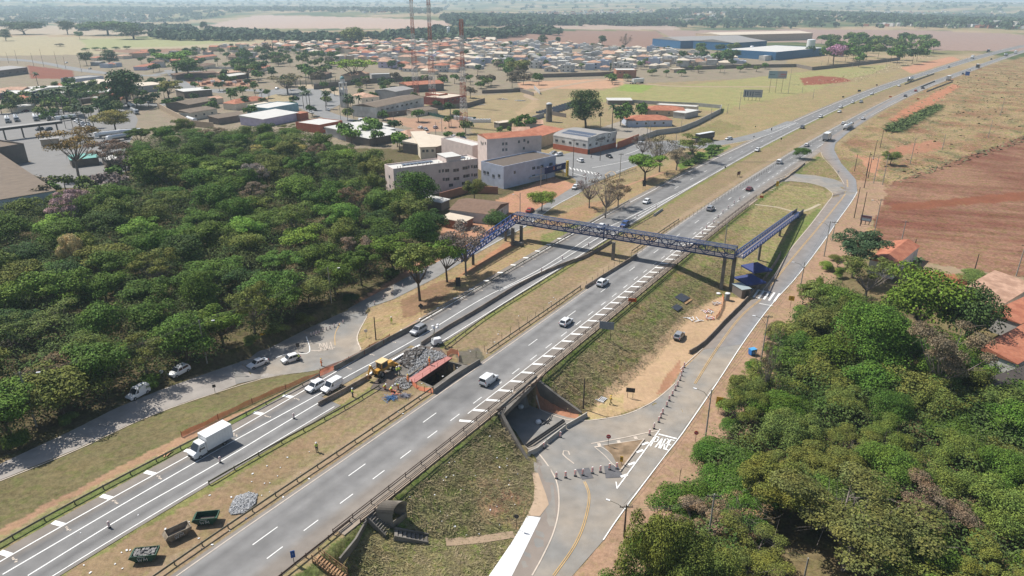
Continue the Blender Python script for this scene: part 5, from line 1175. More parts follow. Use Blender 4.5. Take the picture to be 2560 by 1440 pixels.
# ---------------------------------------------------------------- skips with the lettering of the photo
sg=mat('skip_green',(.02,.07,.045),.6,.2,1.5); srust=mat('skip_rust',(.17,.13,.09),.85,.2,1.5,col2=(.28,.24,.19),s2=1.0); sw=mat('letter_white',(.6,.6,.58),.7,.1,3)
def skip(px,py,rz,inside,label,wall=sg,load=None):
    e=empty('skip_container',place(px,py,0,.05),rz,label,'skip','skips standing in the median'); t=.06
    def ring(z,s): return [(-1.75*s-.0,-.85,z),(1.75*s,-.85,z),(1.75*s,.85,z),(-1.75*s,.85,z)]
    b=[(-1.1,-.75,.2),(1.1,-.75,.2),(1.1,.75,.2),(-1.1,.75,.2)]; m=[(-1.9,-.9,.95),(1.9,-.9,.95),(1.9,.9,.95),(-1.9,.9,.95)]; u=[(-1.5,-.95,1.4),(1.95,-.95,1.4),(1.95,.95,1.4),(-1.5,.95,1.4)]
    V=b+m+u; V+= [(x*.93,y*.92,z+(.1 if z<.5 else 0)) for x,y,z in b+m+u]
    F=[(3,2,1,0)]
    for k in (0,4):
        for i in range(4): j=(i+1)%4; F.append((k+i,k+j,k+4+j,k+4+i)); F.append((12+k+j,12+k+i,12+k+4+i,12+k+4+j))
    F+=[(12,13,14,15)]+[(8+i,8+(i+1)%4,20+(i+1)%4,20+i) for i in range(4)]
    mb=MB(); mb.add(V,F); mb.build('body',wall,e)
    mb=MB(); mb.box((0,0,load or .5),(3.2 if load else 2.3,1.6,.06)); mb.build('load_bed',inside,e)
    mb=MB()
    for x in (-1.0,1.0): mb.box((x,0,.1),(.15,1.4,.22))
    mb.build('runner',wall,e)
    # W M in white strokes on the long side facing the lanes
    def st(pts,name):
        mb=MB()
        for a,c in zip(pts[:-1],pts[1:]): mb.beam((a[0],-.93-(a[1]-.6)*.06-.03,a[1]),(c[0],-.93-(c[1]-.6)*.06-.03,c[1]),.04,.12,up=(0,1,0))
        mb.build(name,sw,e)
    st([(-.62,1.0),(-.45,.5),(-.3,.85),(-.15,.5),(.02,1.0)],'letter'); st([(.2,.5),(.25,1.0),(.45,.65),(.65,1.0),(.7,.5)],'letter')
    mb=MB()
    for k in range(9): mb.box((-.5+k*.12,-.985,1.22),(.08,.03,.09))
    mb.build('small_lettering',sw,e)
    if load:
        r=random.Random(4); mb=MB()
        for _ in range(70): s=r.uniform(.15,.5); mb.box((0,0,0),(s,s*.8,s*.4),0,Matrix.Translation((r.uniform(-1.4,1.6),r.uniform(-.7,.7),load+.05+r.uniform(0,.2)))@Matrix.Rotation(r.uniform(0,6),4,'Z')@Matrix.Rotation(r.uniform(-.5,.5),4,'X'))
        o=mb.build('rubble_load',rk[0],e); o['kind']='stuff'
    e.scale=(.88,.88,.9); return e
skip(364,1398,R(8),rk[1],'green skip heaped with broken asphalt, lowest of three in the median',load=1.05)
skip(445,1342,R(42),srust,'middle skip, rusty tan inside and empty, in the median',wall=srust)
skip(517,1306,R(8),rk[1],'dark green skip with little in it, topmost of three in the median')
# ---------------------------------------------------------------- people
skin=mat('skin',(.32,.18,.12),.6,.05,5); hv=mat('hi_vis_yellow',(.55,.75,.12),.6,.08,4); org=mat('hi_vis_orange',(.75,.22,.06),.6,.08,4); trou=mat('work_trousers',(.05,.06,.08),.8,.1,4); helm=mat('helmet_white',(.8,.8,.8),.4,.03,4); boot=mat('work_boots',(.03,.025,.02),.8,.1,4); helmy=mat('helmet_yellow',(.75,.5,.05),.4,.03,4)
def skinned(name,verts,edges,radii,m,par=None):
    me=bpy.data.meshes.new(name); me.from_pydata(verts,edges,[]); o=bpy.data.objects.new(name,me); COL.objects.link(o)
    md=o.modifiers.new('s','SKIN'); md.use_smooth_shade=True
    sv=me.skin_vertices[0].data
    for i,r in enumerate(radii): sv[i].radius=(r[0],r[1]) if isinstance(r,tuple) else (r,r)
    sv[0].use_root=True
    o.modifiers.new('b','SUBSURF').levels=1
    dg=bpy.context.evaluated_depsgraph_get(); ev=o.evaluated_get(dg); m2=bpy.data.meshes.new_from_object(ev); o.modifiers.clear(); o.data=m2; m2.materials.clear(); m2.materials.append(m)
    if par: o.parent=par
    return o
def person(px,py,face,label,top,trm,hm,pose='stand',group='road workers in hi-vis clothing'):
    J={'pel':(0,0,.95),'spi':(0,0,1.18),'che':(.01,0,1.38),'nec':(.02,0,1.50),'hd1':(.04,0,1.60),'hd2':(.05,0,1.72)}
    stp={'stand':0,'walk':.28,'bend':0,'crouch':0}[pose]
    for s,n in ((1,'l'),(-1,'r')):
        f=stp*s
        J['hip'+n]=(0,.1*s,.90); J['kne'+n]=(f*.5+.03,.11*s,.49); J['ank'+n]=(f-.03,.11*s,.09); J['toe'+n]=(f+.15,.12*s,.05)
        J['sho'+n]=(0,.19*s,1.42); J['elb'+n]=(-f*.3+.03,.25*s,1.14); J['wri'+n]=(-f*.5+.18,.24*s,.93)
        if pose=='stand' and s>0: J['elbl']=(.06,.25,1.15); J['wril']=(.28,.16,1.2)
    if pose in('bend','crouch'):
        t=R(50 if pose=='bend' else 35); dz=0 if pose=='bend' else -.38; c,s_=math.cos(t),math.sin(t)
        for k in J:
            x,y,z=J[k]
            if k[:3] in('spi','che','nec','hd1','hd2','sho','elb','wri'):
                if k[:3]=='elb': x+=.05; 
                if k[:3]=='wri': x+=.15; z+=.05
                dx,dzz=x,z-.95; J[k]=(dx*c+dzz*s_-(0 if dz==0 else .15),y,.95+dzz*c-dx*s_+dz)
        if pose=='crouch':
            J['pel']=(-.2,0,.57)
            for n,s in (('l',1),('r',-1)): J['hip'+n]=(-.18,.1*s,.53); J['kne'+n]=(.25,.16*s,.5)
    names=list(J); V=[J[k] for k in names]; ix={k:i for i,k in enumerate(names)}
    E=[('pel','spi'),('spi','che'),('che','nec'),('nec','hd1'),('hd1','hd2')]; 
    for n in 'lr': E+=[('pel','hip'+n),('hip'+n,'kne'+n),('kne'+n,'ank'+n),('ank'+n,'toe'+n),('che','sho'+n),('sho'+n,'elb'+n),('elb'+n,'wri'+n)]
    rad={'pel':(.13,.10),'spi':(.13,.10),'che':(.15,.11),'nec':(.05,.05),'hd1':(.075,.09),'hd2':(.08,.095),'hip':(.09,.09),'kne':(.058,.058),'ank':(.045,.045),'toe':(.045,.03),'sho':(.065,.065),'elb':(.045,.045),'wri':(.03,.03)}
    E=[(ix[a],ix[b]) for a,b in E]; Rr=[rad[k if k in rad else k[:3]] for k in names]
    # hands: palm and five fingers, rooted at the wrists
    for n,s in (('l',1),('r',-1)):
        w=Vector(J['wri'+n]); d=(w-Vector(J['elb'+n])).normalized(); sd_=Vector((0,1,0)).cross(d).normalized(); base=len(V); pa=w+d*.07; V.append(tuple(pa)); Rr.append((.032,.02)); E.append((ix['wri'+n],base))
        for k in range(5):
            o_=sd_*(-.03+.02*k); q=pa+o_+d*(.02 if k<4 else -.03); l=(.075,.085,.08,.06,.05)[k]; a1=q+d*l*.6+(sd_*.03 if k==4 else Vector()); a2=a1+d*l*.4+Vector((.015,0,-.01)); i=len(V); V+= [tuple(q),tuple(a1),tuple(a2)]; Rr+=[.010,.009,.008]; E+=[(base,i),(i,i+1),(i+1,i+2)]
    p=place(px,py,0,.06); e=empty('person',p,math.atan2(*(lambda q:(q.y-p[1],q.x-p[0]))(G2(*face))),label,'person',group)
    skinned('body',V,E,Rr,skin,e)
    def shell(names_,es,name,m,k=1.22):
        vi=[ix[a] for a in names_]; mp={a:i for i,a in enumerate(names_)}; skinned(name,[V[i] for i in vi],[(mp[a],mp[b]) for a,b in es],[(Rr[i][0]*k+.008,Rr[i][1]*k+.008) for i in vi],m,e)
    shell(['pel','hipl','hipr','knel','kner','ankl','ankr'],[('pel','hipl'),('pel','hipr'),('hipl','knel'),('knel','ankl'),('hipr','kner'),('kner','ankr')],'trousers',trm)
    shell(['spi','che','pel','shol','shor','elbl','elbr'],[('pel','spi'),('spi','che'),('che','shol'),('che','shor'),('shol','elbl'),('shor','elbr')],'vest',top)
    mb=MB(); h=Vector(J['hd2']); mb.lathe(h+Vector((0,0,.02)),[(.17,0),(.15,.01),(.125,.06),(.09,.11),(.02,.14)],12); mb.build('helmet',hm,e)
    hd=Vector(J['hd1']); mb=MB(); mb.box(hd+Vector((.098,0,.03)),(.03,.025,.045)); 
    for s in (-1,1): mb.box(hd+Vector((.09,.032*s,.055)),(.015,.02,.01)); mb.box(hd+Vector((0,.092*s,.03)),(.04,.02,.06))
    mb.box(hd+Vector((.088,0,-.02)),(.012,.05,.01)); mb.build('face',skin,e)
    for n in 'lr': mb=MB(); a=Vector(J['ank'+n]); b=Vector(J['toe'+n]); mb.beam(a+Vector((-.06,0,-.03)),b+Vector((.04,0,0)),.1,.1); mb.build('boot',boot,e)
    return e
person(793,1130,(800,1150),'lone worker in yellow-green vest standing in the median grass',hv,trou,helm)
person(979,810,(985,820),'worker in yellow-green clothes on the verge right of the round sign',hv,hv,helm,'walk')
person(882,993,(900,985),'worker in green vest at the end of the median guardrail',hv,trou,helm)
person(749,903,(735,905),'worker in green vest at the nose of the white hatchback',hv,trou,helm)
person(804,916,(820,912),'small worker in orange beside the netting stake',org,org,helmy)
person(993,938,(1005,930),'left worker of the pair in green vests by the backhoe bucket',hv,trou,helm)
person(999,936,(1010,926),'right worker of the pair in green vests by the backhoe bucket',hv,trou,helm,'walk')
person(1074,914,(1090,905),'worker in orange walking on the pink walkway',org,org,helmy,'walk')
person(1020,958,(1035,950),'worker in orange at the lower end of the pink walkway',org,org,helmy)
person(962,974,(975,978),'leftmost of three crouching workers by the blue steel rods',hv,org,helm,'crouch')
person(978,980,(990,978),'middle one of three crouching workers by the blue steel rods',hv,org,helm,'crouch')
person(996,974,(985,980),'rightmost of three crouching workers by the blue steel rods',hv,org,helm,'bend')
person(1526,1010,(1540,1005),'worker in yellow walking along the pale dirt by the drain',mat('yellow_jacket',(.6,.42,.08),.7,.1,4),mat('khaki_trousers',(.25,.2,.1),.8,.1,4),helmy,'walk')
person(1478,396,(1490,400),'pedestrian in white at the gym corner',mat('white_shirt',(.7,.7,.7),.7,.05,4),trou,mat('dark_hair',(.03,.02,.015),.8,.1,5),'walk','pedestrians')
# ---------------------------------------------------------------- trees
def leafmat(name,tr=.0):
    m=bpy.data.materials.new(name); m.use_nodes=True; n=m.node_tree; b=n.nodes['Principled BSDF']; b.inputs['Roughness'].default_value=.75; b.inputs['Specular IOR Level'].default_value=.15
    oi=n.nodes.new('ShaderNodeObjectInfo'); ge=n.nodes.new('ShaderNodeNewGeometry')
    mr=n.nodes.new('ShaderNodeMapRange'); n.links.new(ge.outputs['Random Per Island'],mr.inputs[0]); mr.inputs[3].default_value=.45; mr.inputs[4].default_value=1.65
    s=n.nodes.new('ShaderNodeVectorMath'); s.operation='SCALE'; n.links.new(oi.outputs['Color'],s.inputs[0]); n.links.new(mr.outputs[0],s.inputs['Scale'])
    nz=n.nodes.new('ShaderNodeTexNoise'); nz.inputs['Scale'].default_value=.45; nz.inputs['Detail'].default_value=3; n.links.new(ge.outputs['Position'],nz.inputs['Vector'])
    m2=n.nodes.new('ShaderNodeMapRange'); n.links.new(nz.outputs[0],m2.inputs[0]); m2.inputs[1].default_value=.35; m2.inputs[2].default_value=.7
    mx=n.nodes.new('ShaderNodeMix'); mx.data_type='RGBA'; mx.blend_type='MULTIPLY'; mx.inputs[7].default_value=(1.2,.98,.8,1); n.links.new(m2.outputs[0],mx.inputs[0]); n.links.new(s.outputs[0],mx.inputs[6]); n.links.new(mx.outputs[2],b.inputs['Base Color'])
    return m
LM_=leafmat('foliage'); bark=mat('bark',(.10,.075,.055),.9,.2,1.5); barkg=mat('bark_grey',(.20,.17,.15),.9,.2,1.5)
def leaves(rs,blobs,n,size,up=.4,fill=.35):
    """many small leaf faces spread over and inside clumps"""
    w=np.array([b[3]*b[3]*(b[4] if len(b)>4 else 1) for b in blobs]); w=w/w.sum(); idx=rs.choice(len(blobs),n,p=w); B=np.array([b[:4] for b in blobs])[idx]
    zr=np.array([b[4] if len(b)>4 else .75 for b in blobs])[idx]
    d=rs.normal(size=(n,3)); d/=np.linalg.norm(d,axis=1)[:,None]; d[:,2]=np.where(d[:,2]<-.25,-d[:,2],d[:,2])
    r=np.where(rs.rand(n)<fill,rs.uniform(.3,.9,n),rs.uniform(.82,1.08,n))
    c=B[:,:3]+d*(B[:,3]*r)[:,None]*np.stack([np.ones(n),np.ones(n),zr],1)
    nn=d+rs.normal(size=(n,3))*.55+np.array([0,0,up]); nn/=np.linalg.norm(nn,axis=1)[:,None]
    t=np.cross(nn,rs.normal(size=(n,3))); t/=np.linalg.norm(t,axis=1)[:,None]; b=np.cross(nn,t); s=size*rs.uniform(.6,1.35,n)[:,None]
    P=np.stack([c-t*s-b*s*.6,c+t*s*.2-b*s*.75,c+t*s+b*s*.5,c-t*s*.3+b*s*.8],1).reshape(-1,3)
    return P
def qmesh(name,P,m):
    me=bpy.data.meshes.new(name); n=len(P)//4; me.vertices.add(4*n); me.vertices.foreach_set('co',P.astype(np.float32).ravel()); me.loops.add(4*n); me.polygons.add(n)
    me.loops.foreach_set('vertex_index',np.arange(4*n,dtype=np.int32)); me.polygons.foreach_set('loop_start',np.arange(0,4*n,4,dtype=np.int32)); me.polygons.foreach_set('loop_total',np.full(n,4,np.int32)); me.update(); me.materials.append(m); return me
def limbs(rs,tips,r0,fork=.35,m=bark,twig=0,nseg=1):
    """tapered trunk with limbs curving out to the clump centres"""
    mb=MB(); f=Vector((rs.uniform(-.02,.02),rs.uniform(-.02,.02),fork)); mb.tube((0,0,-.03),f,r0,r0*.75,n=7,cap=False)
    for t in tips:
        t=Vector(t); mid_=f.lerp(t,.5)+Vector((rs.uniform(-.04,.04),rs.uniform(-.04,.04),-.03)); mb.tube(f,mid_,r0*.55,r0*.3,n=5,cap=False); mb.tube(mid_,t,r0*.3,r0*.1,n=4,cap=False)
        for _ in range(twig):
            a=mid_.lerp(t,rs.uniform(.1,1)); b=a+Vector(rs.normal(size=3))*.10+Vector((0,0,.05)); mb.tube(a,b,r0*.12,r0*.04,n=3,cap=False)
            if twig>6:
                for _ in range(2): c=b+Vector(rs.normal(size=3))*.05+Vector((0,0,.02)); mb.tube(b,c,r0*.06,r0*.02,n=3,cap=False)
    return mb.mesh('trunk',m)
TV={}   # unit trees: height 1, radius about .5
def variant(kind,i,n,size):
    rs=np.random.RandomState(hash(kind)%1000 if 0 else sum(map(ord,kind))*7+i)
    if kind=='round': blobs=[(rs.uniform(-.33,.33),rs.uniform(-.33,.33),rs.uniform(.38,.80),rs.uniform(.09,.19),.9) for _ in range(26)]+[(rs.uniform(-.1,.1),rs.uniform(-.1,.1),.62,.27,1.0)]; tr=limbs(rs,[b[:3] for b in blobs[:7]],.022)
    elif kind=='flat': blobs=[(rs.uniform(-.38,.38),rs.uniform(-.38,.38),rs.uniform(.62,.88),rs.uniform(.08,.16),.7) for _ in range(28)]; tr=limbs(rs,[b[:3] for b in blobs[:9]],.028,.3)
    elif kind=='sparse': blobs=[(rs.uniform(-.36,.36),rs.uniform(-.36,.36),rs.uniform(.55,.9),rs.uniform(.08,.15),.6) for _ in range(20)]; tr=limbs(rs,[b[:3] for b in blobs[:14]],.024,.28,barkg,6)
    elif kind=='dark': blobs=[(rs.uniform(-.28,.28),rs.uniform(-.28,.28),rs.uniform(.3,.78),rs.uniform(.14,.22),.8) for _ in range(18)]+[(0,0,.5,.36,1.1)]; tr=limbs(rs,[b[:3] for b in blobs[:5]],.03,.2)
    elif kind=='bush': blobs=[(rs.uniform(-.3,.3),rs.uniform(-.3,.3),rs.uniform(.2,.65),rs.uniform(.15,.25),.9) for _ in range(10)]; tr=limbs(rs,[b[:3] for b in blobs[:4]],.02,.12)
    elif kind=='bare': 
        blobs=[(rs.uniform(-.42,.42),rs.uniform(-.42,.42),rs.uniform(.5,.97),.1,.6) for _ in range(22)]; tr=limbs(rs,[b[:3] for b in blobs],.024,.25,barkg,9); n=max(60,n//9)
    elif kind=='cypress': blobs=[(0,0,.1+.085*k,.10*(1-.07*k),1.0) for k in range(11)]; tr=limbs(rs,[(0,0,.5)],.02,.1)
    P=leaves(rs,blobs,n,size); return tr,qmesh('crown',P,LM_)
NV={'round':9,'flat':6,'sparse':5,'dark':4,'bush':4,'bare':3,'cypress':1}
def getv(kind,i,lod):
    k=(kind,i%NV[kind],lod)
    if k not in TV:
        n,s={0:(26000,.0088),1:(9000,.0135),2:(2600,.024),3:(420,.060)}[lod]
        if kind in('sparse',): n=int(n*.55); s*=.85
        TV[k]=variant(kind,i%NV[kind],n,s)
    return TV[k]
COLT={'moss':(.085,.105,.035),'mauve':(.26,.21,.22),'lime':(.11,.16,.03),'green':(.072,.140,.020),'olive':(.112,.150,.034),'bright':(.13,.235,.035),'deep':(.038,.082,.020),'yellow':(.19,.20,.05),'dry':(.17,.14,.09),'grey':(.20,.16,.15),'pink':(.36,.22,.32),'blue':(.045,.09,.04),'cream':(.50,.42,.22),'autumn':(.26,.17,.05)}
TREES=[]
def tree(x,y,h,r,kind,col,label,group=None,lod=None,seed=None,name='tree'):
    d=math.hypot(x,y); lod=(0 if d<115 else 1 if d<240 else 2 if d<520 else 3) if lod is None else lod
    i=rnd.randrange(99) if seed is None else seed; tr,cr=getv(kind,i,lod)
    e=empty(name,(x,y,hg(x,y)-.05),rnd.uniform(0,6.28),label,'tree' if name!='shrub' else 'shrub',group); e.scale=(2*r,2*r,h)
    t=bpy.data.objects.new('trunk',tr); COL.objects.link(t); t.parent=e; c=bpy.data.objects.new('crown',cr); COL.objects.link(c); c.parent=e
    j=lambda:rnd.uniform(.86,1.16); b=COLT[col]; k=j(); c.color=(b[0]*k*j(),b[1]*k,b[2]*k*j(),1)
    TREES.append(e); return e
def T(px,py,top,hw,kind,col,label,group=None,z=None,**k):
    p=G(px,py); sc=CF/(p.y*math.cos(TH)+(CH-p.z)*math.sin(TH)); h=(py-top)/sc/math.cos(TH)*.97
    return tree(p.x,p.y,max(2,h),hw/sc*1.08,kind,col,label,group,**k)
def scatter(polypx,space,seed,excl=(),n=900,grow=0):
    r=random.Random(seed); P=[tuple(G2(*p)) for p in polypx]; E_=[[tuple(G2(*p)) for p in q] for q in excl]; xs=[p[0] for p in P]; ys=[p[1] for p in P]; out=[]
    for _ in range(n*14):
        x=r.uniform(min(xs),max(xs)); y=r.uniform(min(ys),max(ys)); X=np.array([x]);Y=np.array([y])
        if not inpoly(X,Y,P)[0] or any(inpoly(X,Y,q)[0] for q in E_): continue
        s=space*(1+grow*max(0,math.hypot(x,y)-150)/100)
        if all((x-a)**2+(y-b)**2>s*s for a,b in out): out.append((x,y))
        if len(out)>=n: break
    return out
# one-of-a-kind trees (traced base, top, half width)
ONE=[(1465,320,226,50,'dark','deep','huge dark dense tree in the yard behind the gym building'),
(1354,527,474,34,'round','bright','vivid green round tree above the left end of the footbridge'),
(1612,452,388,48,'flat','bright','bright green spreading tree between junction and highway'),
(1050,752,612,62,'flat','olive','thin spreading tree with dark trunk left of the footbridge ramp'),
(1118,705,596,50,'flat','bright','light green tree right beside the thin spreading one'),
(1165,690,562,58,'sparse','grey','mauve grey half bare tree in front of the footbridge ramp'),
(1648,430,338,42,'bare','dry','tall bare tree on the right of the bright spreading tree'),
(1690,426,372,40,'sparse','dry','low brown tree in front of the parked black lorry'),
(1730,400,338,44,'sparse','olive','half bare tree hiding the cab of the black lorry'),
(1473,520,440,36,'bare','grey','leftmost of three bare trees by the lower junction'),
(1513,545,446,40,'bare','dry','middle of three bare trees by the lower junction, leaning'),
(1545,520,452,34,'sparse','dry','rightmost of three bare trees by the lower junction'),
(1045,528,424,56,'dark','green','dark bushy tree in front of the long pink apartment building'),
(1186,505,444,30,'round','olive','small olive tree over the roof of the little white house'),
(1000,560,470,45,'round','green','light green tree below the long pink apartment building'),
(1085,600,520,45,'round','deep','dark tree at the woodland tip by the shanty yard'),
(1240,580,525,38,'dark','deep','dark shrubby tree below the white gabled house'),
(322,266,172,52,'dark','deep','very large dark tree in the middle of the left town'),
(298,268,222,28,'round','green','round green tree in front of the very large dark one'),
(424,252,206,34,'flat','yellow','yellowish flat tree right of the very large dark one'),
(290,332,274,46,'round','yellow','dome shaped yellow green tree beside the depot'),
(196,440,320,66,'sparse','autumn','tall golden brown tree hiding the depot tankers'),
(292,452,350,52,'sparse','dry','purple brown half bare tree beside the golden brown one'),
(398,488,370,62,'dark','green','large fresh green tree at the woodland top edge'),
(190,590,478,52,'sparse','mauve','faded pink blossoming tree at the big brown roof'),
(645,490,402,38,'sparse','mauve','pale blossoming tree on the woodland top edge'),
(525,480,410,64,'flat','bright','spreading bright green tree on the woodland top edge'),
(700,400,362,60,'flat','yellow','yellow tinted spreading tree near the top of the woodland'),
(192,690,574,32,'round','cream','tree with cream coloured flowers standing in the left woodland'),
(442,184,130,46,'flat','bright','bright green tree left of the town service station'),
(474,198,146,42,'round','green','mid green tree touching the bright one by the station'),
(886,205,152,48,'flat','bright','bright umbrella shaped tree behind the church tower'),
(274,162,126,24,'dark','deep','dark round tree beside the orange roofed cottages'),
(218,164,130,17,'round','deep','small dark tree left of the dark round one'),
(2083,162,111,26,'round','pink','pink flowering tree beside the blue factory'),
(1562,122,88,15,'bare','dry','lone bare tree on the field edge behind the suburb'),
(1610,258-140+48,152,14,'round','pink','small lilac flowering tree by the brick house'),
(1298,190,150,30,'round','yellow','two tone green and purple tree at the suburb wall'),
(720,236,190,44,'sparse','dry','umbrella shaped bare tree by the roundabout'),
(980,172,150,16,'dark','deep','dark tree between suburb roofs'),
(1300,126,112,13,'round','olive','round tree standing above the suburb roofs'),
(1605,395,342,30,'bare','grey','slim bare tree near the twin power poles'),
(620,198,163,30,'flat','green','flat green tree behind the building materials yard'),
(1905,1030,800,30,'bare','dry','leafless small tree beside the frontage road power pole'),
(2000,385+12,365,22,'bush','green','dark round bush on the dry slope by the slip road'),
(2225,412,376,24,'round','olive','lone bushy tree left of the ploughed red field')]
for t in ONE: T(*t[:6],t[6],None,lod=1 if t[1]>300 else 2)
# right woodland: big named ones
for t in [(2130,695,578,68,'flat','blue','grey green umbrella tree next to the red roofed cottage'),(2160,760,640,70,'sparse','olive','dull thin tree below the grey green umbrella tree'),(2290,850,652,96,'dark','green','tallest dense green tree left of the red roofed houses'),(2405,880,700,84,'dark','deep','dense dark tree right of the tallest dense green one'),(2170,950,742,100,'dark','green','broad dense green tree in the middle right woodland'),(2330,1010,800,92,'sparse','dry','pale twiggy tree in front of the two dense dark ones'),(2110,1425,1195,190,'sparse','moss','wide spreading tree with dark forked trunk at lower right'),(1625,1530,1205,80,'round','lime','yellow green tree at the bottom edge beside the road bend'),(1720,1540,1290,85,'round','olive','olive tree at the bottom edge by the power pole'),(1840,1370,1230,70,'bare','dry','twiggy leafless tree above the power lines at lower right'),(2545,950,890,40,'round','bright','light green tree at the right edge near the dark shed'),(2440,700,675,50,'bush','olive','hedge behind the long red roof at right')]:
    T(*t[:6],t[6],None,lod=0 if t[1]>900 else 1)
# woodlands: every tree its own; labels tell the row and the place in it
ORD=lambda n:'%d%s'%(n,'th' if 10<=n%100<=20 else {1:'st',2:'nd',3:'rd'}.get(n%10,'th'))
KD={'round':'rounded','flat':'spreading','sparse':'thin twiggy','dark':'dense','bush':'low bushy','bare':'leafless','cypress':'slim'}
CD={'green':'mid green','olive':'olive','bright':'bright green','deep':'dark green','yellow':'yellowish','dry':'brownish','grey':'greyish','pink':'pink','blue':'bluish green','cream':'cream','mauve':'mauve','lime':'lime','autumn':'golden','deep2':'dark'}
def wood(pts,where,group,mixk,hr,rr,rows,seed,lodf=None,name='tree'):
    r=random.Random(seed); pts=sorted(pts,key=lambda p:p[1]); n=len(pts); per=max(1,math.ceil(n/rows)); 
    for k in range(rows):
        row=sorted(pts[k*per:(k+1)*per],key=lambda p:p[0]/p[1])
        cnt={}
        for x,y in row:
            kd,cl=r.choice(mixk); h=r.uniform(*hr); ra=r.uniform(*rr); c=cnt[(kd,cl)]=cnt.get((kd,cl),0)+1
            lab='%s %s %s, %s from left in %s'%(KD[kd],CD[cl],name,ORD(c),where%(ORD(k+1)+' row' if rows>1 else 'row'))
            tree(x,y,h,ra,kd,cl,lab,group,lod=lodf(x,y) if lodf else None,name=name)
LW=[(-150,700),(0,560),(150,530),(310,520),(330,470),(350,370),(440,345),(480,350),(760,352),(800,390),(940,430),(955,500),(1000,540),(1060,585),(1095,600),(1090,630),(1040,662),(925,735),(860,768),(770,812),(690,850),(600,886),(520,922),(400,962),(286,1012),(168,1066),(0,1140),(-150,1200)]
EX=[[(960,540),(1060,585),(1100,620),(1300,620),(1300,400),(960,400)]]
road_row=[tuple(p+Vector((-3.6,5.2))) for p in resample([un(*p) for p in LRl[:11]],8.5)][1:]
pts=[p for p in scatter(LW,8.3,5,EX,150,.16) if all((p[0]-a)**2+(p[1]-b)**2>36 for a,b in road_row)]+road_row
wood(pts,'the %s of the left woodland','trees of the left woodland',[('round','green')]*9+[('round','olive')]*5+[('flat','green')]*2+[('round','bright')]*2+[('dark','green')]*4+[('dark','deep'),('sparse','dry'),('round','deep'),('sparse','olive'),('sparse','olive')],(7.5,13.0),(5.2,7.6),9,8,lambda x,y:1)
RW=[(2070,735),(2010,810),(1955,900),(1900,985),(1825,1080),(1775,1180),(1725,1290),(1640,1390),(1520,1500),(1700,1700),(3000,1700),(3000,1100),(2700,1060),(2560,1020),(2490,950),(2380,900),(2240,860),(2160,800)]
pts=scatter(RW,5.6,9,[[(1880,1350),(2000,1310),(2180,1400),(2250,1560),(1900,1560)]],98,.1)
wood(pts,'the %s of the right woodland','trees of the right woodland',[('round','green')]*8+[('round','olive')]*8+[('flat','olive')]*2+[('sparse','olive')]*3+[('sparse','dry')]+[('bush','green')]*2+[('dark','green')]*3,(6.0,10.0),(4.2,6.0),7,3,lambda x,y:0 if math.hypot(x,y)<120 else 1)
# hedge-like shrubs along the woodland foot
pts=scatter([(1800,1165),(1770,1080),(1840,960),(1920,850),(2020,745),(2080,640),(2130,650),(2060,790),(1960,930),(1880,1080),(1850,1180)],3.0,12,(),42)
wood(pts,'the %s on the right verge','shrubs on the right road edge',[('bush','green'),('bush','olive'),('bush','bright'),('sparse','olive')],(2.2,4.6),(1.6,2.8),3,5,name='shrub')
pts=scatter([(0,1150),(168,1072),(400,965),(600,888),(770,815),(925,738),(1000,690),(1000,680),(925,725),(600,868),(168,1050),(0,1128)],3.4,13,(),48)
wood(pts,'the %s at the woodland foot','shrubs at the left woodland foot',[('bush','deep'),('bush','olive'),('bush','green')],(2.4,4.2),(2.0,3.2),3,6,name='shrub')
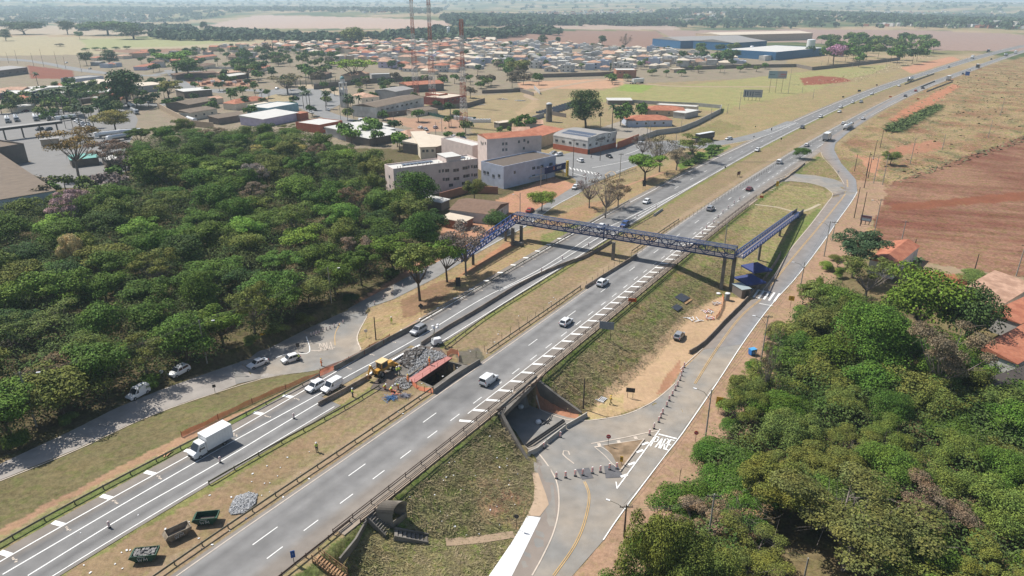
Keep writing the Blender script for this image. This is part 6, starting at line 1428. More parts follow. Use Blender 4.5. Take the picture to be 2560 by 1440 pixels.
# town trees beyond the 300 nearest: one mass of many small crowns
MASS=[]
gT='trees among the town buildings'
for poly,sp,cap,wh,rows,hr,rr,mk,sd in [
([(540,150),(640,130),(830,130),(860,200),(740,225),(560,190)],13,34,'the %s of the grove north of the roundabout',4,(8,13),(6,9),[('round','green'),('dark','deep'),('round','olive'),('sparse','dry'),('dark','green')],21),
([(0,250),(200,230),(350,290),(330,262),(250,330),(0,290)],12,20,'the %s of the depot gardens',3,(6,10),(4,6),[('round','green'),('dark','deep'),('round','olive')],22),
([(1160,230),(1240,210),(1240,160),(1340,175),(1350,215),(1200,240),(1180,260)],13,18,'the %s behind the masts',3,(7,11),(5,7.5),[('round','olive'),('round','green'),('sparse','dry')],23),
([(2010,160),(2040,110),(2120,100),(2320,108),(2345,145),(2290,160),(2120,172)],12,60,'the %s of the wood right of the factory',4,(12,20),(8,12),[('round','green'),('dark','deep'),('round','olive'),('dark','green'),('sparse','olive')],24),
([(1730,160),(1840,165),(1860,120),(1700,112),(1690,150)],20,16,'the %s beside the long blue factory',3,(9,14),(6,9),[('round','green'),('dark','deep'),('round','olive')],25),
([(1500,215),(1750,186),(1930,182),(1940,172),(1700,176),(1500,200)],14,14,'the %s along the dirt road',2,(5,8),(4,5.5),[('round','green'),('bush','green'),('round','olive')],26),
([(1255,335),(1330,300),(1345,322),(1290,338)],7,7,'the %s beside the water tower',1,(5,7),(3,4.5),[('round','green'),('dark','green')],27),
([(1540,315),(1570,290),(1600,285),(1620,300),(1560,320)],9,7,'the %s behind the orange roofed clinic',1,(7,10),(4.5,6),[('dark','deep'),('round','green')],28),
([(930,330),(960,352),(1010,372),(1010,385),(940,372),(880,360),(860,350)],8,8,'the %s in front of the white shed roofs',2,(6,8),(4,6),[('round','green'),('round','bright')],29),
([(1360,330),(1100,350),(1105,362),(1170,352)],6,4,'the %s at the avenue kerb near the masts',1,(4,5),(2.5,3.2),[('dark','green')],30),
([(300,150),(420,130),(640,130),(840,140),(830,200),(640,200),(520,190),(300,200)],15,60,'x',4,(6,10),(4,7),[('round','green'),('dark','deep'),('round','olive'),('dark','green')],41),
([(0,262),(190,215),(330,240),(400,262),(330,300),(180,300),(0,290)],11,46,'x',4,(6,10),(3.5,6),[('round','green'),('dark','deep'),('round','olive')],42),
([(860,215),(1000,205),(1210,200),(1210,225),(1100,215),(900,225)],13,24,'x',4,(5,9),(3.5,6),[('round','green'),('dark','deep'),('sparse','dry')],43),
([(560,120),(900,108),(1150,104),(1640,118),(1900,160),(1500,190),(1100,188),(940,180),(700,140)],20,70,'x',4,(5,9),(3,5),[('round','green'),('dark','deep'),('round','olive')],44),
([(380,200),(640,200),(640,300),(430,300),(370,260)],17,26,'x',4,(5,9),(3.5,6),[('round','green'),('dark','deep')],51),
([(640,225),(1000,222),(1180,300),(1180,345),(900,330),(640,270)],20,30,'x',4,(5,8),(3,5),[('round','green'),('dark','deep'),('round','olive')],52),
([(60,478),(240,470),(325,415),(335,470),(250,525),(120,540)],9,22,'x',4,(6,9),(4,6),[('sparse','dry'),('round','olive'),('sparse','grey'),('round','green')],53),
([(1700,400),(1810,368),(1800,380),(1720,420)],4,14,'the %s of roadside scrub below the slip road',2,(1.4,2.4),(2,3.2),[('bush','bright'),('bush','green')],31)]:
    for x,y in scatter(poly,sp,sd,(),cap): MASS.append((x,y,rnd.uniform(*hr),rnd.uniform(*rr),*rnd.choice(mk)))
# suburb greenery
pts=scatter([(560,120),(900,108),(1150,104),(1640,118),(1900,170),(1500,192),(1380,190),(1100,190),(940,180),(700,150)],30,40,(),62)
for x,y in pts: MASS.append((x,y,rnd.uniform(5,9),rnd.uniform(3,5.5),*rnd.choice([('round','green'),('dark','deep'),('round','olive'),('cypress','deep')])))
def masstrees():
    rs=np.random.RandomState(77); by={}; mb=MB()
    for x,y,h,r,kd,cl in MASS:
        g=hg(x,y); bl=[(x+rs.uniform(-.5,.5)*r,y+rs.uniform(-.5,.5)*r,g+h*rs.uniform(.5,.8),r*rs.uniform(.35,.55),.8) for _ in range(8)] if kd!='cypress' else [(x,y,g+h*k/8,r*.22,1.3) for k in range(1,9)]
        by.setdefault(cl,[]).append(leaves(rs,bl,420,.034*2*r*1.6 if kd!='cypress' else .3)); mb.cm=0; mb.tube((x,y,g-.1),(x,y,g+h*.55),.25,.12,n=5,cap=False)
    me=None; P=[];M_=[];ms=[]
    for i,(cl,L) in enumerate(by.items()):
        c=np.concatenate(L); P.append(c); M_+= [i]*(len(c)//4); ms.append(mat('far_leaf_'+cl,tuple(v*1.0 for v in COLT[cl]),.9,.2,.2,obj=False,isl=.45))
    P=np.concatenate(P); me=qmesh('town_trees',P,ms[0]); me.materials.clear(); [me.materials.append(m) for m in ms]; me.polygons.foreach_set('material_index',M_)
    o=bpy.data.objects.new('town_trees',me); COL.objects.link(o); tag(o,'many smaller trees among the town buildings and suburb gardens','trees',kind='stuff')
    t=mb.build('trunks',bark,o); tag(t,kind='stuff')
masstrees()
# lone trees on the far fields
for i,t in enumerate([(62,86,55,42,'dark','deep','far dark clump of trees on the left field'),(170,86,52,22,'dark','deep','far single dark tree left of centre on the field'),(335,98,66,42,'dark','deep','far broad dark tree at the field edge'),(270,88,54,60,'round','green','far lighter green grove behind the broad dark tree'),(512,80,54,12,'dark','deep','far small dark tree before the pinkish hill'),(15,102,74,16,'dark','deep','far dark tree at the left picture edge'),(200,98,78,12,'round','green','far small round tree on the pale field'),(885,118,68,34,'round','olive','far olive tree left of the masts'),(150,116,108,14,'bush','dry','far brown bush alone in the pale field'),(1505,118-4,88,12,'dark','deep','far dark trees right of the suburb roofs'),(1355,112,88,14,'dark','deep','pair of tall palms like crowns above the suburb'),(1395,112,92,9,'dark','deep','far small dark tree above the suburb roofs')]): T(*t[:6],t[6],None,lod=2)
for i,px in enumerate([214,240,262,290,318]): T(px,126+((i*7)%3)-i,118-i,10,'bush','green','%s of five low bushes along the pale field'%ORD(i+1),'low field bushes',lod=3)
# palms
fr=mat('palm_frond',(.045,.085,.025),.7,.2,2); pt=mat('palm_trunk',(.20,.16,.12),.9,.2,3)
def palm_mesh():
    rs=random.Random(3); mb=MB(); mb.tube((0,0,-.02),(.01,.01,.45),.022,.017,n=7,cap=False); mb.tube((.01,.01,.45),(0,0,.86),.017,.014,n=7,cap=False); t=mb.mesh('trunk',pt)
    mb=MB()
    for k in range(22):
        a=rs.uniform(0,6.28); el=rs.uniform(-.2,1.2); L=rs.uniform(.16,.22); p=Vector((0,0,.87)); d=Vector((math.cos(a)*math.cos(el),math.sin(a)*math.cos(el),math.sin(el))); s=Vector((-math.sin(a),math.cos(a),0))
        pts=[p]
        for j in range(4): d=(d+Vector((0,0,-.35))).normalized(); p=p+d*L/4*1.3; pts.append(p)
        for j in range(4):
            w0,w1=(.016,.035,.035,.022,.004)[j:j+2]
            for sg_ in (-1,1): mb.add([pts[j],pts[j]+s*w0*sg_-Vector((0,0,w0*.5)),pts[j+1]+s*w1*sg_-Vector((0,0,w1*.5)),pts[j+1]],[(0,1,2,3)])
    return t,mb.mesh('fronds',fr)
PT,PF=palm_mesh()
PL=[(98,222,182),(28,280,228),(96,290,235),(120,288,232),(148,290,225),(160,286,222),(185,292,220),(200,318,262),(218,320,268),(235,318,266),(165,322,290),(183,320,288),(345,252,214),(768,262,226),(776,275,228),(815,272,228),(870,285,236),(880,288,238),(900,290,240),(760,272,232),(1500,322,282),(1530,325,262),(1115,340,318),(640,246,224),(655,248,222),(675,246,226),(2285,700,640)]
for i,(px,py,top) in enumerate(sorted(PL)):
    p=G(px,py); sc=CF/(p.y*math.cos(TH)+CH*math.sin(TH)); h=(py-top)/sc*1.05; 
    wh='beside the depot' if px<240 else 'in the left town' if px<500 else 'on the roundabout' if px<700 else 'near the church and avenue' if px<1000 else 'beside the gym yard' if px<2000 else 'beside the red roofed cottage'
    n=sum(1 for q in sorted(PL)[:i+1] if ('beside the depot' if q[0]<240 else 'in the left town' if q[0]<500 else 'on the roundabout' if q[0]<700 else 'near the church and avenue' if q[0]<1000 else 'beside the gym yard' if q[0]<2000 else 'c')==(wh if px<2000 else 'c'))
    e=empty('palm_tree',(p.x,p.y,p.z),i*1.3,'tall feathery palm, %s from left %s'%(ORD(n),wh),'palm tree','palm trees'); e.scale=(h,h,h)
    for nme,me in (('trunk',PT),('fronds',PF)): o=bpy.data.objects.new(nme,me); COL.objects.link(o); o.parent=e
# row of slim cypresses by the long white wall
gC='row of small cypresses along the pale wall'
cx=[(712,212),(728,212),(740,213),(752,213),(766,214),(781,214),(803,210),(815,211),(828,212),(840,210),(856,209)]
for i,(px,py) in enumerate(cx): T(px,py+3,py-20,4,'cypress','deep','slim cypress, %s from left along the pale wall'%ORD(i+1),gC,lod=2)
# far woods: one mass nobody could count
def farwood(polys,n,seed,name,label,hs=(7,12),col=(.05,.085,.035)):
    rs=np.random.RandomState(seed); Ps=[]; tot=0
    for poly,share in polys:
        W_=[un(p[0],max(p[1],9.0)) for p in poly]; xs=[p[0] for p in W_]; ys=[p[1] for p in W_]; k=0; want=int(n*share); 
        X=rs.uniform(min(xs),max(xs),want*12); Y=rs.uniform(min(ys),max(ys),want*12); I=inpoly(X,Y,W_)&(pn(X,Y,170,seed)>-.25); X=X[I][:want]; Y=Y[I][:want]
        Zg=hq(X,Y)
        for x,y,z in zip(X,Y,Zg):
            h=rs.uniform(*hs); r=rs.uniform(5,9)*(1+math.hypot(x,y)/6000); Ps.append((x,y,z,h,r))
    out=[]
    for x,y,z,h,r in Ps:
        d=math.hypot(x,y); m=26 if d<1500 else 14; s=r*(.42 if d<1500 else .6)
        B=[(x,y,z+h*.5,r,h/r*.55)]; out.append(leaves(rs,B,m,s,up=.6,fill=.1))
    P=np.concatenate(out); me=qmesh(name,P,mat('far_'+name,col,.9,.25,.02,obj=False,isl=.35)); o=bpy.data.objects.new(name,me); COL.objects.link(o); tag(o,label,'woodland',kind='stuff')
farwood([([(640,108),(900,112),(1150,104),(1310,96),(1330,84),(1100,82),(900,96),(720,92),(540,76),(500,72),(520,84),(640,96)],.5),([(560,104),(640,104),(470,84),(380,90),(400,100)],.15),([(1240,86),(1320,88),(1400,92),(1400,84),(1240,80)],.1),([(0,60),(110,60),(110,70),(0,74)],.05),([(200,66),(340,62),(480,66),(500,78),(360,74),(200,80)],.2)],900,5,'tree_belt','belt of trees behind the suburb roofs',(7,13))
farwood([([(1140,74),(1700,62),(1640,44),(1100,50)],.24),([(1640,66),(2560,72),(3000,74),(3000,30),(1640,36)],.42),([(0,50),(470,44),(640,34),(1100,44),(1100,26),(0,26)],.2),([(-400,30),(3000,30),(3000,14),(-400,14)],.14)],6500,6,'distant_woodland','bluish far off woods and groves under the horizon',(8,14))
# shaggy ground cover on the slopes
def tufts(polypx,n,seed,name,label,size,cols,hgt=.5,clump=.6):
    rs=np.random.RandomState(seed); W_=[tuple(G2(*p)) for p in polypx]; xs=[p[0] for p in W_]; ys=[p[1] for p in W_]
    X=rs.uniform(min(xs),max(xs),n*5); Y=rs.uniform(min(ys),max(ys),n*5); I=inpoly(X,Y,W_)&(pn(X,Y,2.2,seed)>rs.uniform(-1,clump,n*5)*1.0); X=X[I][:n]; Y=Y[I][:n]; Zg=hq(X,Y); m=len(X)
    a=rs.uniform(0,6.28,m); s=size*rs.uniform(.5,1.4,m); hh=hgt*rs.uniform(.4,1.3,m); lx=rs.normal(size=m)*1.1*hh-.9*hh*0; ly=rs.normal(size=m)*1.1*hh; hh=hh*.5
    c=np.stack([X,Y,Zg-.05],1); t=np.stack([np.cos(a)*s,np.sin(a)*s,np.zeros(m)],1); u=np.stack([lx,ly,hh],1)
    P=np.stack([c-t,c+t,c+t*.6+u,c-t*.5+u],1).reshape(-1,3); me=qmesh(name,P,mat('tuft_'+name,cols[0],.9,.25,.8,obj=False,col2=cols[1],s2=.5,isl=.45)); o=bpy.data.objects.new(name,me); COL.objects.link(o); tag(o,label,'grass',kind='stuff')
tufts([(1335,1160),(1342,1260),(1290,1340),(1115,1355),(1020,1330),(1010,1240),(1240,1045),(1310,1130)],26000,31,'rough_grass','rough green and straw coloured weeds on the slope left of the underpass',.05,((.20,.19,.085),(.27,.22,.13)),.3)
tufts([(985,1300),(1110,1365),(1285,1345),(1215,1440),(1180,1500),(820,1500),(870,1380)],22000,32,'rough_grass','mixed green and dry weeds at the bottom edge',.05,((.21,.20,.09),(.29,.24,.15)),.28)
tufts([(1345,965),(1450,885),(1560,800),(1640,745),(1720,680),(1800,650),(1850,640),(1800,735),(1720,800),(1640,900),(1540,985),(1450,1030)],36000,33,'rough_grass','shaggy weeds on the slope between footpath and pale dirt',.055,((.20,.20,.09),(.29,.24,.14)),.34)
tufts([(2150,400),(2230,290),(2400,185),(2560,150),(2900,150),(2900,330),(2560,345),(2230,450),(2170,500)],40000,34,'dry_grass','tall straw coloured grass on the right hillside',.09,((.44,.36,.24),(.38,.32,.20)),.55)
tufts([(2215,330),(2225,315),(2345,262),(2350,270),(2250,330)],6500,35,'green_scrub','strip of dense green scrub on the right hillside',.45,((.07,.11,.03),(.10,.13,.04)),2.2,clump=-.5)
tufts([(1880,690),(1990,540),(2010,535),(2060,475),(1960,470),(1890,515),(1845,640)],9000,36,'rough_grass','dry grass under the right ramp of the footbridge',.05,((.28,.24,.14),(.22,.21,.10)),.28)
tufts([(1960,215),(2150,205),(2340,140),(2320,135),(2100,190)],2500,37,'dry_grass','dry grass bank above the red earth pit',.5,((.20,.19,.09),(.16,.17,.07)),.8)

def undergrowth(polypx,n,seed,name,label,excl=(),HU=6.0):
    rs=np.random.RandomState(seed); W_=[tuple(G2(*p)) for p in polypx]; xs=[p[0] for p in W_]; ys=[p[1] for p in W_]
    X=rs.uniform(min(xs),max(xs),n*5); Y=rs.uniform(min(ys),max(ys),n*5); I=inpoly(X,Y,W_)&(pn(X,Y,6,seed)>-.42)
    for q in excl: I&=~inpoly(X,Y,[tuple(G2(*p)) for p in q])
    X=X[I][:n]; Y=Y[I][:n]; Zg=hq(X,Y); B=[(x,y,z+HU*rs.uniform(.25,.75),rs.uniform(1.8,3.6),rs.uniform(.8,1.2)) for x,y,z in zip(X,Y,Zg)]
    P=leaves(rs,B,n*150,.17,up=.7,fill=.1); me=qmesh(name,P,mat('under_'+name,(.055,.10,.018),.9,.25,.3,obj=False,col2=(.085,.11,.03),s2=.12,isl=.5)); o=bpy.data.objects.new(name,me); COL.objects.link(o); tag(o,label,'undergrowth',kind='stuff')
undergrowth(LW,2500,51,'undergrowth','low leafy undergrowth filling the left woodland between the crowns',EX)
undergrowth(RW,800,52,'undergrowth','low leafy undergrowth filling the right woodland between the crowns',[[(1830,1330),(2000,1300),(2180,1390),(2250,1560),(1800,1560)]])

tufts([(2160,395),(2230,300),(2400,195),(2560,160),(2900,150),(2900,330),(2560,345),(2230,440)],1500,38,'tussocks','dark brownish tussocks scattered on the right hillside',.7,((.20,.17,.09),(.15,.15,.07)),1.1,clump=.2)
tufts([(2225,470),(2240,440),(2560,340),(2700,320),(2700,332),(2560,356)],1200,39,'tussocks','line of pale tussocks along the ploughed field edge',.55,((.36,.32,.18),(.26,.24,.12)),1.2,clump=0)
# ---------------------------------------------------------------- buildings
def wm(name,c,**k): return mat('wall_'+name,A(*c,.86),.85,.14,.5,obj=False,**k)
WALL={'white':wm('white',(226,224,220),col2=A(206,202,196),s2=.1),'cream':wm('cream',(228,214,192)),'pink':wm('pink_grey',(226,206,198)),'grey':wm('grey',(176,174,172)),'bluegrey':wm('blue_grey',(186,194,212)),'brick':wm('brick',(172,120,96)),'dark':wm('dark',(124,114,106)),'red':wm('red',(156,88,76)),'orange':wm('orange',(186,104,76)),'tan':wm('tan',(190,168,142)),'blue':wm('blue',(48,104,152)),'navy':wm('navy',(34,40,92)),'teal':wm('teal',(142,184,196)),'yellow':wm('yellow',(226,186,60)),'lilac':wm('lilac',(200,190,214)),'conc':conc}
tile=mat('roof_tiles',A(206,132,100),.85,.16,1.5,obj=False,col2=A(186,112,84),s2=.4); tilep=mat('roof_tiles_pale',A(222,178,150),.85,.14,1.5,obj=False,col2=A(190,148,122),s2=.4); tileb=mat('roof_tiles_brown',A(140,112,94),.9,.2,1,obj=False); metalw=mat('roof_sheet_white',A(228,226,220),.6,.06,.3,obj=False); metalg=mat('roof_sheet_grey',A(172,168,164),.6,.1,.3,obj=False); metalc=mat('roof_sheet_cream',A(232,216,194),.7,.08,.3,obj=False); oldr=mat('roof_fibre_old',A(134,118,102),.9,.18,.5,obj=False); slab=mat('roof_slab',A(118,106,96),.9,.12,.5,obj=False)
ROOF={'tile':tile,'tilep':tilep,'tileb':tileb,'white':metalw,'grey':metalg,'cream':metalc,'old':oldr,'slab':slab,'blue':WALL['blue'],'teal':mat('roof_teal',A(120,190,180),.7,.1,.5,obj=False),'dark':mat('roof_dark',A(92,84,80),.85,.15,.5,obj=False)}
win=mat('window_dark',(.03,.035,.045),.2,.1,1,spec=.6); winf=mat('window_frame',(.6,.6,.58),.5,.05,2); shut=mat('window_shutter',A(190,186,190),.6,.05,2); solar=mat('solar_panel',A(120,130,150),.25,.1,1,metal=.3); door=mat('door_dark',(.05,.045,.04),.6,.1,2)
def scale_at(p): return CF/(p[1]*math.cos(TH)+CH*math.sin(TH))
def bld(px0,px1,depth,h,wall='white',roof='white',rtype='flat',name='building',label='',cat='building',group=None,over=.3,rh=None,win_rows=(),win_side=(),parapet=.5,z=None,door_at=None,ret=False,wins_h=1.1,winmat=None):
    """px0->px1: traced foot of the long front wall; depth away from the camera (m)"""
    a=Vector(un(*px0)) if z is None else Vector(un(*px0,z)); b=Vector(un(*px1)) if z is None else Vector(un(*px1,z)); d=(b-a); L=d.length; ang=math.atan2(d.y,d.x)
    g=0 if z is None else z
    e=empty(name,(a.x,a.y,g+min(0,hills(a.x,a.y))),ang,label,cat,group); D=depth
    mb=MB(); mb.box((L/2,D/2,h/2-.5),(L,D,h+1)); 
    if rtype=='flat' and parapet:
        t=.2
        for c,dd in (((L/2,t/2,h+parapet/2),(L,t,parapet)),((L/2,D-t/2,h+parapet/2),(L,t,parapet)),((t/2,D/2,h+parapet/2),(t,D-2*t,parapet)),((L-t/2,D/2,h+parapet/2),(t,D-2*t,parapet))): mb.box(c,dd)
    mb.build('wall',WALL[wall],e); o=over; rh_=rh if rh is not None else max(.8,min(L,D)*.22); mr=ROOF[roof]
    mb=MB()
    if rtype=='flat': mb.box((L/2,D/2,h+.06),(L-.42,D-.42,.1))
    elif rtype=='slab': mb.box((L/2,D/2,h+.12),(L+2*o,D+2*o,.22))
    elif rtype=='gable':   # ridge along the length
        mb.add([(-o,-o,h),(L+o,-o,h),(L+o,D+o,h),(-o,D+o,h),(-o,D/2,h+rh_),(L+o,D/2,h+rh_)],[(0,1,5,4),(2,3,4,5),(3,0,4),(1,2,5),(3,2,1,0)])
    elif rtype=='gableD':
        mb.add([(-o,-o,h),(L+o,-o,h),(L+o,D+o,h),(-o,D+o,h),(L/2,-o,h+rh_),(L/2,D+o,h+rh_)],[(3,0,4,5),(1,2,5,4),(0,1,4),(2,3,5),(3,2,1,0)])
    elif rtype=='hip':
        i=min(L,D)/2
        if L>=D: R1,R2=(i,D/2,h+rh_),(L-i,D/2,h+rh_); F=[(0,1,5,4),(2,3,4,5),(3,0,4),(1,2,5)]
        else: R1,R2=(L/2,i,h+rh_),(L/2,D-i,h+rh_); F=[(0,1,4),(2,3,5),(3,0,4,5),(1,2,5,4)]
        mb.add([(-o,-o,h),(L+o,-o,h),(L+o,D+o,h),(-o,D+o,h),R1,R2],F+[(3,2,1,0)])
    elif rtype=='arch':
        n=10; V=[(x,D/2-math.cos(math.pi*k/n)*(D/2+o),h+rh_*math.sin(math.pi*k/n)) for x in (-o,L+o) for k in range(n+1)]; mb.add(V,[(k,n+1+k,n+2+k,k+1) for k in range(n)]+[tuple(range(n+1)),tuple(range(2*n+1,n,-1))])
    elif rtype=='archD':
        n=10; V=[(L/2-math.cos(math.pi*k/n)*(L/2+.1),y,h-.3+rh_*math.sin(math.pi*k/n)) for y in (0,D+.2) for k in range(n+1)]; mb.add(V,[(k+1,n+2+k,n+1+k,k) for k in range(n)]+[tuple(range(n,-1,-1)),tuple(range(n+1,2*n+2))])
    elif rtype=='shed': mb.add([(-o,-o,h),(L+o,-o,h),(L+o,D+o,h+rh_),(-o,D+o,h+rh_),(-o,-o,h-.1),(L+o,-o,h-.1),(L+o,D+o,h),(-o,D+o,h)],[(0,1,2,3),(7,6,5,4),(0,4,5,1),(2,6,7,3),(1,5,6,2),(3,7,4,0)])
    mb.build('roof',mr,e)
    def window(x,y,zc,w,hh,side,m_=None):
        mb=MB(); f=MB()
        if side=='f': mb.box((x,-.03,zc),(w,.06,hh)); f.box((x,-.02,zc-hh/2-.06),(w+.2,.12,.08)); f.box((x,-.05,zc),(.06,.06,hh))
        elif side=='l': mb.box((-.03,y,zc),(.06,w,hh)); f.box((-.02,y,zc-hh/2-.06),(.12,w+.2,.08)); f.box((-.05,y,zc),(.06,.06,hh))
        else: mb.box((L+.03,y,zc),(.06,w,hh)); f.box((L+.02,y,zc-hh/2-.06),(.12,w+.2,.08)); f.box((L+.05,y,zc),(.06,.06,hh))
        o_=mb.build('window',m_ or winmat or win,e); f.build('frame',winf,o_)
    for zc,xs,w in win_rows:
        for x in xs: window(x*L,0,zc,w,wins_h,'f')
    for sd,zc,ys,w in win_side:
        for y in ys: window(0,y*D,zc,w,wins_h,sd)
    if door_at is not None: mb=MB(); mb.box((door_at*L,-.03,1.05),(1.0,.06,2.1)); mb.build('door',door,e)
    return (e,L,D,h)
def part(e,name,m,fn):
    mb=MB(); fn(mb); return mb.build(name,m,e)
# --- the blocks by the junction (measured from the photo)
e,L,D,h=bld((1058,492),(1195,466),9.5,9.6,'pink','white','flat',label='long pink grey apartment building with white roof and solar panels',win_side=[('l',6.6,(.5,),1.1)],win_rows=[(7.6,(.36,.40),.6),(7.6,(.46,),1.5),(7.4,(.58,),2.0),(7.6,(.72,),1.8),(7.8,(.77,.81),.6),(7.6,(.88,),1.6),(4.6,(.41,),.7),(4.5,(.46,),1.5),(4.4,(.58,),2.0),(4.6,(.72,),1.8),(4.8,(.77,.81),.6),(4.6,(.88,),1.6),(1.8,(.52,.7),1.2)],name='apartment_building') if 0 else bld((1060,508),(1196,470),1,1,label='x') if 0 else (None,)*4
def quadbld(A_,B_,C_,h,wall,roof,name,label,cat='building',z=0,par=.6,rtype='flat',rh=1.5,top=False,dmax=99,**kw):
    """corner building: A=left foot, B=nearest corner foot, C=right foot (traced px at ground)"""
    a,b,c=[Vector(un(*p,z+(h+par if top else 0))) for p in (A_,B_,C_)]; u=(c-b); L=u.length; ang=math.atan2(u.y,u.x); un_=u.normalized(); D=min(dmax,max(2.5,(a-b).dot(Vector((-un_.y,un_.x)))))
    p0=proj(b.x,b.y,z); p1=proj(c.x,c.y,z)
    return bld(p0,p1,D,h,wall,roof,rtype,name,label,cat,rh=rh,parapet=par,z=z if z else None,**kw)
r1=quadbld((956,411),(983,422),(1194,396),10.4,'pink','white','apartment_building','long pink grey apartment building with white roof and solar panels',top=True,
 win_rows=[(8.0,(.53,.57),.7),(7.9,(.62,),1.6),(7.6,(.73,),2.3),(8.0,(.84,),2),(8.2,(.885,.925),.7),(8.0,(.97,),1.6),(4.8,(.575,),.8),(4.6,(.62,),1.6),(4.4,(.73,),2.3),(4.9,(.845,),2),(5.0,(.885,.925),.7),(4.8,(.97,),1.4),(2.2,(.66,.82),1.6)],win_side=[('l',7.3,(.5,),1.2),('l',3.8,(.5,),1.2)])
e,L,D,h=r1
part(e,'stair_tower',WALL['pink'],lambda m:m.box((L*.71,D*.5,h+1.1),(6.0,D*.9,2.2))); part(e,'tower_roof',metalw,lambda m:m.box((L*.71,D*.5,h+2.26),(6.4,D*.95,.12)))
for x0,x1 in ((.16,.52),(.80,.92)): part(e,'solar_array',solar,lambda m:[m.box((L*(x0+(x1-x0)*(k+.5)/8),D*.62,h+.45),(L*(x1-x0)/8*.9,1.9,.06),0,None) for k in range(8)])
for k,x in enumerate((.07,.10,.13,.30,.36,.40,.45,.55,.60,.83,.86,.9,.94)): part(e,'roof_vent',conc,lambda m:(m.tube((L*x,D*.2,h),(L*x,D*.2,h+.7),.1,n=6),m.box((L*x,D*.2,h+.75),(.35,.25,.12))))
r2=quadbld((1178,337),(1217,348),(1354,338),14.4,'pink','tile','apartment_building','tall pink grey block with orange tiled roof behind the blue grey building',top=True,par=0,rtype='gable',rh=1.3,over=.05,win_rows=[(12.0,(.29,.35,.75),.8),(12.4,(.58,),.8),(12.8,(.68,),.8),(9.6,(.29,.35,.67),.8)],win_side=[('l',12.0,(.35,.62),.6),('l',11.6,(.5,),1.2),('l',12.5,(.15,),1.0)])
r3=quadbld((1211,401),(1259,416),(1390,388),8.0,'bluegrey','slab','apartment_building','blue grey building with flat brown roof beside the billboard',top=True,win_rows=[(5.4,(.56,.72),1.6),(5.2,(.63,.66),.6),(5.4,(.9,),1.8),(5.4,(.2,),.9),(2.2,(.56,),1.6)],win_side=[('l',4.6,(.2,.7,.85),1.2),('l',4.0,(.45,),1.2)])
part(r3[0],'ledge',WALL['white'],lambda m:m.box((r3[1]*.62,-.6,2.2),(r3[1]*.3,1.2,.16)))
quadbld((1170,385),(1182,418),(1215,412),8.6,'pink','white','building','small pink grey stair block between the two apartment buildings')
quadbld((1036,360),(1052,398),(1090,396),5.4,'cream','cream','house','cream house with pale roof behind the pink apartments',rtype='shed',rh=.8,win_rows=[(3.6,(.2,.45,.8),1.0)])
quadbld((1062,366),(1090,392),(1150,372),4.6,'dark','cream','open_shed','open shed with pale cream roof behind the pink apartments',rtype='shed',rh=1)
# gym with curved roof and written front
gx=quadbld((1356,343),(1470,351),(1541,334.5),6.6,'white','grey','commercial_building','white gym building with curved grey roof and red brick base',rtype='archD',rh=2.0,top=True,par=0,win_rows=[(4.2,(.08,.3,.7,.9),1.5)],win_side=[('l',4.2,(.1,.3,.5,.7,.9),1.5)])
e,L,D,h=gx
part(e,'brick_base',WALL['orange'],lambda m:(m.box((L/2,-.06,1.3),(L+.2,.1,2.4)),m.box((-.06,D/2,1.3),(.1,D,2.4)))); part(e,'entrance_door',door,lambda m:m.box((.8,-.13,1.1),(1.6,.06,2.2)))
part(e,'front_parapet',WALL['white'],lambda m:m.box((L/2,-.05,h+.45),(L+.3,.25,1.9)))
part(e,'solar_array',solar,lambda m:[m.beam((L*.10,D*(.08+.058*k),h+.95),(L*.36,D*(.08+.058*k),h+1.78),D*.05,.06) for k in range(14)])
def text(s,size,m,par,loc,rz=0,rx=R(90),name='lettering',ext=.02,ax='CENTER'):
    c=bpy.data.curves.new(name,'FONT'); c.body=s; c.size=size; c.extrude=ext; c.align_x=ax; c.align_y='CENTER'; o=bpy.data.objects.new(name,c); COL.objects.link(o)
    dg=bpy.context.evaluated_depsgraph_get(); me=bpy.data.meshes.new_from_object(o.evaluated_get(dg)); bpy.data.objects.remove(o); me.materials.clear(); me.materials.append(m); o=bpy.data.objects.new(name,me); COL.objects.link(o)
    o.parent=par; o.location=loc; o.rotation_euler=(rx,0,rz); return o
blk=mat('letter_black',(.03,.03,.035),.6,.05,3)
text('Gazellafy',2.2,blk,e,(L*.42,-.22,h-.5))
part(e,'round_logo',blk,lambda m:[m.beam((L*.72+1.0*math.cos(t),-.22,h+.1+1.0*math.sin(t)),(L*.72+1.0*math.cos(t+.6),-.22,h+.1+1.0*math.sin(t+.6)),.12,.22,up=(0,1,0)) for t in [k*.6 for k in range(10)]])
quadbld((1322,355),(1345,372),(1410,350),5.6,'tan','tile','building','building with wide orange tiled roof behind the tall pink block',rtype='shed',rh=.8)
# orange wall, grey walls
def wall(px,h,w,m,label,name='boundary_wall',cat='wall',zs=None,group=None):
    P=[Vector(un(*p)) for p in px]; c=P[0].copy(); mb=MB()
    for a,b in zip(P[:-1],P[1:]): a=a-c;b=b-c; mb.beam((a.x,a.y,h/2-.1),(b.x,b.y,h/2-.1),w,h+.2)
    return mb.build(name,m,loc=(c.x,c.y,0),label=label,cat=cat,group=group)
gw='walls around the town lots'
wall([(1543,373),(1596,352)],3.4,.25,WALL['orange'],'orange rendered wall joining the gym building',group=gw)
wall([(1596,354),(1640,338),(1700,330),(1740,314),(1800,283),(1803,272)],2.8,.25,WALL['grey'],'long grey block wall around the orange roofed clinic',group=gw)
wall([(1803,272),(1740,266),(1640,262),(1580,258)],2.4,.25,WALL['grey'],'rear grey wall between clinic yard and yellow field',group=gw)
wall([(1415,294),(1380,288),(1382,282)],2.4,.25,WALL['dark'],'short dark wall by the water tower',group=gw)
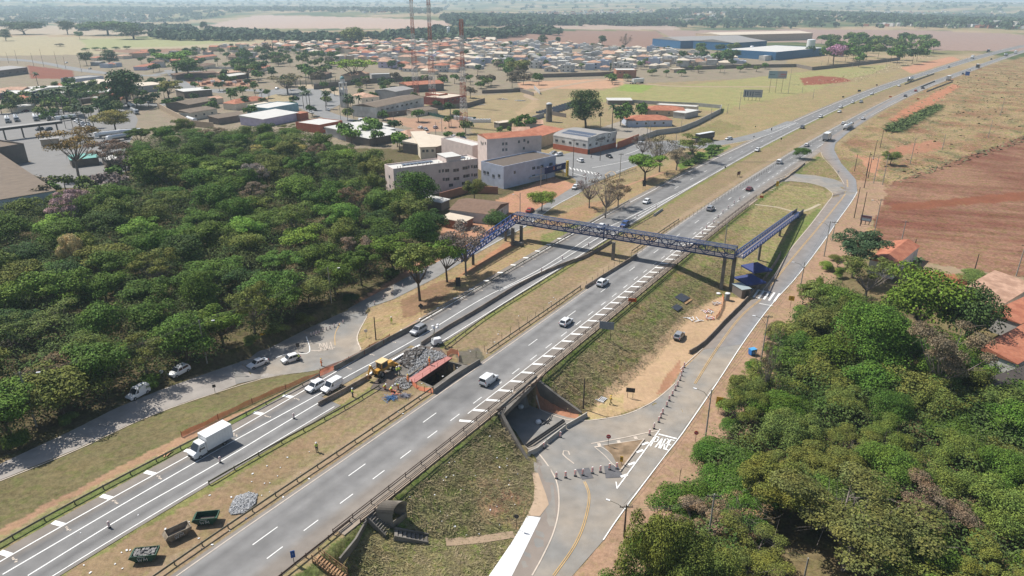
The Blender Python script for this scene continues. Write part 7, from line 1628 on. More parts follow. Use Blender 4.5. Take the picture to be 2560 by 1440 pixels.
wall([(1330,302),(1360,292)],2.6,.3,WALL['grey'],'grey wall piece left of the water tower',group=gw)
wall([(1205,234),(1300,230),(1334,240)],2.6,.3,WALL['dark'],'dark wall at the back of the pipe yard',group=gw)
wall([(1335,222),(1350,236)],2.6,.3,WALL['grey'],'grey gate wall at the dirt road corner',group=gw)
wall([(945,296),(1010,288),(1080,274),(1165,270),(1212,256)],3.0,.3,WALL['dark'],'dark stained wall between masts and hall',group=gw)
wall([(1290,196),(1500,190),(1560,186)],3.4,.3,WALL['dark'],'long dark boundary wall in front of the white suburb',group=gw)
wall([(1700,176),(1860,170),(1990,168),(2030,176),(2160,162),(2250,150)],3.4,.3,WALL['dark'],'long brown boundary wall below the blue factory',group=gw)
wall([(785,224),(880,212),(1000,204),(1080,202)],4,.3,WALL['dark'],'high dark wall behind the church',group=gw)
wall([(700,212),(860,209)],3.4,.3,WALL['cream'],'pale wall behind the row of slim cypresses',group=gw)
wall([(505,172),(640,172)],2.0,.3,WALL['white'],'pale low wall on the left town street',group=gw)
wall([(1020,277),(1110,296),(1190,300)],1.8,.08,mat('green_mesh',A(50,96,84),.8,.1,1,obj=False),'dark green mesh fence across the empty lot','mesh_fence','fence')
wall([(395,270),(480,316),(535,322)],3.4,.3,WALL['tan'],'old buttressed brown wall along the dirt lane',group=gw)
# more town buildings (corner traced): A left, B near corner, C right foot
BL=[
((910,268),(942,296),(1060,268),6.5,'white','old','gable',1.4,'long white two storey hall with old brown roof','hall',[(4.2,(.12,.22,.32,.42,.52,.62,.72,.84),2.2)]),
((868,262),(905,272),(950,268),7,'cream','tilep','hip',2,'cream church nave with orange tiled roof','church',[(5,(.3,.6),.8)]),
((950,236),(990,255),(1035,246),7,'grey','grey','gable',1.2,'plain grey block between church and hall','building',[]),
((1005,222),(1020,232),(1110,226),5.5,'dark','tile','gable',1.8,'long building with red tiled roof behind the masts','building',[]),
((1055,254),(1110,266),(1165,256),4.8,'red','cream','flat',0,'low building with dark red fascia beside the masts','building',[(3.4,(.2,.4,.6,.8),1.6)]),
((1088,250),(1098,258),(1120,255),5.5,'orange','cream','flat',0,'small reddish block behind the dark red fascia','building',[]),
((1033,285),(1040,292),(1095,284),3,'cream','old','shed',.6,'low lean to with rusty roof at the right end of the hall','shed',[]),
((620,276),(672,294),(748,280),5.2,'teal','white','flat',0,'pale teal warehouse with flat white roof','warehouse',[]),
((585,306),(660,318),(748,300),4.4,'lilac','white','shed',1.0,'low lilac warehouse with bright white roof above the woodland','warehouse',[]),
((742,298),(752,302),(772,298),4.0,'orange','tile','slab',0,'small orange kiosk with flat orange roof','kiosk',[]),
((770,316),(800,334),(858,322),4.2,'orange','white','flat',0,'red and white snack bar with flat roof','restaurant',[(2.4,(.2,.5,.8),1.4)]),
((575,252),(590,276),(672,262),4.0,'cream','tile','hip',2.2,'wide orange hipped roof house below the roundabout','house',[]),
((515,246),(530,262),(560,258),3.6,'cream','tilep','gable',1.2,'small faded tiled roof beside the wide orange one','house',[]),
((462,236),(475,282),(545,268),5.0,'dark','old','gable',1.4,'old soot stained brick hall with dark roof','warehouse',[]),
((465,286),(478,302),(545,290),4.6,'cream','old','shed',1.0,'crumbling cream shed with brown roof by the dirt lane','shed',[(2.4,(.2,.5,.8),1.3)]),
((535,298),(548,312),(620,300),3.6,'dark','old','shed',.8,'low open shed with brown roof near the white tanker','shed',[]),
((455,232),(462,246),(532,240),4.6,'dark','white','slab',0,'service station with broad white canopy roof','service station',[]),
((640,274),(648,280),(690,272),3.2,'tan','cream','shed',.8,'narrow pale roof strip above the teal warehouse','shed',[]),
((430,186),(440,200),(545,192),4,'dark','tileb','shed',1.0,'brown tiled shed behind the materials yard','shed',[]),
((545,184),(560,194),(604,188),3.6,'cream','tilep','shed',.8,'pale tiled lean to in the materials yard','shed',[]),
((568,192),(572,202),(624,194),3.6,'dark','white','shed',.6,'open shed with white roof in the materials yard','shed',[]),
((628,168),(650,182),(678,172),3.2,'cream','tile','hip',1.8,'orange hipped roof cottage inside the grove','house',[]),
((485,164),(500,176),(540,168),3.4,'cream','tileb','hip',1.6,'brown roofed cottage right of the bright green tree','house',[]),
((492,142),(500,152),(544,146),3.4,'cream','tile','gable',1.4,'orange roofed cottage above the brown roofed one','house',[]),
((790,182),(806,200),(830,192),4,'dark','tileb','hip',1.6,'dark brown roofed house left of the umbrella tree','house',[]),
((872,178+12),(880,208),(925,200),6,'tan','tilep','hip',2.4,'tiered pale roofed house behind the church','house',[]),
((925,190),(930,200),(978,198),4.5,'grey','white','flat',0,'low white shed behind the church wall','shed',[]),
((190,208),(225,232),(300,218),5.5,'grey','cream','shed',.8,'grey block with pale cream roofs near the very large tree','warehouse',[]),
((186,196),(192,214),(262,206),5,'bluegrey','grey','flat',0,'blue grey building with flat roof in the left town','building',[]),
((228,226),(236,252),(310,238),4.2,'tan','white','flat',0,'long tan brick wall building left of the very large tree','building',[]),
((340,218),(355,232),(412,226),5,'grey','cream','shed',.6,'grey block building right of the very large tree','building',[(3.6,(.85,),1)]),
((-60,186),(-20,196),(72,184),6,'dark','grey','shed',1.2,'wide dealership hall with grey blue roof at the left edge','hall',[(2.6,(.3,.5,.7,.9),2.4)]),
((40,220),(60,252),(190,232),5.0,'navy','white','gableD',1.6,'blue fronted warehouse with white gabled roof','warehouse',[]),
((170,405),(182,420),(250,412),3.4,'dark','teal','shed',.6,'shed with pale teal roof behind the golden brown tree','shed',[]),
((262,408),(270,420),(330,412),3.2,'dark','white','slab',0,'white roofed shed right of the pale teal roof','shed',[]),
((100,352),(104,366),(150,362),3,'tan','grey','slab',0,'small gate house under the long canopy','hut',[]),
((-50,228),(-20,252),(70,240),4.5,'tan','tilep','shed',1.2,'open workshop with pale brown roof at the left edge','workshop',[]),
((20,240),(26,262),(70,258),3.6,'cream','tile','gable',1.4,'small orange roofed house beside the depot road','house',[]),
((34,268),(46,282),(90,276),3.2,'cream','white','slab',0,'low white roofed shed at the depot entrance','shed',[]),
((182,252),(190,262),(236,256),3.2,'dark','dark','shed',.6,'dark roofed shed left of the round green tree','shed',[]),
((236,250),(244,262),(284,260),3.0,'cream','tilep','gable',1.0,'cottage with faded roof left of the round green tree','house',[]),
((236,142),(242,152),(266,150),3.2,'cream','tile','hip',1.4,'small orange roof beside the small dark tree','house',[]),
((300,136),(308,148),(332,146),3.6,'cream','tilep','hip',1.4,'pale roofed cottage right of the dark round tree','house',[]),
((335,132),(344,142),(376,138),3.6,'cream','tile','gable',1.4,'orange gabled house on the left town edge','house',[]),
((355,158),(362,176),(402,168),3.6,'lilac','tile','hip',1.4,'pinkish house with orange roof by the street','house',[]),
((262,155),(272,170),(306,166),3.6,'bluegrey','grey','flat',0,'blue grey flat roofed house below the dark round tree','house',[]),
((1000,335),(1018,362),(1075,350),3.8,'bluegrey','tilep','hip',2.2,'grey house with brown hipped roof right of the white sheds','house',[(2.4,(.2,.55,.8),1.0)]),
((855,318-4),(870,350),(978,330),4.2,'grey','white','shed',.6,'rear one of three long white shed roofs','warehouse',[]),
((880,332),(905,358),(990,340),4.0,'grey','white','shed',.6,'middle one of three long white shed roofs','warehouse',[]),
((900,340),(925,366),(1005,350),3.8,'dark','white','shed',.6,'front one of three long white shed roofs','warehouse',[]),
((1556,296),(1570,318),(1680,316),3.6,'bluegrey','tile','hip',2.0,'front clinic building with orange hipped roof','clinic',[(2,(.2,.4,.6,.8),1)]),
((1602,278),(1612,290),(1712,292),3.6,'tan','tile','hip',2.0,'rear clinic building with orange hipped roof','clinic',[(2,(.3,.6),1)]),
((1630,270),(1640,276),(1740,282),3.4,'cream','white','flat',0,'flat white roofed annex behind the clinic','annex',[]),
((1700,288),(1712,298),(1745,290),3.4,'grey','white','slab',0,'small white roofed block at the right of the clinic','annex',[]),
((1502,252),(1520,262),(1580,262),3.0,'dark','white','shed',.5,'dark open shed with white sheet roof on the field edge','shed',[]),
((1530,178+5),(1540,196),(1590,196),7,'brick','white','flat',0,'bare brick building with white roof by the dirt road','building',[(5,(.2,.4),1.4)]),
((1676,172),(1684,182),(1712,180),3.2,'tan','cream','slab',0,'small tan hut beside the dirt road hedge','hut',[]),
((1668,108),(1700,122),(1880,116),11,'blue','grey','gable',4,'very long blue factory hall with pale grey roof','factory',[]),
((1740,96),(1800,104),(2030,98),11,'tan','cream','gable',3,'long brown factory hall behind the blue ones','factory',[]),
((1790,118),(1830,128),(1915,122),11,'blue','grey','gable',3.5,'blue gabled factory hall in the middle of the factory group','factory',[]),
((1858,130),(1938,151),(2062,138),9,'blue','white','flat',0,'blue and white striped factory hall with white roof','factory',[]),
((1905,142),(1912,152),(1930,150),5,'white','white','flat',0,'small white block at the corner of the striped factory','annex',[]),
((1708,152),(1722,166),(1782,158),3.4,'tan','tilep','hip',2.6,'wide pale tiled roof house near the factory','house',[]),
((1200+30,310),(1228+20,322),(1280,318),3,'conc','cream','slab',0,'small concrete hut at the foot of the masts','hut',[])]
for a_,b_,c_,h_,w_,r_,rt,rh_,lab,cat_,wr in BL:
    try: q=quadbld(a_,b_,c_,h_,w_,r_,cat_.replace(' ','_'),lab,cat_,rtype=rt,rh=rh_,win_rows=wr,par=.4,dmax={'house':11,'shed':9,'kiosk':6,'annex':8,'hut':5,'factory':70,'clinic':14}.get(cat_,18))
    except Exception as ex: print('bld',lab,ex)
# striped factory: white lower wall band
# church tower
p=Vector(un(862,268)); e=empty('church_tower',(p.x,p.y,0),R(-20),'pale church bell tower with small green dome','church tower')
part(e,'tower_wall',WALL['white'],lambda m:(m.box((0,0,5.5),(4,4,12)),m.box((0,0,11.6),(4.4,4.4,.3)),[m.box((x,y,13.6),(.7,.7,4.0)) for x in(-1.5,1.5) for y in (-1.5,1.5)],m.box((0,0,15.7),(4.2,4.2,.4)),m.box((0,0,17),(2.4,2.4,2.4))))
part(e,'opening',win,lambda m:[m.box((x,-2.03,8.5),(.6,.06,2.4)) for x in (-.9,.9)]); mb=MB(); mb.lathe((0,0,18.2),[(1.5,0),(1.45,.6),(1.1,1.2),(.5,1.7),(.06,1.9),(.05,2.8)],12); mb.build('dome',mat('dome_green',A(120,170,170),.6,.1,1),e)
# depot canopy
p=Vector(un(2,352)); q=Vector(un(158,332)); e=empty('depot_canopy',((p.x+q.x)/2,(p.y+q.y)/2,0),math.atan2(q.y-p.y,q.x-p.x),'long narrow grey canopy roof on posts over the depot','canopy'); l=(q-p).length
part(e,'roof',ROOF['grey'],lambda m:m.box((0,0,6.4),(l,5,.2))); part(e,'fascia',ROOF['dark'],lambda m:m.box((0,-2.5,5.8),(l,.2,1.1)))
for k in range(4): part(e,'post',conc,lambda m:m.box((l*(-.42+.28*k),0,2.9),(.6,.6,5.9)))
# big brown roof at left edge, built as the two slopes we see
quadbld((-330,430),(-60,560),(150,522),6.5,'bluegrey','old','warehouse','big brown roofed warehouse at the left picture edge','warehouse',rtype='shed',rh=3.0)
quadbld((-200,402),(-60,430),(72,405),7.5,'dark','old','warehouse','dark block behind the big brown roof at the left edge','warehouse',par=.8)
# houses by the right edge and the little ones below the footbridge
quadbld((2195,655),(2232,690),(2292,640),3.0,'white','tile','house','small white cottage with orange gabled roof at right','house',rtype='gable',rh=1.3,z=-.8)
quadbld((2432,740),(2480,800),(2575,740),3.0,'cream','tilep','house','long faded red roof at the right picture edge','house',rtype='shed',rh=1.0)
quadbld((2510,800),(2540,840),(2640,790),3.0,'white','tile','house','small white walled orange roof at the right edge','house',rtype='shed',rh=.8)
quadbld((2470,900),(2530,945),(2640,880),3.2,'white','tile','house','orange roof between dark shed and long faded roof','house',rtype='shed',rh=1.2)
quadbld((2460,985),(2500,1010),(2640,960),2.6,'dark','dark','shed','dark low shed at the right edge under the trees','shed',rtype='shed',rh=.6)
quadbld((1164,524),(1228,560),(1272,530),3.2,'white','tileb','house','little white gabled house with rusty roof above the footbridge','house',rtype='gableD',rh=1.5,win_rows=[(1.8,(.6,),1.0)])
quadbld((1090,505),(1104,525),(1124,516),2.6,'dark','white','shed','tiny shack with white sheet roof at the woodland edge','shed',rtype='shed',rh=.4)
quadbld((1132,548),(1160,572),(1182,560),2.2,'brick','cream','shed','low brick lean to in the orange yard','shed',rtype='shed',rh=.4)
wall([(1100,500),(1165,482),(1245,484)],2.6,.3,WALL['brick'],'ruined brick wall behind the shanty yard',group=gw)
# suburb houses: one thing each, look and place in the row make the label
SP=[[(560,118),(700,112),(860,108),(1150,104),(1320,108),(1500,120),(1660,128),(1880,160),(1700,168),(1560,178),(1380,180),(1330,178),(1180,172),(1100,188),(1010,182),(900,160),(830,150),(740,128),(640,124)]]
pts=scatter(SP[0],13.4,61,[[(1210,160),(1330,160),(1330,185),(1210,185)]],240)
pts=sorted(pts,key=lambda p:p[1]); rows=14; per=math.ceil(len(pts)/rows); r=random.Random(5)
WN={'white':'white','cream':'cream','grey':'grey','bluegrey':'blue grey','tan':'tan','red':'red','lilac':'lilac'}; RN={'tile':'orange tiled','tilep':'faded tiled','white':'flat white','grey':'flat grey','cream':'pale'}

for k in range(rows):
    cnt={}
    for x,y in sorted(pts[k*per:(k+1)*per],key=lambda p:p[0]/p[1]):
        u=proj(x,y,0)[0]; old=(u<1180)
        w_=r.choice(['white','white','white','white','cream','bluegrey'] if not old else ['white','cream','white','tan','lilac','cream']); rf=r.choice(['white','white','grey','cream','tilep'] if not old else ['tile','tilep','tilep','cream','white'])
        rt='flat' if rf in('white','grey') else 'hip' if r.random()<.6 else 'gable'; st=r.choice([1,2,2]) if not old else r.choice([1,1,2]); h_=3.2*st; L=r.uniform(11,16.5); D=r.uniform(10,13); a=math.radians(-18+r.choice([0,90])+r.uniform(-4,4))
        key=(w_,rf,st); c=cnt[key]=cnt.get(key,0)+1
        e=empty('house',(x,y,hg(x,y)),a,'%s %s house, %s roof, %s such from left, %s suburb row'%(WN[w_],'two storey' if st==2 else 'low',RN[rf],ORD(c),ORD(k+1)),'house','houses of the suburb')
        mb=MB(); mb.box((0,0,h_/2-.3),(L,D,h_+.6))
        if rt=='flat':
            mb.box((r.uniform(-1,1),r.uniform(-1,1),h_+.9),(L*.35,D*.35,1.8)); 
            if r.random()<.7: mb.box((L*.5+1.5,0,1.5),(3,D*.8,3.0))
            for s in (-1,1): mb.box((s*(L/2-.1),0,h_+.2),(.2,D,.5)); mb.box((0,s*(D/2-.1),h_+.2),(L-.4,.2,.5))
        mb.build('wall',WALL[w_],e)
        mb=MB(); o=.5
        if rt=='flat': mb.box((0,0,h_+.05),(L-.5,D-.5,.1))
        elif rt=='gable': mb.add([(-L/2-o,-D/2-o,h_),(L/2+o,-D/2-o,h_),(L/2+o,D/2+o,h_),(-L/2-o,D/2+o,h_),(-L/2-o,0,h_+2),(L/2+o,0,h_+2)],[(0,1,5,4),(2,3,4,5),(3,0,4),(1,2,5),(3,2,1,0)])
        else: i=D/2; mb.add([(-L/2-o,-D/2-o,h_),(L/2+o,-D/2-o,h_),(L/2+o,D/2+o,h_),(-L/2-o,D/2+o,h_),(-max(0,L/2-i)-.1,0,h_+2),(max(0,L/2-i)+.1,0,h_+2)],[(0,1,5,4),(2,3,4,5),(3,0,4),(1,2,5),(3,2,1,0)])
        mb.build('roof',ROOF[rf],e)
        if y<760:
            for s in (-1,1):
                for lv in range(st): 
                    mb=MB(); mb.box((s*L*.22,-D/2-.04,1.6+3.1*lv),(1.6,.08,1.3)); mb.build('window',win,e)
                    mb=MB(); mb.box((-L/2-.04,s*D*.22,1.6+3.1*lv),(.08,1.4,1.2)); mb.build('window',win,e)
for poly,wh,cap,sd in (([(200,150),(420,126),(640,126),(640,150),(520,165),(330,180),(210,180)],'the left town',26,3),([(0,235),(180,222),(330,238),(320,262),(120,270),(0,262)],'the blocks by the depot',14,4),([(1230,345),(1330,320),(1330,335),(1240,352)],'the lots behind the tall block',3,6)):
    cnt={}
    for x,y in sorted(scatter(poly,15,sd,(),cap),key=lambda p:p[0]/p[1]):
        w_=r.choice(['white','cream','tan','grey']); rf=r.choice(['tile','tilep','tileb','white']); c=cnt[(w_,rf)]=cnt.get((w_,rf),0)+1; L=r.uniform(8,13); D=r.uniform(7,10); h_=r.choice([3.1,3.3,6])
        p0=proj(x,y,0); p1=proj(x+L,y+r.uniform(-2,2),0)
        bld(p0,p1,D,h_,w_,rf,'flat' if rf=='white' else r.choice(['hip','gable']),'house','%s house with %s roof, %s from left in %s'%(w_,{'tile':'orange tiled','tilep':'faded tiled','tileb':'brown tiled','white':'flat white'}[rf],ORD(c),wh),'house','houses of the left town',rh=1.6,parapet=.4)
# past the 300 nearest the suburb goes on as one mass of roofs
more=[p for p in scatter(SP[0],7.5,62,[[(1210,160),(1330,160),(1330,185),(1210,185)]],900) if min((p[0]-a)**2+(p[1]-b)**2 for a,b in pts)>95][:420]
mb=MB(); RL_=['tile','tilep','white','grey','cream']; WLs=['white','cream','bluegrey','tan']
for x,y in more:
    old=proj(x,y,0)[0]<1180; a=math.radians(-18+r.choice([0,90])+r.uniform(-4,4)); L=r.uniform(7,11); D=r.uniform(6,9); h_=r.choice([3.2,3.2,6]); g=hg(x,y); M=Matrix.Translation((x,y,g))@Matrix.Rotation(a,4,'Z')
    mb.cm=r.choice([0,0,1,2,3]); mb.box((0,0,h_/2-.3),(L,D,h_+.6),0,M)
    k=r.choice([0,1,1,2,4] if old else [2,2,3,4,1]); mb.cm=4+k
    if k in(2,3): mb.box((0,0,h_+.06),(L-.5,D-.5,.1),0,M)
    else: V=[M@Vector(v) for v in [(-L/2-.4,-D/2-.4,h_),(L/2+.4,-D/2-.4,h_),(L/2+.4,D/2+.4,h_),(-L/2-.4,D/2+.4,h_),(-L/5,0,h_+1.6),(L/5,0,h_+1.6)]]; mb.add(V,[(0,1,5,4),(2,3,4,5),(3,0,4),(1,2,5),(3,2,1,0)])
mb.build('suburb_roofs',[WALL[w] for w in WLs]+[ROOF[q] for q in RL_],label='remaining small houses packed between the larger suburb houses',cat='houses',kind='stuff')
# far town specks: a far-off town reads as one mass
rs=np.random.RandomState(8); mb=MB()
for poly,n in (([(1180,58),(1700,60),(1980,44),(1900,28),(1500,34),(1200,40)],420),([(1900,50),(2560,62),(2700,50),(2500,30),(2000,26)],330),([(2150,66),(2560,70),(2800,66),(2500,54)],170),([(0,52),(400,44),(420,30),(0,34)],160),([(620,30),(1000,44),(1100,34),(700,24)],60)):
    P=[un(*p) for p in poly]; xs=[p[0] for p in P]; ys=[p[1] for p in P]; X=rs.uniform(min(xs),max(xs),n*8); Y=rs.uniform(min(ys),max(ys),n*8); I=inpoly(X,Y,P); X=X[I][:n]; Y=Y[I][:n]
    for x,y in zip(X,Y): mb.cm=int(rs.choice([0,0,0,1,2])); s=rs.uniform(8,22); mb.box((x,y,float(hq(x,y))+3),(s,s*.7,rs.uniform(5,11)),rs.uniform(0,3))
mb.build('distant_town',[WALL['white'],WALL['cream'],tile],label='scattered pale specks of the distant town under the horizon',cat='town',kind='stuff')
mb=MB()
for px in (1853,1861,1869):
    x,y=un(px,16); mb.box((x,y,float(hq(x,y))+55),(16,16,110))
mb.build('distant_tower_blocks',WALL['grey'],label='three slim tower blocks on the hazy horizon',cat='tower block')
# ---------------------------------------------------------------- lattice masts
mred=mat('mast_red',A(196,104,84),.6,.1,1,obj=False); mwhite=mat('mast_white',A(226,222,220),.6,.1,1,obj=False)
def mast(px,py,top,label,bw=4.2,tw=1.4,z=0):
    x,y=un(px,py); d=y; sc=CF/(y*math.cos(TH)+CH*math.sin(TH))
    # height from the traced top
    lo,hi=5,140
    for _ in range(40):
        m=(lo+hi)/2
        if proj(x,y,m)[1]>top: lo=m
        else: hi=m
    H=lo; e=empty('lattice_mast',(x,y,0),.5,label,'mast','lattice masts'); n=7
    for k in range(n):
        z0,z1=H*k/n,H*(k+1)/n; mb=MB(); sub=4
        for j in range(sub):
            a=z0+(z1-z0)*j/sub; b=z0+(z1-z0)*(j+1)/sub; wa=bw+(tw-bw)*min(1,a/(H*.7)); wb=bw+(tw-bw)*min(1,b/(H*.7)); ca=[(sx*wa/2,sy*wa/2,a) for sx,sy in((-1,-1),(1,-1),(1,1),(-1,1))]; cb=[(sx*wb/2,sy*wb/2,b) for sx,sy in((-1,-1),(1,-1),(1,1),(-1,1))]
            for i in range(4): mb.tube(ca[i],cb[i],.11,n=4,cap=False); mb.tube(ca[i],cb[(i+1)%4],.06,n=3,cap=False); mb.tube(ca[(i+1)%4],cb[i],.06,n=3,cap=False); mb.tube(cb[i],cb[(i+1)%4],.06,n=3,cap=False)
        mb.build('mast_section',mwhite if k%2 else mred,e)
    for t in (.62,.74,.86,.95):
        for a in range(3): mb=MB(); c=(math.cos(a*2.1)*(tw*.5+.5),math.sin(a*2.1)*(tw*.5+.5),H*t); mb.box(c,(.3,.4,2.2),a*2.1); mb.build('antenna',mwhite,e)
    mb=MB(); mb.lathe((1.3,-1.2,H*.5),[(.05,0),(.9,.3),(.95,.35)],10); mb.build('dish',mwhite,e)
    mb=MB(); mb.tube((0,0,H),(0,0,H+4),.05,n=4); mb.build('tip_rod',galv,e)
mast(1160,318,48,'nearest red and white lattice mast, the shortest of three',3.6,1.5)
mast(1082,262,-30,'middle red and white lattice mast of the three',4.0,1.6); mast(1040,240,-40,'farthest lattice mast, leftmost of the three',4.0,1.6)
# ---------------------------------------------------------------- poles and wires
pcm=mat('pole_concrete',A(176,172,164),.8,.1,1); pdm=mat('pole_dark',A(96,84,76),.8,.12,1)
PT_={}
def pole(px,py,topy,label,kind='arm',lamp=None,m=pcm,z=None,group='utility poles'):
    p=G(px,py) if z is None else Vector((*un(px,py,z),z)); lo,hi=1,40
    for _ in range(30):
        q=(lo+hi)/2
        if proj(p.x,p.y,p.z+q)[1]>topy: lo=q
        else: hi=q
    H=lo; e=empty('utility_pole' if kind!='lamp' else 'street_lamp',p,0,label,'pole' if kind!='lamp' else 'street lamp',group)
    mb=MB(); mb.tube((0,0,-.3),(0,0,H),.16,.10,n=8); mb.build('pole',m,e)
    if kind=='arm':
        mb=MB(); mb.box((0,0,H-.4),(1.9,.1,.12)); 
        mb.build('crossarm',pdm,e); mb=MB()
        for x in (-.85,-.3,.3,.85): mb.tube((x,0,H-.35),(x,0,H-.1),.05,n=5)
        mb.build('insulator',conc,e)
    if lamp:
        dx,dy=lamp; mb=MB(); a=Vector((0,0,H*.82)); b=Vector((dx*1.2,dy*1.2,H*.93)); c=Vector((dx*2.4,dy*2.4,H*.95)); mb.tube(a,b,.04,n=5); mb.tube(b,c,.04,n=5); mb.build('lamp_arm',galv,e)
        mb=MB(); mb.box(c+Vector((dx*.3,dy*.3,0)),(.6,.25,.12),math.atan2(dy,dx)); mb.build('lamp_head',lampw,e)
    return Vector((p.x,p.y,p.z+H))
P1=pole(92,1067,930,'leaning concrete pole at far left in front of the woodland','arm',(.9,.3)); P2=pole(518,908,800,'concrete lamp pole in front of the dark woodland, second from left','p',(.9,.3)); P3=pole(829,757,668,'concrete pole at the woodland edge left of the spreading tree','p',(.9,.3))
pole(940,850,792,'slim dark post on the verge right of the round sign','p',None,pdm)
pole(1458,1024,946,'slim brown post beside the drain near the underpass','p',None,pdm,-5.4)
q1=pole(1560,1340,1262,'dark wooden pole beside the lower road bend','arm',(-.9,.5),pdm,-5.5); q2=pole(1762,1105,975,'tall concrete pole with lamp right of the road marking','p',(-.9,.5),z=-5.5); q3=pole(1898,930,788,'pole with crossarm beside the leafless roadside tree','arm',(-.9,.4),z=-5); q4=pole(1997,740,655,'concrete pole with lamp right of the zebra crossing','p',(-.9,.4),z=-3.7)
q5=pole(2060,640,553,'curved arm lamp pole by the dark green umbrella tree','lamp',(-1,.2),z=-2.4,group='street lamps'); q6=pole(2080,600,553,'low pole right of the curved arm lamp','arm',None,z=-1.8)
r1=pole(2182,598,497,'pole with lamp left of the advertising board at right','arm',(-.8,.3)); r2=pole(2250,618,552,'pole with crossarm at the red field corner','arm'); r3=pole(2206,462,385,'thick pale pole with crossarm above the red field','arm'); r4=pole(2184,458,372+20,'second pale pole close to the thick one','p',(-.8,0)); pole(2282,635,598,'short dark post by the dirt track','p',None,pdm)
r6=pole(2355,375,335,'pale pole on the upper edge of the ploughed field','p'); r7=pole(2275,410,345,'pole on the slope above the ploughed field','arm'); r8=pole(2470,345,300,'pole on the dry hillside at right','p'); r9=pole(2500,290,245,'farthest pole on the dry hillside at right','p'); pole(2540,690,610,'grey pole beside the long faded red roof','arm'); pole(2435,680,635,'short pole in front of the long faded red roof','p',None,pdm)
for i,(px,py,t) in enumerate([(2136,428,385),(2170,445,395),(2150,565,480),(2135,545,468),(2160,470,405),(2183,400,350),(2200,370,325),(2165,440,380)]): pole(px,py,t,'slim dark post, %s of the posts along the reddish verge'%ORD(i+1),'p',None,pdm,group='dark verge posts')
n1=pole(1128,0+318,272,'slim pole at the foot of the nearest mast','p'); s1=pole(1549,447,384,'concrete pole at the junction corner by the bright tree','arm'); s2=pole(1432,440,349,'dark pole with crossarm in front of the gym parking','arm',None,pdm); s3=pole(1500,402,352,'pole with crossarm at the gym corner','arm',None,pdm); s4=pole(1352,468,415,'pole with transformer in front of the billboard','arm',(.9,0)); s5=pole(1688,378,332,'pole beside the parked black lorry','arm'); s6=pole(1615,374,300,'left one of the twin tall poles','arm'); s7=pole(1622,372,304,'right one of the twin tall poles','p'); s8=pole(1702,332,285,'tall pale pole outside the clinic wall','arm',None,pcm); s9=pole(1776,302,262,'pale pole at the right corner of the clinic wall','p')
for i,(px,py,t) in enumerate([(1848,274,230),(1970,235,165),(1818,284,260),(2032,248,222),(2005,232,215),(2052,172,150),(2130,172,148),(2215,168,148),(2248,155,140),(1810,188,160)]): pole(px,py,t,'distant pole, %s of those along the field and factory'%ORD(i+1),'p',group='distant poles')
for i,(px,py,t) in enumerate([(85,166,132),(110,168,122),(145,170,128),(45,160,125),(165,172,140),(205,182,140),(22,158,130),(0,156,128)]): pole(px,py,t,'far slim pole, %s of those along the left road'%ORD(i+1),'p',None,pdm,group='far left poles')
for i,(px,py,t) in enumerate([(852,300,262),(870,306,268),(884,296,258),(985,320,280),(1105,330,292),(1090,345,305),(745,226,196),(592,232,200),(560,234,205),(1245,335,300)]): pole(px,py,t,'street lamp, %s of those along the town avenue'%ORD(i+1),'lamp',(.9,.2),group='street lamps along the avenue')
pole(1300,560,482,'slim street lamp behind the left footbridge corner','lamp',(-.8,0),group='street lamps')
pole(1812,610,555,'white double armed lamp beside the footpath','lamp',(-.9,.3),z=0,group='street lamps')
wire=mat('cable_black',(.06,.06,.06),.7,.05,3)
def cable(a,b,label,n=3,sag=1.2,sp=.45,r=.018):
    e=empty('power_line',(a.x,a.y,0),0,label,'power line','overhead cables'); o=Vector(e.location); d=(b-a); s=Vector((d.y,-d.x,0)).normalized()
    for k in range(n):
        off=s*(k-(n-1)/2)*sp; pts=[a.lerp(b,t/10)+off-Vector((0,0,sag*4*(t/10)*(1-t/10)+.2))-o for t in range(11)]; mb=MB(); mb.path(pts,r,n=3); mb.build('cable',wire,e)
cable(q1,q2,'cables between the dark pole and the tall concrete pole'); cable(q2,q3,'cables along the right frontage road below the leafless tree'); cable(q3,q4,'cables from the leafless tree pole to the zebra crossing'); cable(q4,q5,'cables above the crossing beside the frontage road')
cable(P1,P2,'cables in front of the woodland at far left'); cable(P2,P3,'cables along the woodland between the second and third pole')
cable(s1,r3,'power lines crossing high over the whole highway',4,3,.8); cable(s8,s6,'cables along the clinic wall'); cable(s6,s1,'cables from the twin poles to the junction')
pq=pole(1760,1420,1235,'pole half hidden in the trees at lower right','arm',None,z=-5); pr=pole(1998,1500,1395,'thin pole at the bottom edge under the spreading tree','p',None,z=-5); cable(pq,pr,'cables crossing the clearing at lower right',4,1)
cable(q1,pq,'cables running into the trees at lower right')
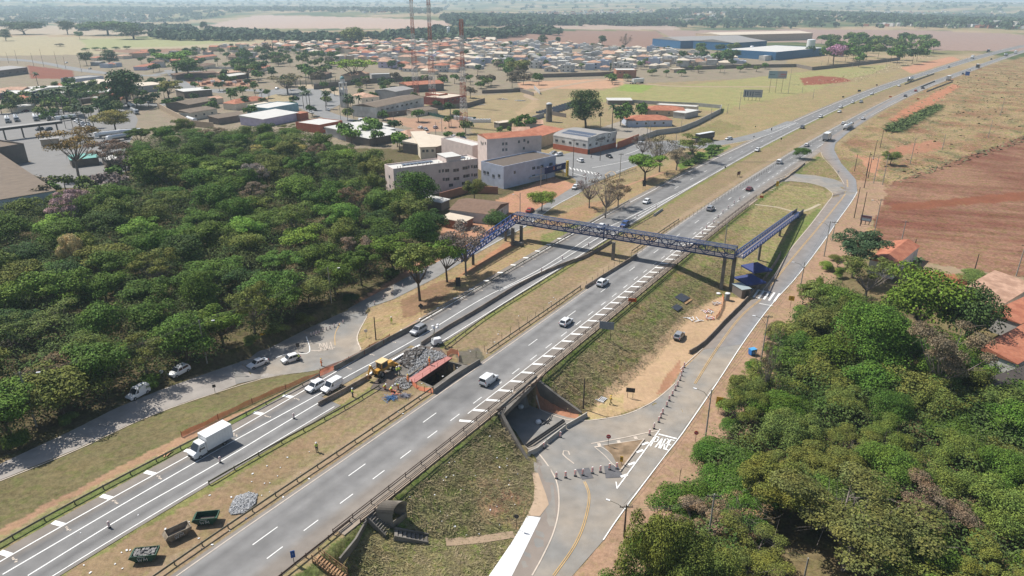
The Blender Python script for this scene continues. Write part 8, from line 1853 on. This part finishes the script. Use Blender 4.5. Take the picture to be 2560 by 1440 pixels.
# ---------------------------------------------------------------- signs
sback=mat('sign_back_dark',(.035,.035,.04),.6,.1,2); sgrey=mat('sign_back_grey',A(150,158,172),.5,.06,1); swh=mat('sign_white',(.7,.7,.7),.5,.04,2); sred=mat('sign_red',(.38,.02,.03),.5,.04,2); syel=mat('sign_yellow',A(232,182,40,.8),.5,.05,2); sor=mat('sign_orange',A(224,96,40,.8),.5,.05,2); sbl=mat('sign_blue',(.02,.09,.35),.5,.05,2)
def sign(px,py,w,h,z0,m,label,z=None,face=None,legs=2,shape='rect',txt=None,tm=None,ts=.5,name='road_sign',cat='road sign',lm=None,rz=None,group=None,tilt=0):
    p=G(px,py) if z is None else Vector((*un(px,py,z),z)); a=(math.atan2(p.y,p.x)-math.pi/2 if rz is None else rz)
    e=empty(name,p,a,label,cat,group)
    mb=MB()
    if shape=='rect': mb.box((0,0,z0+h/2),(w,.05,h))
    elif shape=='diamond': mb.box((0,0,0),(w*.71,.05,w*.71),0,Matrix.Translation((0,0,z0+h/2))@Matrix.Rotation(R(45),4,'Y'))
    else:
        n=8 if shape=='oct' else 18; mb.prism([(w/2*math.cos(2*math.pi*(k+.5)/n),w/2*math.sin(2*math.pi*(k+.5)/n)) for k in range(n)],-.025,.025,Matrix.Translation((0,0,z0+h/2))@Matrix.Rotation(R(90),4,'X'))
    mb.build('panel',m,e)
    for k in range(legs): x=(k-(legs-1)/2)*w*.6; mb=MB(); mb.tube((x,.07,-.2),(x,.07,z0+h*(.5 if legs==1 else .95)),.045 if w<2 else .07,n=6); mb.build('post',lm or pdm,e)
    if txt: text(txt,ts,tm or swh,e,(0,-.045,z0+h/2),ext=.008)
    return e
sign(1515,846,3.1,1.75,2.2,sgrey,'big grey back of a road sign below the footpath railing',z=-.9,rz=R(-15)); sign(1520,1117,.85,.85,1.7,sred,'red octagonal stop sign on the traffic triangle',z=-5.5,legs=1,shape='oct',txt='PARE',ts=.26)
sign(1738,1106,.8,.8,1.6,sred,'small red stop sign beside the woodland at right',z=-5.5,legs=1,shape='oct',txt='PARE',ts=.24)
sign(1291,1322,.75,.75,1.9,sback,'dark round sign back on the slope by the fresh concrete',z=-5.2,legs=1,shape='round')
sign(1575,995,1.7,.95,1.3,sback,'small dark rectangular sign back on the pale dirt',z=-5.2)
sign(1553,1163,.5,1.1,.7,syel,'yellow arrow sign with black chevrons at the triangle tip',z=-5.5,legs=1,txt='<',tm=blk,ts=1.0)
sign(1795,1033,1.25,1.5,2.0,syel,'yellow warning sign with black figure beside the right verge',z=-5.2,legs=1,txt='A',tm=blk,ts=.7)
sign(1975,770,1.3,1.2,2.0,syel,'yellow sign among shrubs right of the zebra crossing',z=-3.6,legs=1,txt='A',tm=blk,ts=.6)
sign(1941,477,1.0,1.9,1.8,syel,'tall yellow sign at the loop road behind the concrete wall',z=-.4,legs=2,txt='A',tm=blk,ts=.8)
sign(1580,763,1.9,.85,.9,sor,'orange works sign on the footpath slope',z=-.3,txt='OBRAS',tm=blk,ts=.4,cat='works sign'); sign(1903,500,1.3,.8,.8,sor,'orange works sign near the far end of the footpath',z=-.2,cat='works sign'); 
sign(1146,731,1.15,2.4,1.6,sback,'tall dark sign back on the verge below the spreading tree',legs=2); sign(1053,788,1.3,1.3,1.7,sback,'dark diamond shaped sign back on a single post',legs=1,shape='diamond')
sign(916,846,.8,.8,1.5,swh,'round white and blue sign with two dark bars',z=-4,legs=1,shape='round',txt='| |',tm=blk,ts=.45); sign(407,948,.75,.75,1.3,swh,'round white sign beside the patrol car',z=-2.2,legs=1,shape='round',txt='-',tm=blk,ts=.6)
sign(658,848,1.1,.5,1.0,syel,'tiny yellow panel at the foot of the woodland',z=-3.5,legs=1); sign(746,880,.7,.9,1.3,sback,'dark sign back on the small traffic island',z=-4.8,legs=1); sign(538,982,.6,.6,1.2,sback,'small dark sign on the left road edge',z=-3.3,legs=1)
sign(736,1412,.55,1.1,1.2,sbl,'small blue sign on a post at the bottom edge',legs=1,txt='i',ts=.4); sign(1610,474,1.2,2.2,1.3,sback,'dark upright sign back left of the far carriageway',legs=2); sign(1414,577+10,1.9,.7,1.9,sback,'dark twin sign back below the footbridge truss',legs=2)
sign(1846,442,2.2,1.4,.8,mat('sign_brown_back',(.12,.05,.04),.7,.1,2),'reddish back of a board on the median by the wire fence',rz=R(40)); sign(1812,428,.7,.7,1.4,sback,'dark round sign back left of the reddish board',legs=1,shape='round'); sign(1952,356,.8,.8,1.4,sback,'dark round sign back opposite the slip road gore',legs=1,shape='round')
sign(1772,402,.6,1.2,1.0,sback,'dark sign back at the bright roadside scrub',legs=1); sign(1928,330,.5,1.2,.9,sback,'dark marker sign on the slip road nose',legs=1); sign(1888,323,.6,.6,1.2,sback,'small dark sign above the slip road',legs=1,shape='round'); sign(1884,349,.6,.6,1.2,sback,'small dark sign on the bare slip road gore',legs=1,shape='round')
sign(2147,234,2.2,1.4,1.4,sback,'dark box sign left of the far carriageway'); sign(2107,248,1.4,.9,1.2,sback,'lower dark box sign on the green embankment'); sign(2191,217,1.4,.9,1.0,sback,'dark low sign by the red earth drain'); 
sign(2225,247,1.8,.8,1.0,sor,'orange works sign in the median far up the road',cat='works sign'); sign(2294,252,1.8,.8,.9,sor,'orange works sign on the right shoulder far up the road',cat='works sign'); sign(2416,195,3.5,3.4,2.2,sbl,'blue direction sign beside the far near carriageway')
sign(1700,1200,.9,.25,1.8,rust,'dark crosswise sign edge on the reddish verge',z=-5.3,legs=1,rz=R(70)); sign(1712,1215,.9,.7,.3,sback,'fallen dark panel on the reddish verge',z=-5.3)
sign(2094,440,.9,.9,1.4,swh,'round white sign back where the loop road joins',legs=1,shape='round',z=0)
# big boards
def board(px,py,w,h,z0,label,cols,legs=4,rz=0.0,rows=()):
    p=G(px,py); e=empty('billboard',p,rz,label,'billboard','advertising boards'); n=len(cols)
    for i,c in enumerate(cols): mb=MB(); mb.box((w*((i+.5)/n-.5),0,z0+h/2),(w/n-.04,.15,h)); mb.build('panel',c,e)
    for k in range(legs): x=(k-(legs-1)/2)*w/(legs); mb=MB(); mb.tube((x,.2,-.3),(x,.2,z0+h),.12,n=6); mb.build('post',pdm,e)
    for (x,z,ww,hh,m) in rows: mb=MB(); mb.box((x*w,-.1,z0+z*h),(ww*w,.04,hh*h)); mb.build('picture',m,e)
    return e
bwht=mat('poster_grey',A(186,192,204),.5,.06,1); bteal=mat('poster_blue_white',A(170,200,216),.5,.05,1); bred=mat('poster_red',A(216,150,156),.5,.05,1); bdk=mat('poster_dark_blue',A(80,96,128),.5,.05,1)
board(1880,252,13,5.2,2.4,'grey billboard with dark standing figures in the field',[bwht,bwht],5,R(-8),[(-.4,.5,.05,.7,bdk),(-.28,.5,.05,.6,bdk),(-.12,.5,.04,.55,bdk),(0,.45,.04,.6,bdk),(.25,.6,.3,.08,bdk),(.25,.35,.3,.06,bdk)])
board(1938,232,13.5,5.6,10.5,'tall billboard, pale blue left and reddish right half',[bteal,bwht],3,R(-6),[(.3,.55,.3,.2,bred),(.25,.3,.38,.08,bred),(-.3,.5,.3,.06,bdk)])
board(2162,562,3.4,2.0,1.2,'small advertising board at the roadside by the red field',[mat('poster_collage',A(176,160,170),.6,.35,2)],3,R(-35),[(0,.8,.8,.2,mat('poster_maroon',A(120,60,70),.6,.1,2)),(0,.3,.8,.3,bteal)])
# purple shop board with lettering
p=Vector(un(1362,455)); q=Vector(un(1416,440)); a=math.atan2(q.y-p.y,q.x-p.x); l=(q-p).length; e=empty('shop_board',(p.x,p.y,0),a,'purple shop board with white lettering and yellow end pillar','billboard'); 
part(e,'panel',WALL['navy'],lambda m:m.box((l*.47,0,4.4),(l*.95,.3,2.6))); part(e,'yellow_pillar',WALL['yellow'],lambda m:m.box((l+.3,-.1,3.1),(1.2,.5,6.2))); text('etel',1.9,swh,e,(l*.62,-.2,4.6)); text('B',1.9,mat('letter_orange',A(236,150,110),.5,.05,2),e,(l*.385,-.2,4.6)); text('A\nV\nE\nL',1.0,blk,e,(l+.3,-.4,3.4))
for k in range(3): part(e,'post',pdm,lambda m:m.tube((l*(.1+.38*k),.2,0),(l*(.1+.38*k),.2,3.2),.1,n=6))
# ---------------------------------------------------------------- striped channelising posts
dpw=mat('delineator_white',(.88,.84,.83),.5,.04,2); dpo=mat('delineator_orange',A(220,96,70),.5,.05,2)
def dl_proto():
    e=empty('delineator_post',(0,0,0),0); mb=MB(); mb.box((0,0,.04),(.42,.4,.08)); mb.build('base',plast,e); mb=MB(); mb.box((0,0,.64),(.30,.08,.95)); mb.tube((0,0,1.1),(0,0,1.2),.08,n=6); mb.build('panel',dpw,e)
    mb=MB()
    for k in range(3): mb.beam((-.17,-.06,.36+.3*k),(.17,-.06,.50+.3*k),.02,.11,up=(0,1,0))
    mb.build('stripes',dpo,e); return e
DP=dl_proto(); first=True
def dposts(L,lab,group,z=None,s=1.0):
    global first
    for i,q in enumerate(L):
        c=DP if first else copy_tree(DP); first=False; p=Vector((*un(q[0],q[1],z),0)) if z is not None else G(*q); c.location=(p.x,p.y,hz(p.x,p.y)+.1); c.rotation_euler=(0,0,math.atan2(p.y,p.x)-math.pi/2+rnd.uniform(-.3,.3)); c.scale=(s,s,s)
        tag(c,lab%ORD(i+1),'delineator post',group)
dposts([(1391,1197),(1414,1195),(1438,1191),(1457,1189),(1481,1184),(1501,1181),(1524,1175),(1542,1173)],'white and orange striped post, %s from left in the row across the closed lane','striped posts across the closed lane',-5.5,1.05)
dposts([(1624,1086),(1635,1070),(1647,1054),(1652,1043),(1657,1033),(1667,1015),(1673,1002),(1681,990),(1688,977),(1694,967),(1700,953),(1703,942),(1706,932),(1710,922)],'striped post, %s from the bottom in the curved row on the frontage road','striped posts along the frontage road',-5.3)
dposts([(1360,1121),(1401,1094)],'striped post, %s from left beside the closing barrier pieces','striped posts by the barrier pieces',-5.5)
dposts([(274,1320),(551,1157),(735,1047),(936,935),(1306,0+694),(1355,674),(1374,655),(1400,640)][:4]+[(1354,680),(1406,649),(1471,616),(1555,572),(1592,542),(1640,520)],'thin striped post, %s from left along the closed lane line','striped posts on the far carriageway',None,.9)
dposts([(1756,585),(1766,572),(1784,558),(1795,545),(1807,533),(1820,522),(1835,510),(1849,500),(1724,610),(1704,630)],'striped post, %s of those on the shoulder beyond the footbridge','striped posts on the near shoulder',None,.9)
dposts([(778,838),(785,836),(791,834),(798,832),(807,827),(816,823),(825,820),(836,816),(846,812),(858,806),(937,770),(960,758),(982,748),(1008,735)],'short dark post, %s from left across the side road mouth','posts across the left side road',-4.4,.75)
# ---------------------------------------------------------------- odds and ends
tb=mat('tent_blue',A(44,62,130),.6,.06,1.5)
for px,py,lab,sc in ((1872,720,'front blue pyramid canopy tent under the ramp',1),(1888,694,'rear blue pyramid canopy tent under the ramp',1)):
    x,y=un(px,py,-3.4); e=empty('canopy_tent',(x,y,hz(x,y)),R(18),lab,'tent','blue canopy tents'); w=2.9
    mb=MB(); mb.add([(-w,-w,2.6),(w,-w,2.6),(w,w,2.6),(-w,w,2.6),(0,0,4.2)],[(0,1,4),(1,2,4),(2,3,4),(3,0,4)])
    for i,(a,b) in enumerate((((-w,-w),(w,-w)),((w,-w),(w,w)),((w,w),(-w,w)),((-w,w),(-w,-w)))): mb.add([(a[0],a[1],2.6),(b[0],b[1],2.6),(b[0],b[1],2.2),(a[0],a[1],2.2)],[(0,3,2,1)])
    mb.build('canopy',tb,e)
    for sx in(-1,1):
        for sy in(-1,1): mb=MB(); mb.tube((sx*w*.96,sy*w*.96,-.3),(sx*w*.96,sy*w*.96,2.6),.05,n=5); mb.build('leg',galv,e)
x,y=un(1851,738,-3.9); e=empty('site_cabin',(x,y,-3.9),R(18),'dark site cabin with pale grey roof in front of the blue tents','cabin'); mb=MB(); mb.box((0,0,1.2),(2.6,4.2,2.5)); mb.build('wall',WALL['dark'],e); mb=MB(); mb.box((0,0,2.52),(2.9,4.5,.12)); mb.build('roof',mat('cabin_roof',A(176,190,194),.6,.05,1),e); mb=MB(); mb.box((.3,-2.13,1.0),(.9,.06,2.0)); mb.build('door',door,e)
x,y=un(1817,752,-4.1); e=empty('water_drum',(x,y,-4.1),0,'grey cylindrical tank with white lid by the tall pillars','tank'); mb=MB(); mb.lathe((0,0,0),[(.62,0),(.62,1.9),(.55,2.0)],14); mb.build('drum',mat('drum_grey',A(150,156,160),.6,.1,1),e); mb=MB(); mb.lathe((0,0,2.0),[(.66,0),(.6,.15),(.2,.25)],14); mb.build('lid',PAINT['white'],e)
x,y=un(1796,738,-4.1); e=empty('round_lid',(x,y,hz(x,y)),0,'low white round lid on the ground beside the grey tank','lid'); mb=MB(); mb.lathe((0,0,0),[(.5,0),(.6,.35),(.3,.5)],14); mb.build('cover',PAINT['white'],e)
x,y=un(1880,888,-4.9); e=empty('waste_bin',(x,y,hz(x,y)),R(20),'bright blue waste container beside the frontage road','waste bin'); mb=MB(); mb.box((0,0,.75),(1.3,1.0,1.2),taper=1.12); mb.build('body',mat('bin_blue',(.03,.17,.50),.5,.05,2),e); mb=MB(); mb.box((0,0,1.42),(1.45,1.15,.14)); mb.build('lid',mat('bin_lid',(.08,.32,.62),.5,.05,2),e); mb=MB()
for sx in(-1,1):
    for sy in(-1,1): mb.tube((sx*.5,sy*.38,.0),(sx*.5,sy*.38,.14),.1,n=6)
mb.build('wheels',plast,e)
# formwork panels and timber on the bank
for i,(px,py,w,l,m,lab) in enumerate([(1705,745,2.6,3.6,mat('panel_dark_grey',A(70,76,88),.6,.1,1),'upper dark formwork panel leaning on the shrubby slope'),(1692,770,1.8,2.8,MC['panel_dark_grey'],'lower dark formwork panel on the shrubby slope'),(1720,755,.5,3.6,wd_,'long grey timber beside the dark panels')]):
    p=G(px,py); mb=MB(); mb.box((0,0,.15),(w,l,.12),0,Matrix.Rotation(.25,4,'Y')); mb.build('shutter_board',m,loc=p,rz=R(-40),label=lab,cat='panel')
rd=random.Random(3)
def heap(px,py,n,r0,m,label,name,cat,ln=1.6,z=-4.2):
    x,y=un(px,py,z); mb=MB()
    for _ in range(n):
        a=rd.uniform(0,3.14); c=(rd.uniform(-r0,r0),rd.uniform(-r0,r0)*.7,rd.uniform(.08,.3)); l=rd.uniform(.5,1)*ln; mb.cm=rd.randrange(len(m)) if isinstance(m,list) else 0; mb.beam((c[0]-math.cos(a)*l/2,c[1]-math.sin(a)*l/2,c[2]),(c[0]+math.cos(a)*l/2,c[1]+math.sin(a)*l/2,c[2]+rd.uniform(-.05,.1)),.16,.08)
    mb.build(name,m,loc=(x,y,hz(x,y)),label=label,cat=cat)
heap(1790,762,12,1.0,[wd_,PAINT['white']],'loose frame of pale timbers near the grey tank','timber_heap','timber',2.0)
heap(1768,780,22,1.3,[mat('scrap_orange',A(214,130,104),.8,.1,1),PAINT['white'],wd_],'heap of orange and white scrap boards','scrap_heap','scrap',1.4); heap(1775,795,18,1.2,[MC['scrap_orange'],PAINT['white']],'lower heap of orange plastic scrap','scrap_heap','scrap',1.3)
heap(1735,800,7,1.6,PAINT['white'],'row of white barrier sections lying on the dirt','barrier_parts','barrier',2.2); heap(1778,792+4,5,.5,PAINT['white'],'small bundle of white boards on the dirt','barrier_parts','barrier',1.0)
def tangle(px,py,r0,m,label,n=60,z=0):
    x,y=un(px,py,z); mb=MB()
    for _ in range(n): a=rd.uniform(0,6.3); c=Vector((rd.gauss(0,r0*.4),rd.gauss(0,r0*.3),rd.uniform(.05,.35))); d=Vector((math.cos(a),math.sin(a),rd.uniform(-.1,.1)))*rd.uniform(.4,1.2); mb.tube(c-d,c+d,.03,n=3,cap=False)
    mb.build('steel_rods',m,loc=(x,y,hz(x,y)),label=label,cat='steel rods')
tangle(978,997,1.1,mat('rod_blue',A(70,130,190),.5,.08,2),'tangle of blue steel rods on the median grass'); tangle(1013,991,.8,mat('rod_grey',A(150,150,165),.5,.08,2),'tangle of grey steel rods beside the blue ones'); tangle(955,955,.9,mat('hose_dark',A(60,60,62),.6,.1,2),'dark coiled hoses below the backhoe',40)
heap(985,983,8,1.0,[MC['scrap_orange'],wd_],'orange boards around the crouching workers','board_heap','boards',1.6,0); heap(418,1136,6,.8,mat('board_orange',A(220,170,130),.8,.1,1),'orange boards lying by the guardrail left of the truck','board_heap','boards',1.8,0)
# pipes and bags at the underpass mouth
for k,(a,b) in enumerate([((1314,1118),(1408,1054)),((1318,1122),(1411,1058))]):
    A_=Vector((*un(*a,-5.5),-5.1+.1*k)); B_=Vector((*un(*b,-5.5),-5.1+.1*k)); mb=MB(); mb.tube((0,0,0),B_-A_,.16,n=8); mb.build('pipe',plast,loc=A_,label='%s long black pipe behind the closing barrier pieces'%('rear' if k==0 else 'front'),cat='pipe')
heap(1362,1056,14,1.1,[plast,rk[0]],'pile of dark hoses and scrap at the underpass mouth','scrap_heap','scrap',1.0,-5.5)
for px,py,l in ((1346,1058,'white sack at the left end of the dark scrap pile'),(1302,1020,'white sack deep inside the underpass')):
    x,y=un(px,py,-5.5); mb=MB(); mb.lathe((0,0,0),[(.45,0),(.6,.25),(.5,.55),(.15,.7)],9); mb.build('sack',PAINT['white'],loc=(x,y,-5.5),label=l,cat='sack')
# drain outlet
x,y=un(1503,1000,-5.2); e=empty('drain_outlet',(x,y,hz(x,y)),R(-35),'white slatted concrete drain outlet at the slope foot','drain'); mb=MB(); 
for k in range(5): mb.box((-.7+.35*k,0,.15),(.12,1.4,.2))
mb.box((0,.75,.15),(1.8,.14,.3)); mb.box((0,-.75,.15),(1.8,.14,.3)); mb.build('slats',PAINT['white'],e)
P=[Vector((*un(px,py,z),z)) for px,py,z in ((1406,905,-.6),(1440,940,-2.6),(1470,970,-4.2),(1494,992,-5.0))]; mb=MB()
for a,b in zip(P[:-1],P[1:]): mb.beam(a-P[0],b-P[0],.7,.35)
mb.build('drain_channel',concd,loc=P[0],label='dark concrete drain channel running down the slope',cat='drain')
# storage yard: pipes, tower, pallets
wt=Vector(un(1372,304)); e=empty('water_tower',(wt.x,wt.y,0),0,'grey cylindrical concrete water tower','water tower'); mb=MB(); mb.lathe((0,0,0),[(1.9,0),(1.9,5),(1.75,5.1),(1.75,9.6),(1.9,9.7),(1.9,10)],16); mb.build('shaft',conc,e); mb=MB(); mb.lathe((0,0,10),[(1.6,0),(1.5,.6),(.4,.9)],12); mb.build('cap',PAINT['white'],e)
blkp=mat('pipe_black',A(58,64,76),.4,.08,1)
for i in range(14):
    a=Vector(un(1340+i*7,268+5.0*(3-i*.42))); b=a+Vector((11,-4.5)); mb=MB()
    for k in range(3): mb.tube((k*.2,k*.75,.4+.35*(k%2)),(b.x-a.x+k*.2,b.y-a.y+k*.75,.4+.35*(k%2)),.36,n=7)
    mb.build('pipe_bundle',blkp,loc=(a.x,a.y,0),label='bundle of black pipes, %s from left in the pipe yard'%ORD(i+1),cat='pipes',group='bundles of black pipes in the yard')
for i,(px,py) in enumerate([(1256,248),(1300,252),(1140,266),(1200,262)]):
    heap(px,py,16,3.2,[metalg,PAINT['white'],blkp],'stack of metal sheets, %s from left in the sandy yard'%ORD([2,3,0,1][i]+1),'sheet_stack','metal sheets',7,0)
for i in range(16):
    x,y=un(1138+i*5.2 if i<9 else 1182+(i-9)*7,298+i*.6 if i<9 else 306,0); mb=MB(); mb.box((0,0,.9),(1.6,1.4,1.8)); mb.box((0,0,1.95),(1.0,.9,.3)); mb.build('ibc_tank',PAINT['white'],loc=(x,y,0),label='white cube tank, %s from left in the row by the masts'%ORD(i+1),cat='tank',group='white cube tanks by the masts')
# red earth pit rim, stacks of bricks
brk=WALL['brick']
for i in range(14):
    x,y=un(500+i*9.5+((i*5)%4),205+((i*7)%10),0); mb=MB(); mb.box((0,0,.9),(3.6,2.4,1.9),i*.3); mb.build('brick_stack',brk if i%3 else PAINT['white'],loc=(x,y,0),label='stack of building bricks, %s from left in the materials yard'%ORD(i+1),cat='bricks',group='brick stacks in the materials yard')
for px,py,r0,h_,l in ((2026,118,6,11,'wide white storage tank behind the striped factory'),(1878,134,2.6,9,'slim white silo left of the striped factory'),(1882,140,2.8,5,'short white tank below the slim silo'),(1818,140,2.4,8,'white silo in front of the blue gabled hall'),(1122,98,3.0,19,'tall white water tower column behind the suburb')):
    x,y=un(px,py); mb=MB(); mb.lathe((0,0,0),[(r0,0),(r0,h_),(r0*.8,h_+.6),(r0*.1,h_+1)],18); mb.build('storage_tank',PAINT['white'],loc=(x,y,hg(x,y)),label=l,cat='storage tank')
# striped factory band
x,y=0,0
# church fence posts etc: small litter across grass
for (poly,n,nm) in (([(0,1380),(600,1200),(860,1060),(1130,880),(1460,700),(1500,690),(1100,970),(860,1140),(430,1440),(150,1440)],60,'median'),([(1010,1240),(1240,1050),(1335,1200),(1280,1330),(1120,1350)],30,'slope')):
    P=[tuple(G2(*p)) for p in poly]; xs=[p[0] for p in P]; ys=[p[1] for p in P]; mb=MB(); k=0
    while k<n:
        x=rd.uniform(min(xs),max(xs)); y=rd.uniform(min(ys),max(ys))
        if inpoly(np.array([x]),np.array([y]),P)[0]: s=rd.uniform(.08,.22); mb.box((x,y,hz(x,y)+.08),(s*1.5,s,.05),rd.uniform(0,3)); k+=1
    mb.build('litter',PAINT['white'],label='small pale scraps of litter scattered over the %s grass'%nm,cat='litter',kind='stuff')
# ---------------------------------------------------------------- the air
hzm=bpy.data.materials.new('haze'); hzm.use_nodes=True; n=hzm.node_tree; n.nodes.clear(); o=n.nodes.new('ShaderNodeOutputMaterial'); v=n.nodes.new('ShaderNodeVolumePrincipled'); v.inputs['Color'].default_value=(.66,.85,1,1); v.inputs['Density'].default_value=HZD; v.inputs['Anisotropy'].default_value=.1; n.links.new(v.outputs[0],o.inputs['Volume'])
mb=MB(); mb.box((0,7200,65),(36000,15000,190)); hzo=mb.build('haze',hzm); tag(hzo,kind='stuff'); hzo['label']='thin bluish haze lying over the distant land'; hzo['category']='haze'
